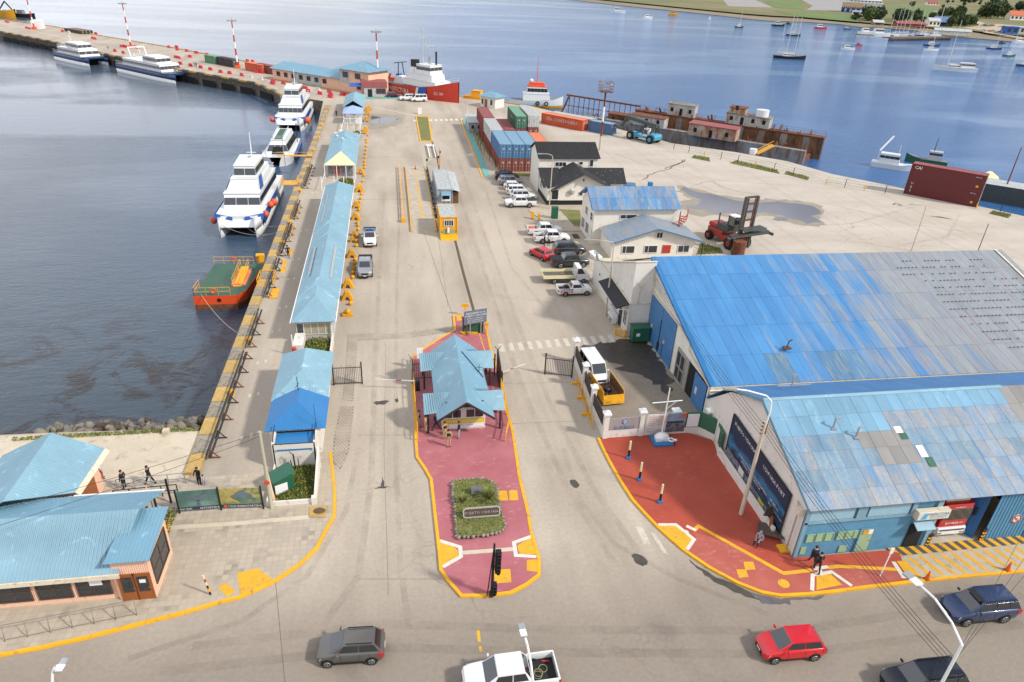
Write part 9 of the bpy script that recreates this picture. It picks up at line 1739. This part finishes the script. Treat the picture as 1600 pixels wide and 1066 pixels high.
def far_house(px,w,d,h,rz,wall,roof,label,rh=.4,nwin=4,cat='building'):
    t=thing('house' if cat=='house' else 'building',(px[0],px[1],-1.8),label,cat,rz=rz);mb=MB();mb.m(wall);mb.add([(-w/2,-d/2,0),(w/2,-d/2,0),(w/2,d/2,0),(-w/2,d/2,0),(-w/2,-d/2,h),(w/2,-d/2,h),(w/2,d/2,h),(-w/2,d/2,h),(-w/2,0,h+d*rh),(w/2,0,h+d*rh)],[(0,1,5,4),(2,3,7,6),(1,2,6,9,5),(3,0,4,8,7)]);mb.build('wall',t)
    for s in (-1,1):mb=MB();mb.m(roof);q=[(-w/2-.6,s*(d/2+.6),h-.3),(w/2+.6,s*(d/2+.6),h-.3),(w/2+.6,0,h+d*rh+.15),(-w/2-.6,0,h+d*rh+.15)];mb.slab(q if s<0 else q[::-1],.25);mb.build('roof',t)
    for i in range(nwin):x=-w/2+w*(i+.5)/nwin;mb=B('car_glass');mb.box(x-w/nwin*.28,x+w/nwin*.28,-d/2-.1,-d/2+.02,h*.3,h*.75);mb.build('window',t)
mat('tile_orange','#b05a3c',.8,var=.12);mat('tile_red','#8c4a44',.8,var=.1)
t=thing('airport_hangar',(*(623.4,936.08),-1.8),'blue and grey airport hangar with yellow stripes on the far shore','hangar',rz=-.55)
mb=B('cont_white');mb.box(-22,28,0,26,0,13);mb.build('hall',t);mb=B('boat_blue');mb.box(-22,4,-.3,0,0,7);mb.m('cont_top_grey');mb.box(-22,4,-.3,0,7,13);mb.build('front',t)
for i in range(9):mb=B('yellow_metal');mb.box(-21+i*2.8,-19.8+i*2.8,-.6,-.3,6,12);mb.build('stripe',t)
for i in range(8):mb=B('cont_top_grey' if i%2 else 'car_glass');mb.box(-21+i*3.2,-19+i*3.2,-.5,-.3,1,5);mb.build('window',t)
far_house((917.48,1367.14,-2),60,18,6,-.3,'cont_white','cont_white','long white terminal shed behind the airport hangar',.1,9);far_house((937.74,1499.54,-2),50,16,6,-.3,'cont_white','cont_white','white airport building left of the hangar',.1,8);far_house((597.32,886.52,-2),26,6,4,-.45,'boat_white','cont_top_grey','low white annexe in front of the airport hangar',.1,6)
far_house((1157.38,1487.65,-2),24,12,4.5,-.2,'house_white','tile_red','white house with dull red roof in the far meadow',.35,4,'house');far_house((863.26,927.14,-2),34,12,6,-.15,'house_white','tile_orange','white house with orange tiled roof at the right edge',.45,6,'house');far_house((575.02,715.12,-2),18,10,4,-.2,'boat_navy','cont_steel_blue','dark blue gabled boathouse of the yacht club',.5,3,'house');far_house((558.39,708.28,-2),12,9,5,-.1,'house_white','cont_top_grey','white club house left of the blue boathouse',.3,3,'house');far_house((513.21,682.22,-2),30,8,3,-.1,'cont_rust_red','cont_top_red','low rusty shed behind the moored yachts',.2,4);far_house((583.42,632.87,-2),13,7,6,-.1,'boat_blue','boat_blue','blue box building near the right shore',.05,2);far_house((598.9,638.3,-2),14,8,6,-.1,'cont_top_grey','cont_top_grey','grey box building at the right frame edge',.05,3);far_house((1391.88,1881.33,-2),26,12,4,-.1,'house_white','cont_white','low white house at the top of the far shore',.2,4,'house')
far_house((490.51,594.33,-2),30,5,3,-.3,'cont_white','cont_top_grey','grey upturned boat shed at the pier root',.3,0);far_house((478.11,682.7,-2),10,6,3,-.2,'tan_wood','cont_top_grey','small brown hut left of the yacht club',.3,1)
k=0;FC=['cont_white','cont_top_grey','boat_black','hull_red','cont_white','cont_steel_blue'];fcm=[]
for m in FC[:4]+['cont_steel_blue']:mb=MB();mb.m(m);mb.loft([[(-2.2,-.9,.3),(2.2,-.9,.3),(2.2,.9,.3),(-2.2,.9,.3)],[(-2.2,-.9,1),(2.2,-.9,.9),(2.2,.9,.9),(-2.2,.9,1)]]);mb.m('car_glass');mb.loft([[(-1.8,-.8,1),(1.1,-.8,.95),(1.1,.8,.95),(-1.8,.8,1)],[(-1.4,-.7,1.5),(.4,-.7,1.5),(.4,.7,1.5),(-1.4,.7,1.5)]]);o=mb.build('parked_car');fcm.append(o)
for i in range(34):
    u=rb.random();j=i%5;o=fcm[j] if i<5 else dup(fcm[j]);a,b=((575,470),(560,500)) if False else (0,0);P0,P1_=(V((538.44,636.22)),V((617.38,651.41))) if i%2 else (V((648.21,745.22)),V((665.1,727.64)));q=P0.lerp(P1_,u);o.location=(q.x+rb.uniform(-12,12),q.y+rb.uniform(-14,14),-1.58);o.rotation_euler.z=rb.uniform(0,3);tag(o,('white','grey','black','red','blue')[j]+' car parked '+('along the right shoreline of the far bank' if i%2 else 'beside the dirt track uphill of the far bank'),'car','cars parked on the far shore')
#================================================================people
mat('skin','#b07a5c',.6);mat('cloth_khaki','#a98f6a',.8,var=.1);mat('cloth_black','#15161a',.85,var=.1);mat('cloth_navy','#1c2438',.85,var=.1);mat('cloth_grey','#8f93a3',.85,var=.1);mat('hair','#1d1510',.8);mat('cloth_white','#b9b5b0',.85);mat('cloth_vest','#a8b02a',.7);mat('boot','#1a1613',.7);mat('hi_orange','#c8501c',.7)
def person(loc,rz,top,leg,label,pose='stand',h=1.74,vest=None,hat=None,bag=False,group=None):
    """one continuous skinned body; clothing as colour zones of the mesh, hair and gear as parts"""
    k=h/1.75;V_=[];E_=[];R_=[]
    def v(x,y,z,r):V_.append((x*k,y*k,z*k));R_.append(r*k);return len(V_)-1
    sit=pose=='sit';st=.22 if pose=='walk' else .0;dz=-.5 if sit else 0
    pel=v(0,0,.95+dz,.13);wa=v(.0,0,1.12+dz,.125);ch=v(.03 if sit else 0,0,1.33+dz,.15);sh_=v(.04 if sit else .0,0,1.45+dz,.11);nk=v(.06 if sit else .01,0,1.53+dz,.055);hd=v(.09 if sit else .03,0,1.62+dz,.085);hd2=v(.1 if sit else .03,0,1.71+dz,.07)
    E_+=[(pel,wa),(wa,ch),(ch,sh_),(sh_,nk),(nk,hd),(hd,hd2)]
    for s in (-1,1):
        f=s*st
        hp=v(0,s*.1,.88+dz,.1)
        if sit:kn=v(.42,s*.13,.46,.07);an=v(.4,s*.14,.1,.045);to=v(.55,s*.15,.05,.04)
        else:kn=v(f*.7+.02,s*.11,.5,.07);an=v(f*1.5-(.05 if f<0 else 0),s*.11,.1,.048);to=v(f*1.5+.15,s*.12,.045,.04)
        E_.extend([(pel,hp),(hp,kn),(kn,an),(an,to)])
        so_=v(0,s*.2,1.42+dz,.07)
        if sit or pose=='hold':el=v(.1,s*.27,1.15+dz,.045);wr=v(.32,s*.12,1.12+dz,.035);ha=v(.4,s*.09,1.13+dz,.04)
        else:el=v(-f*.6-.02,s*.27,1.15,.045);wr=v(-f*.9+.06,s*.28,.92,.034);ha=v(-f*.9+.09,s*.28,.83,.038)
        E_.extend([(sh_,so_),(so_,el),(el,wr),(wr,ha)])
    me=bpy.data.meshes.new('p');me.from_pydata(V_,E_,[]);o=bpy.data.objects.new('p',me);COL.objects.link(o)
    md=o.modifiers.new('s','SKIN');sk=me.skin_vertices[0].data
    for i,r in enumerate(R_):sk[i].radius=(r,r*(1.0));sk[i].use_root=(i==0)
    md2=o.modifiers.new('u','SUBSURF');md2.levels=1;md2.render_levels=1
    dg_=bpy.context.evaluated_depsgraph_get();nm=bpy.data.meshes.new_from_object(o.evaluated_get(dg_));bpy.data.objects.remove(o)
    for m in (top,leg,'skin','boot',vest or top):nm.materials.append(MATS[m])
    for p in nm.polygons:
        c=p.center;z=c.z/k-dz;p.use_smooth=True;fz=c.z/k
        p.material_index=3 if fz<.11 else (2 if (z>1.5 or (abs(c.y)>.26*k and z<.9 and not sit)) else (0 if z>.98 or (abs(c.y)>.22*k and z>.85) else 1))
        if vest and 1.1<z<1.42 and abs(c.y)<.19*k:p.material_index=4
        if (sit or pose=='hold') and c.x>.33*k and z>1.0:p.material_index=2
    b=bpy.data.objects.new('body',nm);COL.objects.link(b)
    t=thing('person',loc,label,'person',group,rz);reg(b,t)
    mb=MB();mb.m(hat or 'hair');x=(.08 if sit else .01)*k;mb.sphere((x,0,(1.7+dz)*k),.105*k,10,.85,1.05)
    if hat:mb.box(x,x+.17*k,-.07,.07,(1.69+dz)*k,(1.71+dz)*k)
    mb.build('cap' if hat else 'hair',t)
    if bag:mb=B('cloth_black');mb.obox((-.2*k,0,1.25*k),(.2,.3,.42));mb.build('backpack',t,.04)
    return t
kh='khaki uniformed guards at the guardhouse'
person((1.39,48.86,0.12),-.3,'cloth_khaki','cloth_khaki','guard in khaki uniform standing leftmost by the yellow rail',vest='cloth_black')
person((1.89,48.07,0.12),.2,'cloth_khaki','cloth_khaki','guard in plain khaki standing behind the left roof post','stand')
person((2.78,48.35,0.12),0,'cloth_navy','cloth_navy','man in dark blue walking under the guardhouse eave','walk')
person((3.44,47.01,0.12),2.2,'cloth_khaki','cloth_khaki','khaki guard with black vest in front of the guardhouse window',vest='cloth_black')
person((3.68,45.93,0.12),-1.5,'cloth_khaki','cloth_khaki','khaki guard with black vest nearest the camera on the red paving','hold',vest='cloth_black')
person((4.62,46.98,0.12),2.8,'cloth_black','cloth_grey','man in black jacket and grey trousers beside the banner','stand')
person((-14.02,88.73,0),1.6,'cloth_navy','cloth_black','man in dark uniform walking alone on the quay walk','walk')
person((24.48,32.52,0.13),-2.6,'cloth_grey','cloth_navy','man with grey hair and pale shirt sitting on the carved bench','sit',hat='cloth_grey')
person((27.2,30.23,0.13),1.3,'cloth_navy','cloth_navy','walker in dark blue coat with backpack near the blue wall','walk',bag=True)
person((27.24,29.66,0.13),1.2,'cloth_black','cloth_black','walker in black coat nearest the painted ramp','walk')
person((-15.14,43.23,0),-2.0,'cloth_black','cloth_black','adult in black holding something beside the child on the quay','hold');person((-14.79,43.12,0),2.6,'cloth_white','cloth_grey','small child in white beside the adult on the quay',h=1.1)
person((-18.71,43.7,0.05),2.9,'cloth_black','cloth_black','walker in black nearest the banners on the jetty ramp','walk');person((-20.39,43.38,0.05),2.8,'cloth_black','cloth_navy','person in black beside the peach building ramp');person((-22.36,44.76,0.05),.4,'cloth_white','red_paint','person in white top and red trousers by the hall door')
person((-13.31,182.26,0),1.5,'cloth_black','cloth_black','person in black standing by the farthest quay kiosk')
for i,(q,tp,lb) in enumerate((((20.98,91.38,0),'cloth_black','person in black, left of the group in the car park'),((21.69,91.61,0),'cloth_white','person in white shirt in the car park group'),((22.44,93.4,0),'cloth_vest','person in yellow vest between the white pickups'),((21.62,92.65,0),'cloth_navy','person in navy in the middle of the car park group'))):person(q,i*1.5,tp,'cloth_black',lb)
person((-64.94,263.68,0),0,'boat_blue','cloth_navy','person in blue on the pier by the long catamaran');person((-105.67,306.27,0),1,'cloth_white','cloth_navy','person in white on the pier between the catamarans');person((-64.01,262.27,0),2,'cloth_black','cloth_black','person in black on the pier by the long catamaran')
for o in bpy.data.objects:
    if '_w' in o:del o['_w']
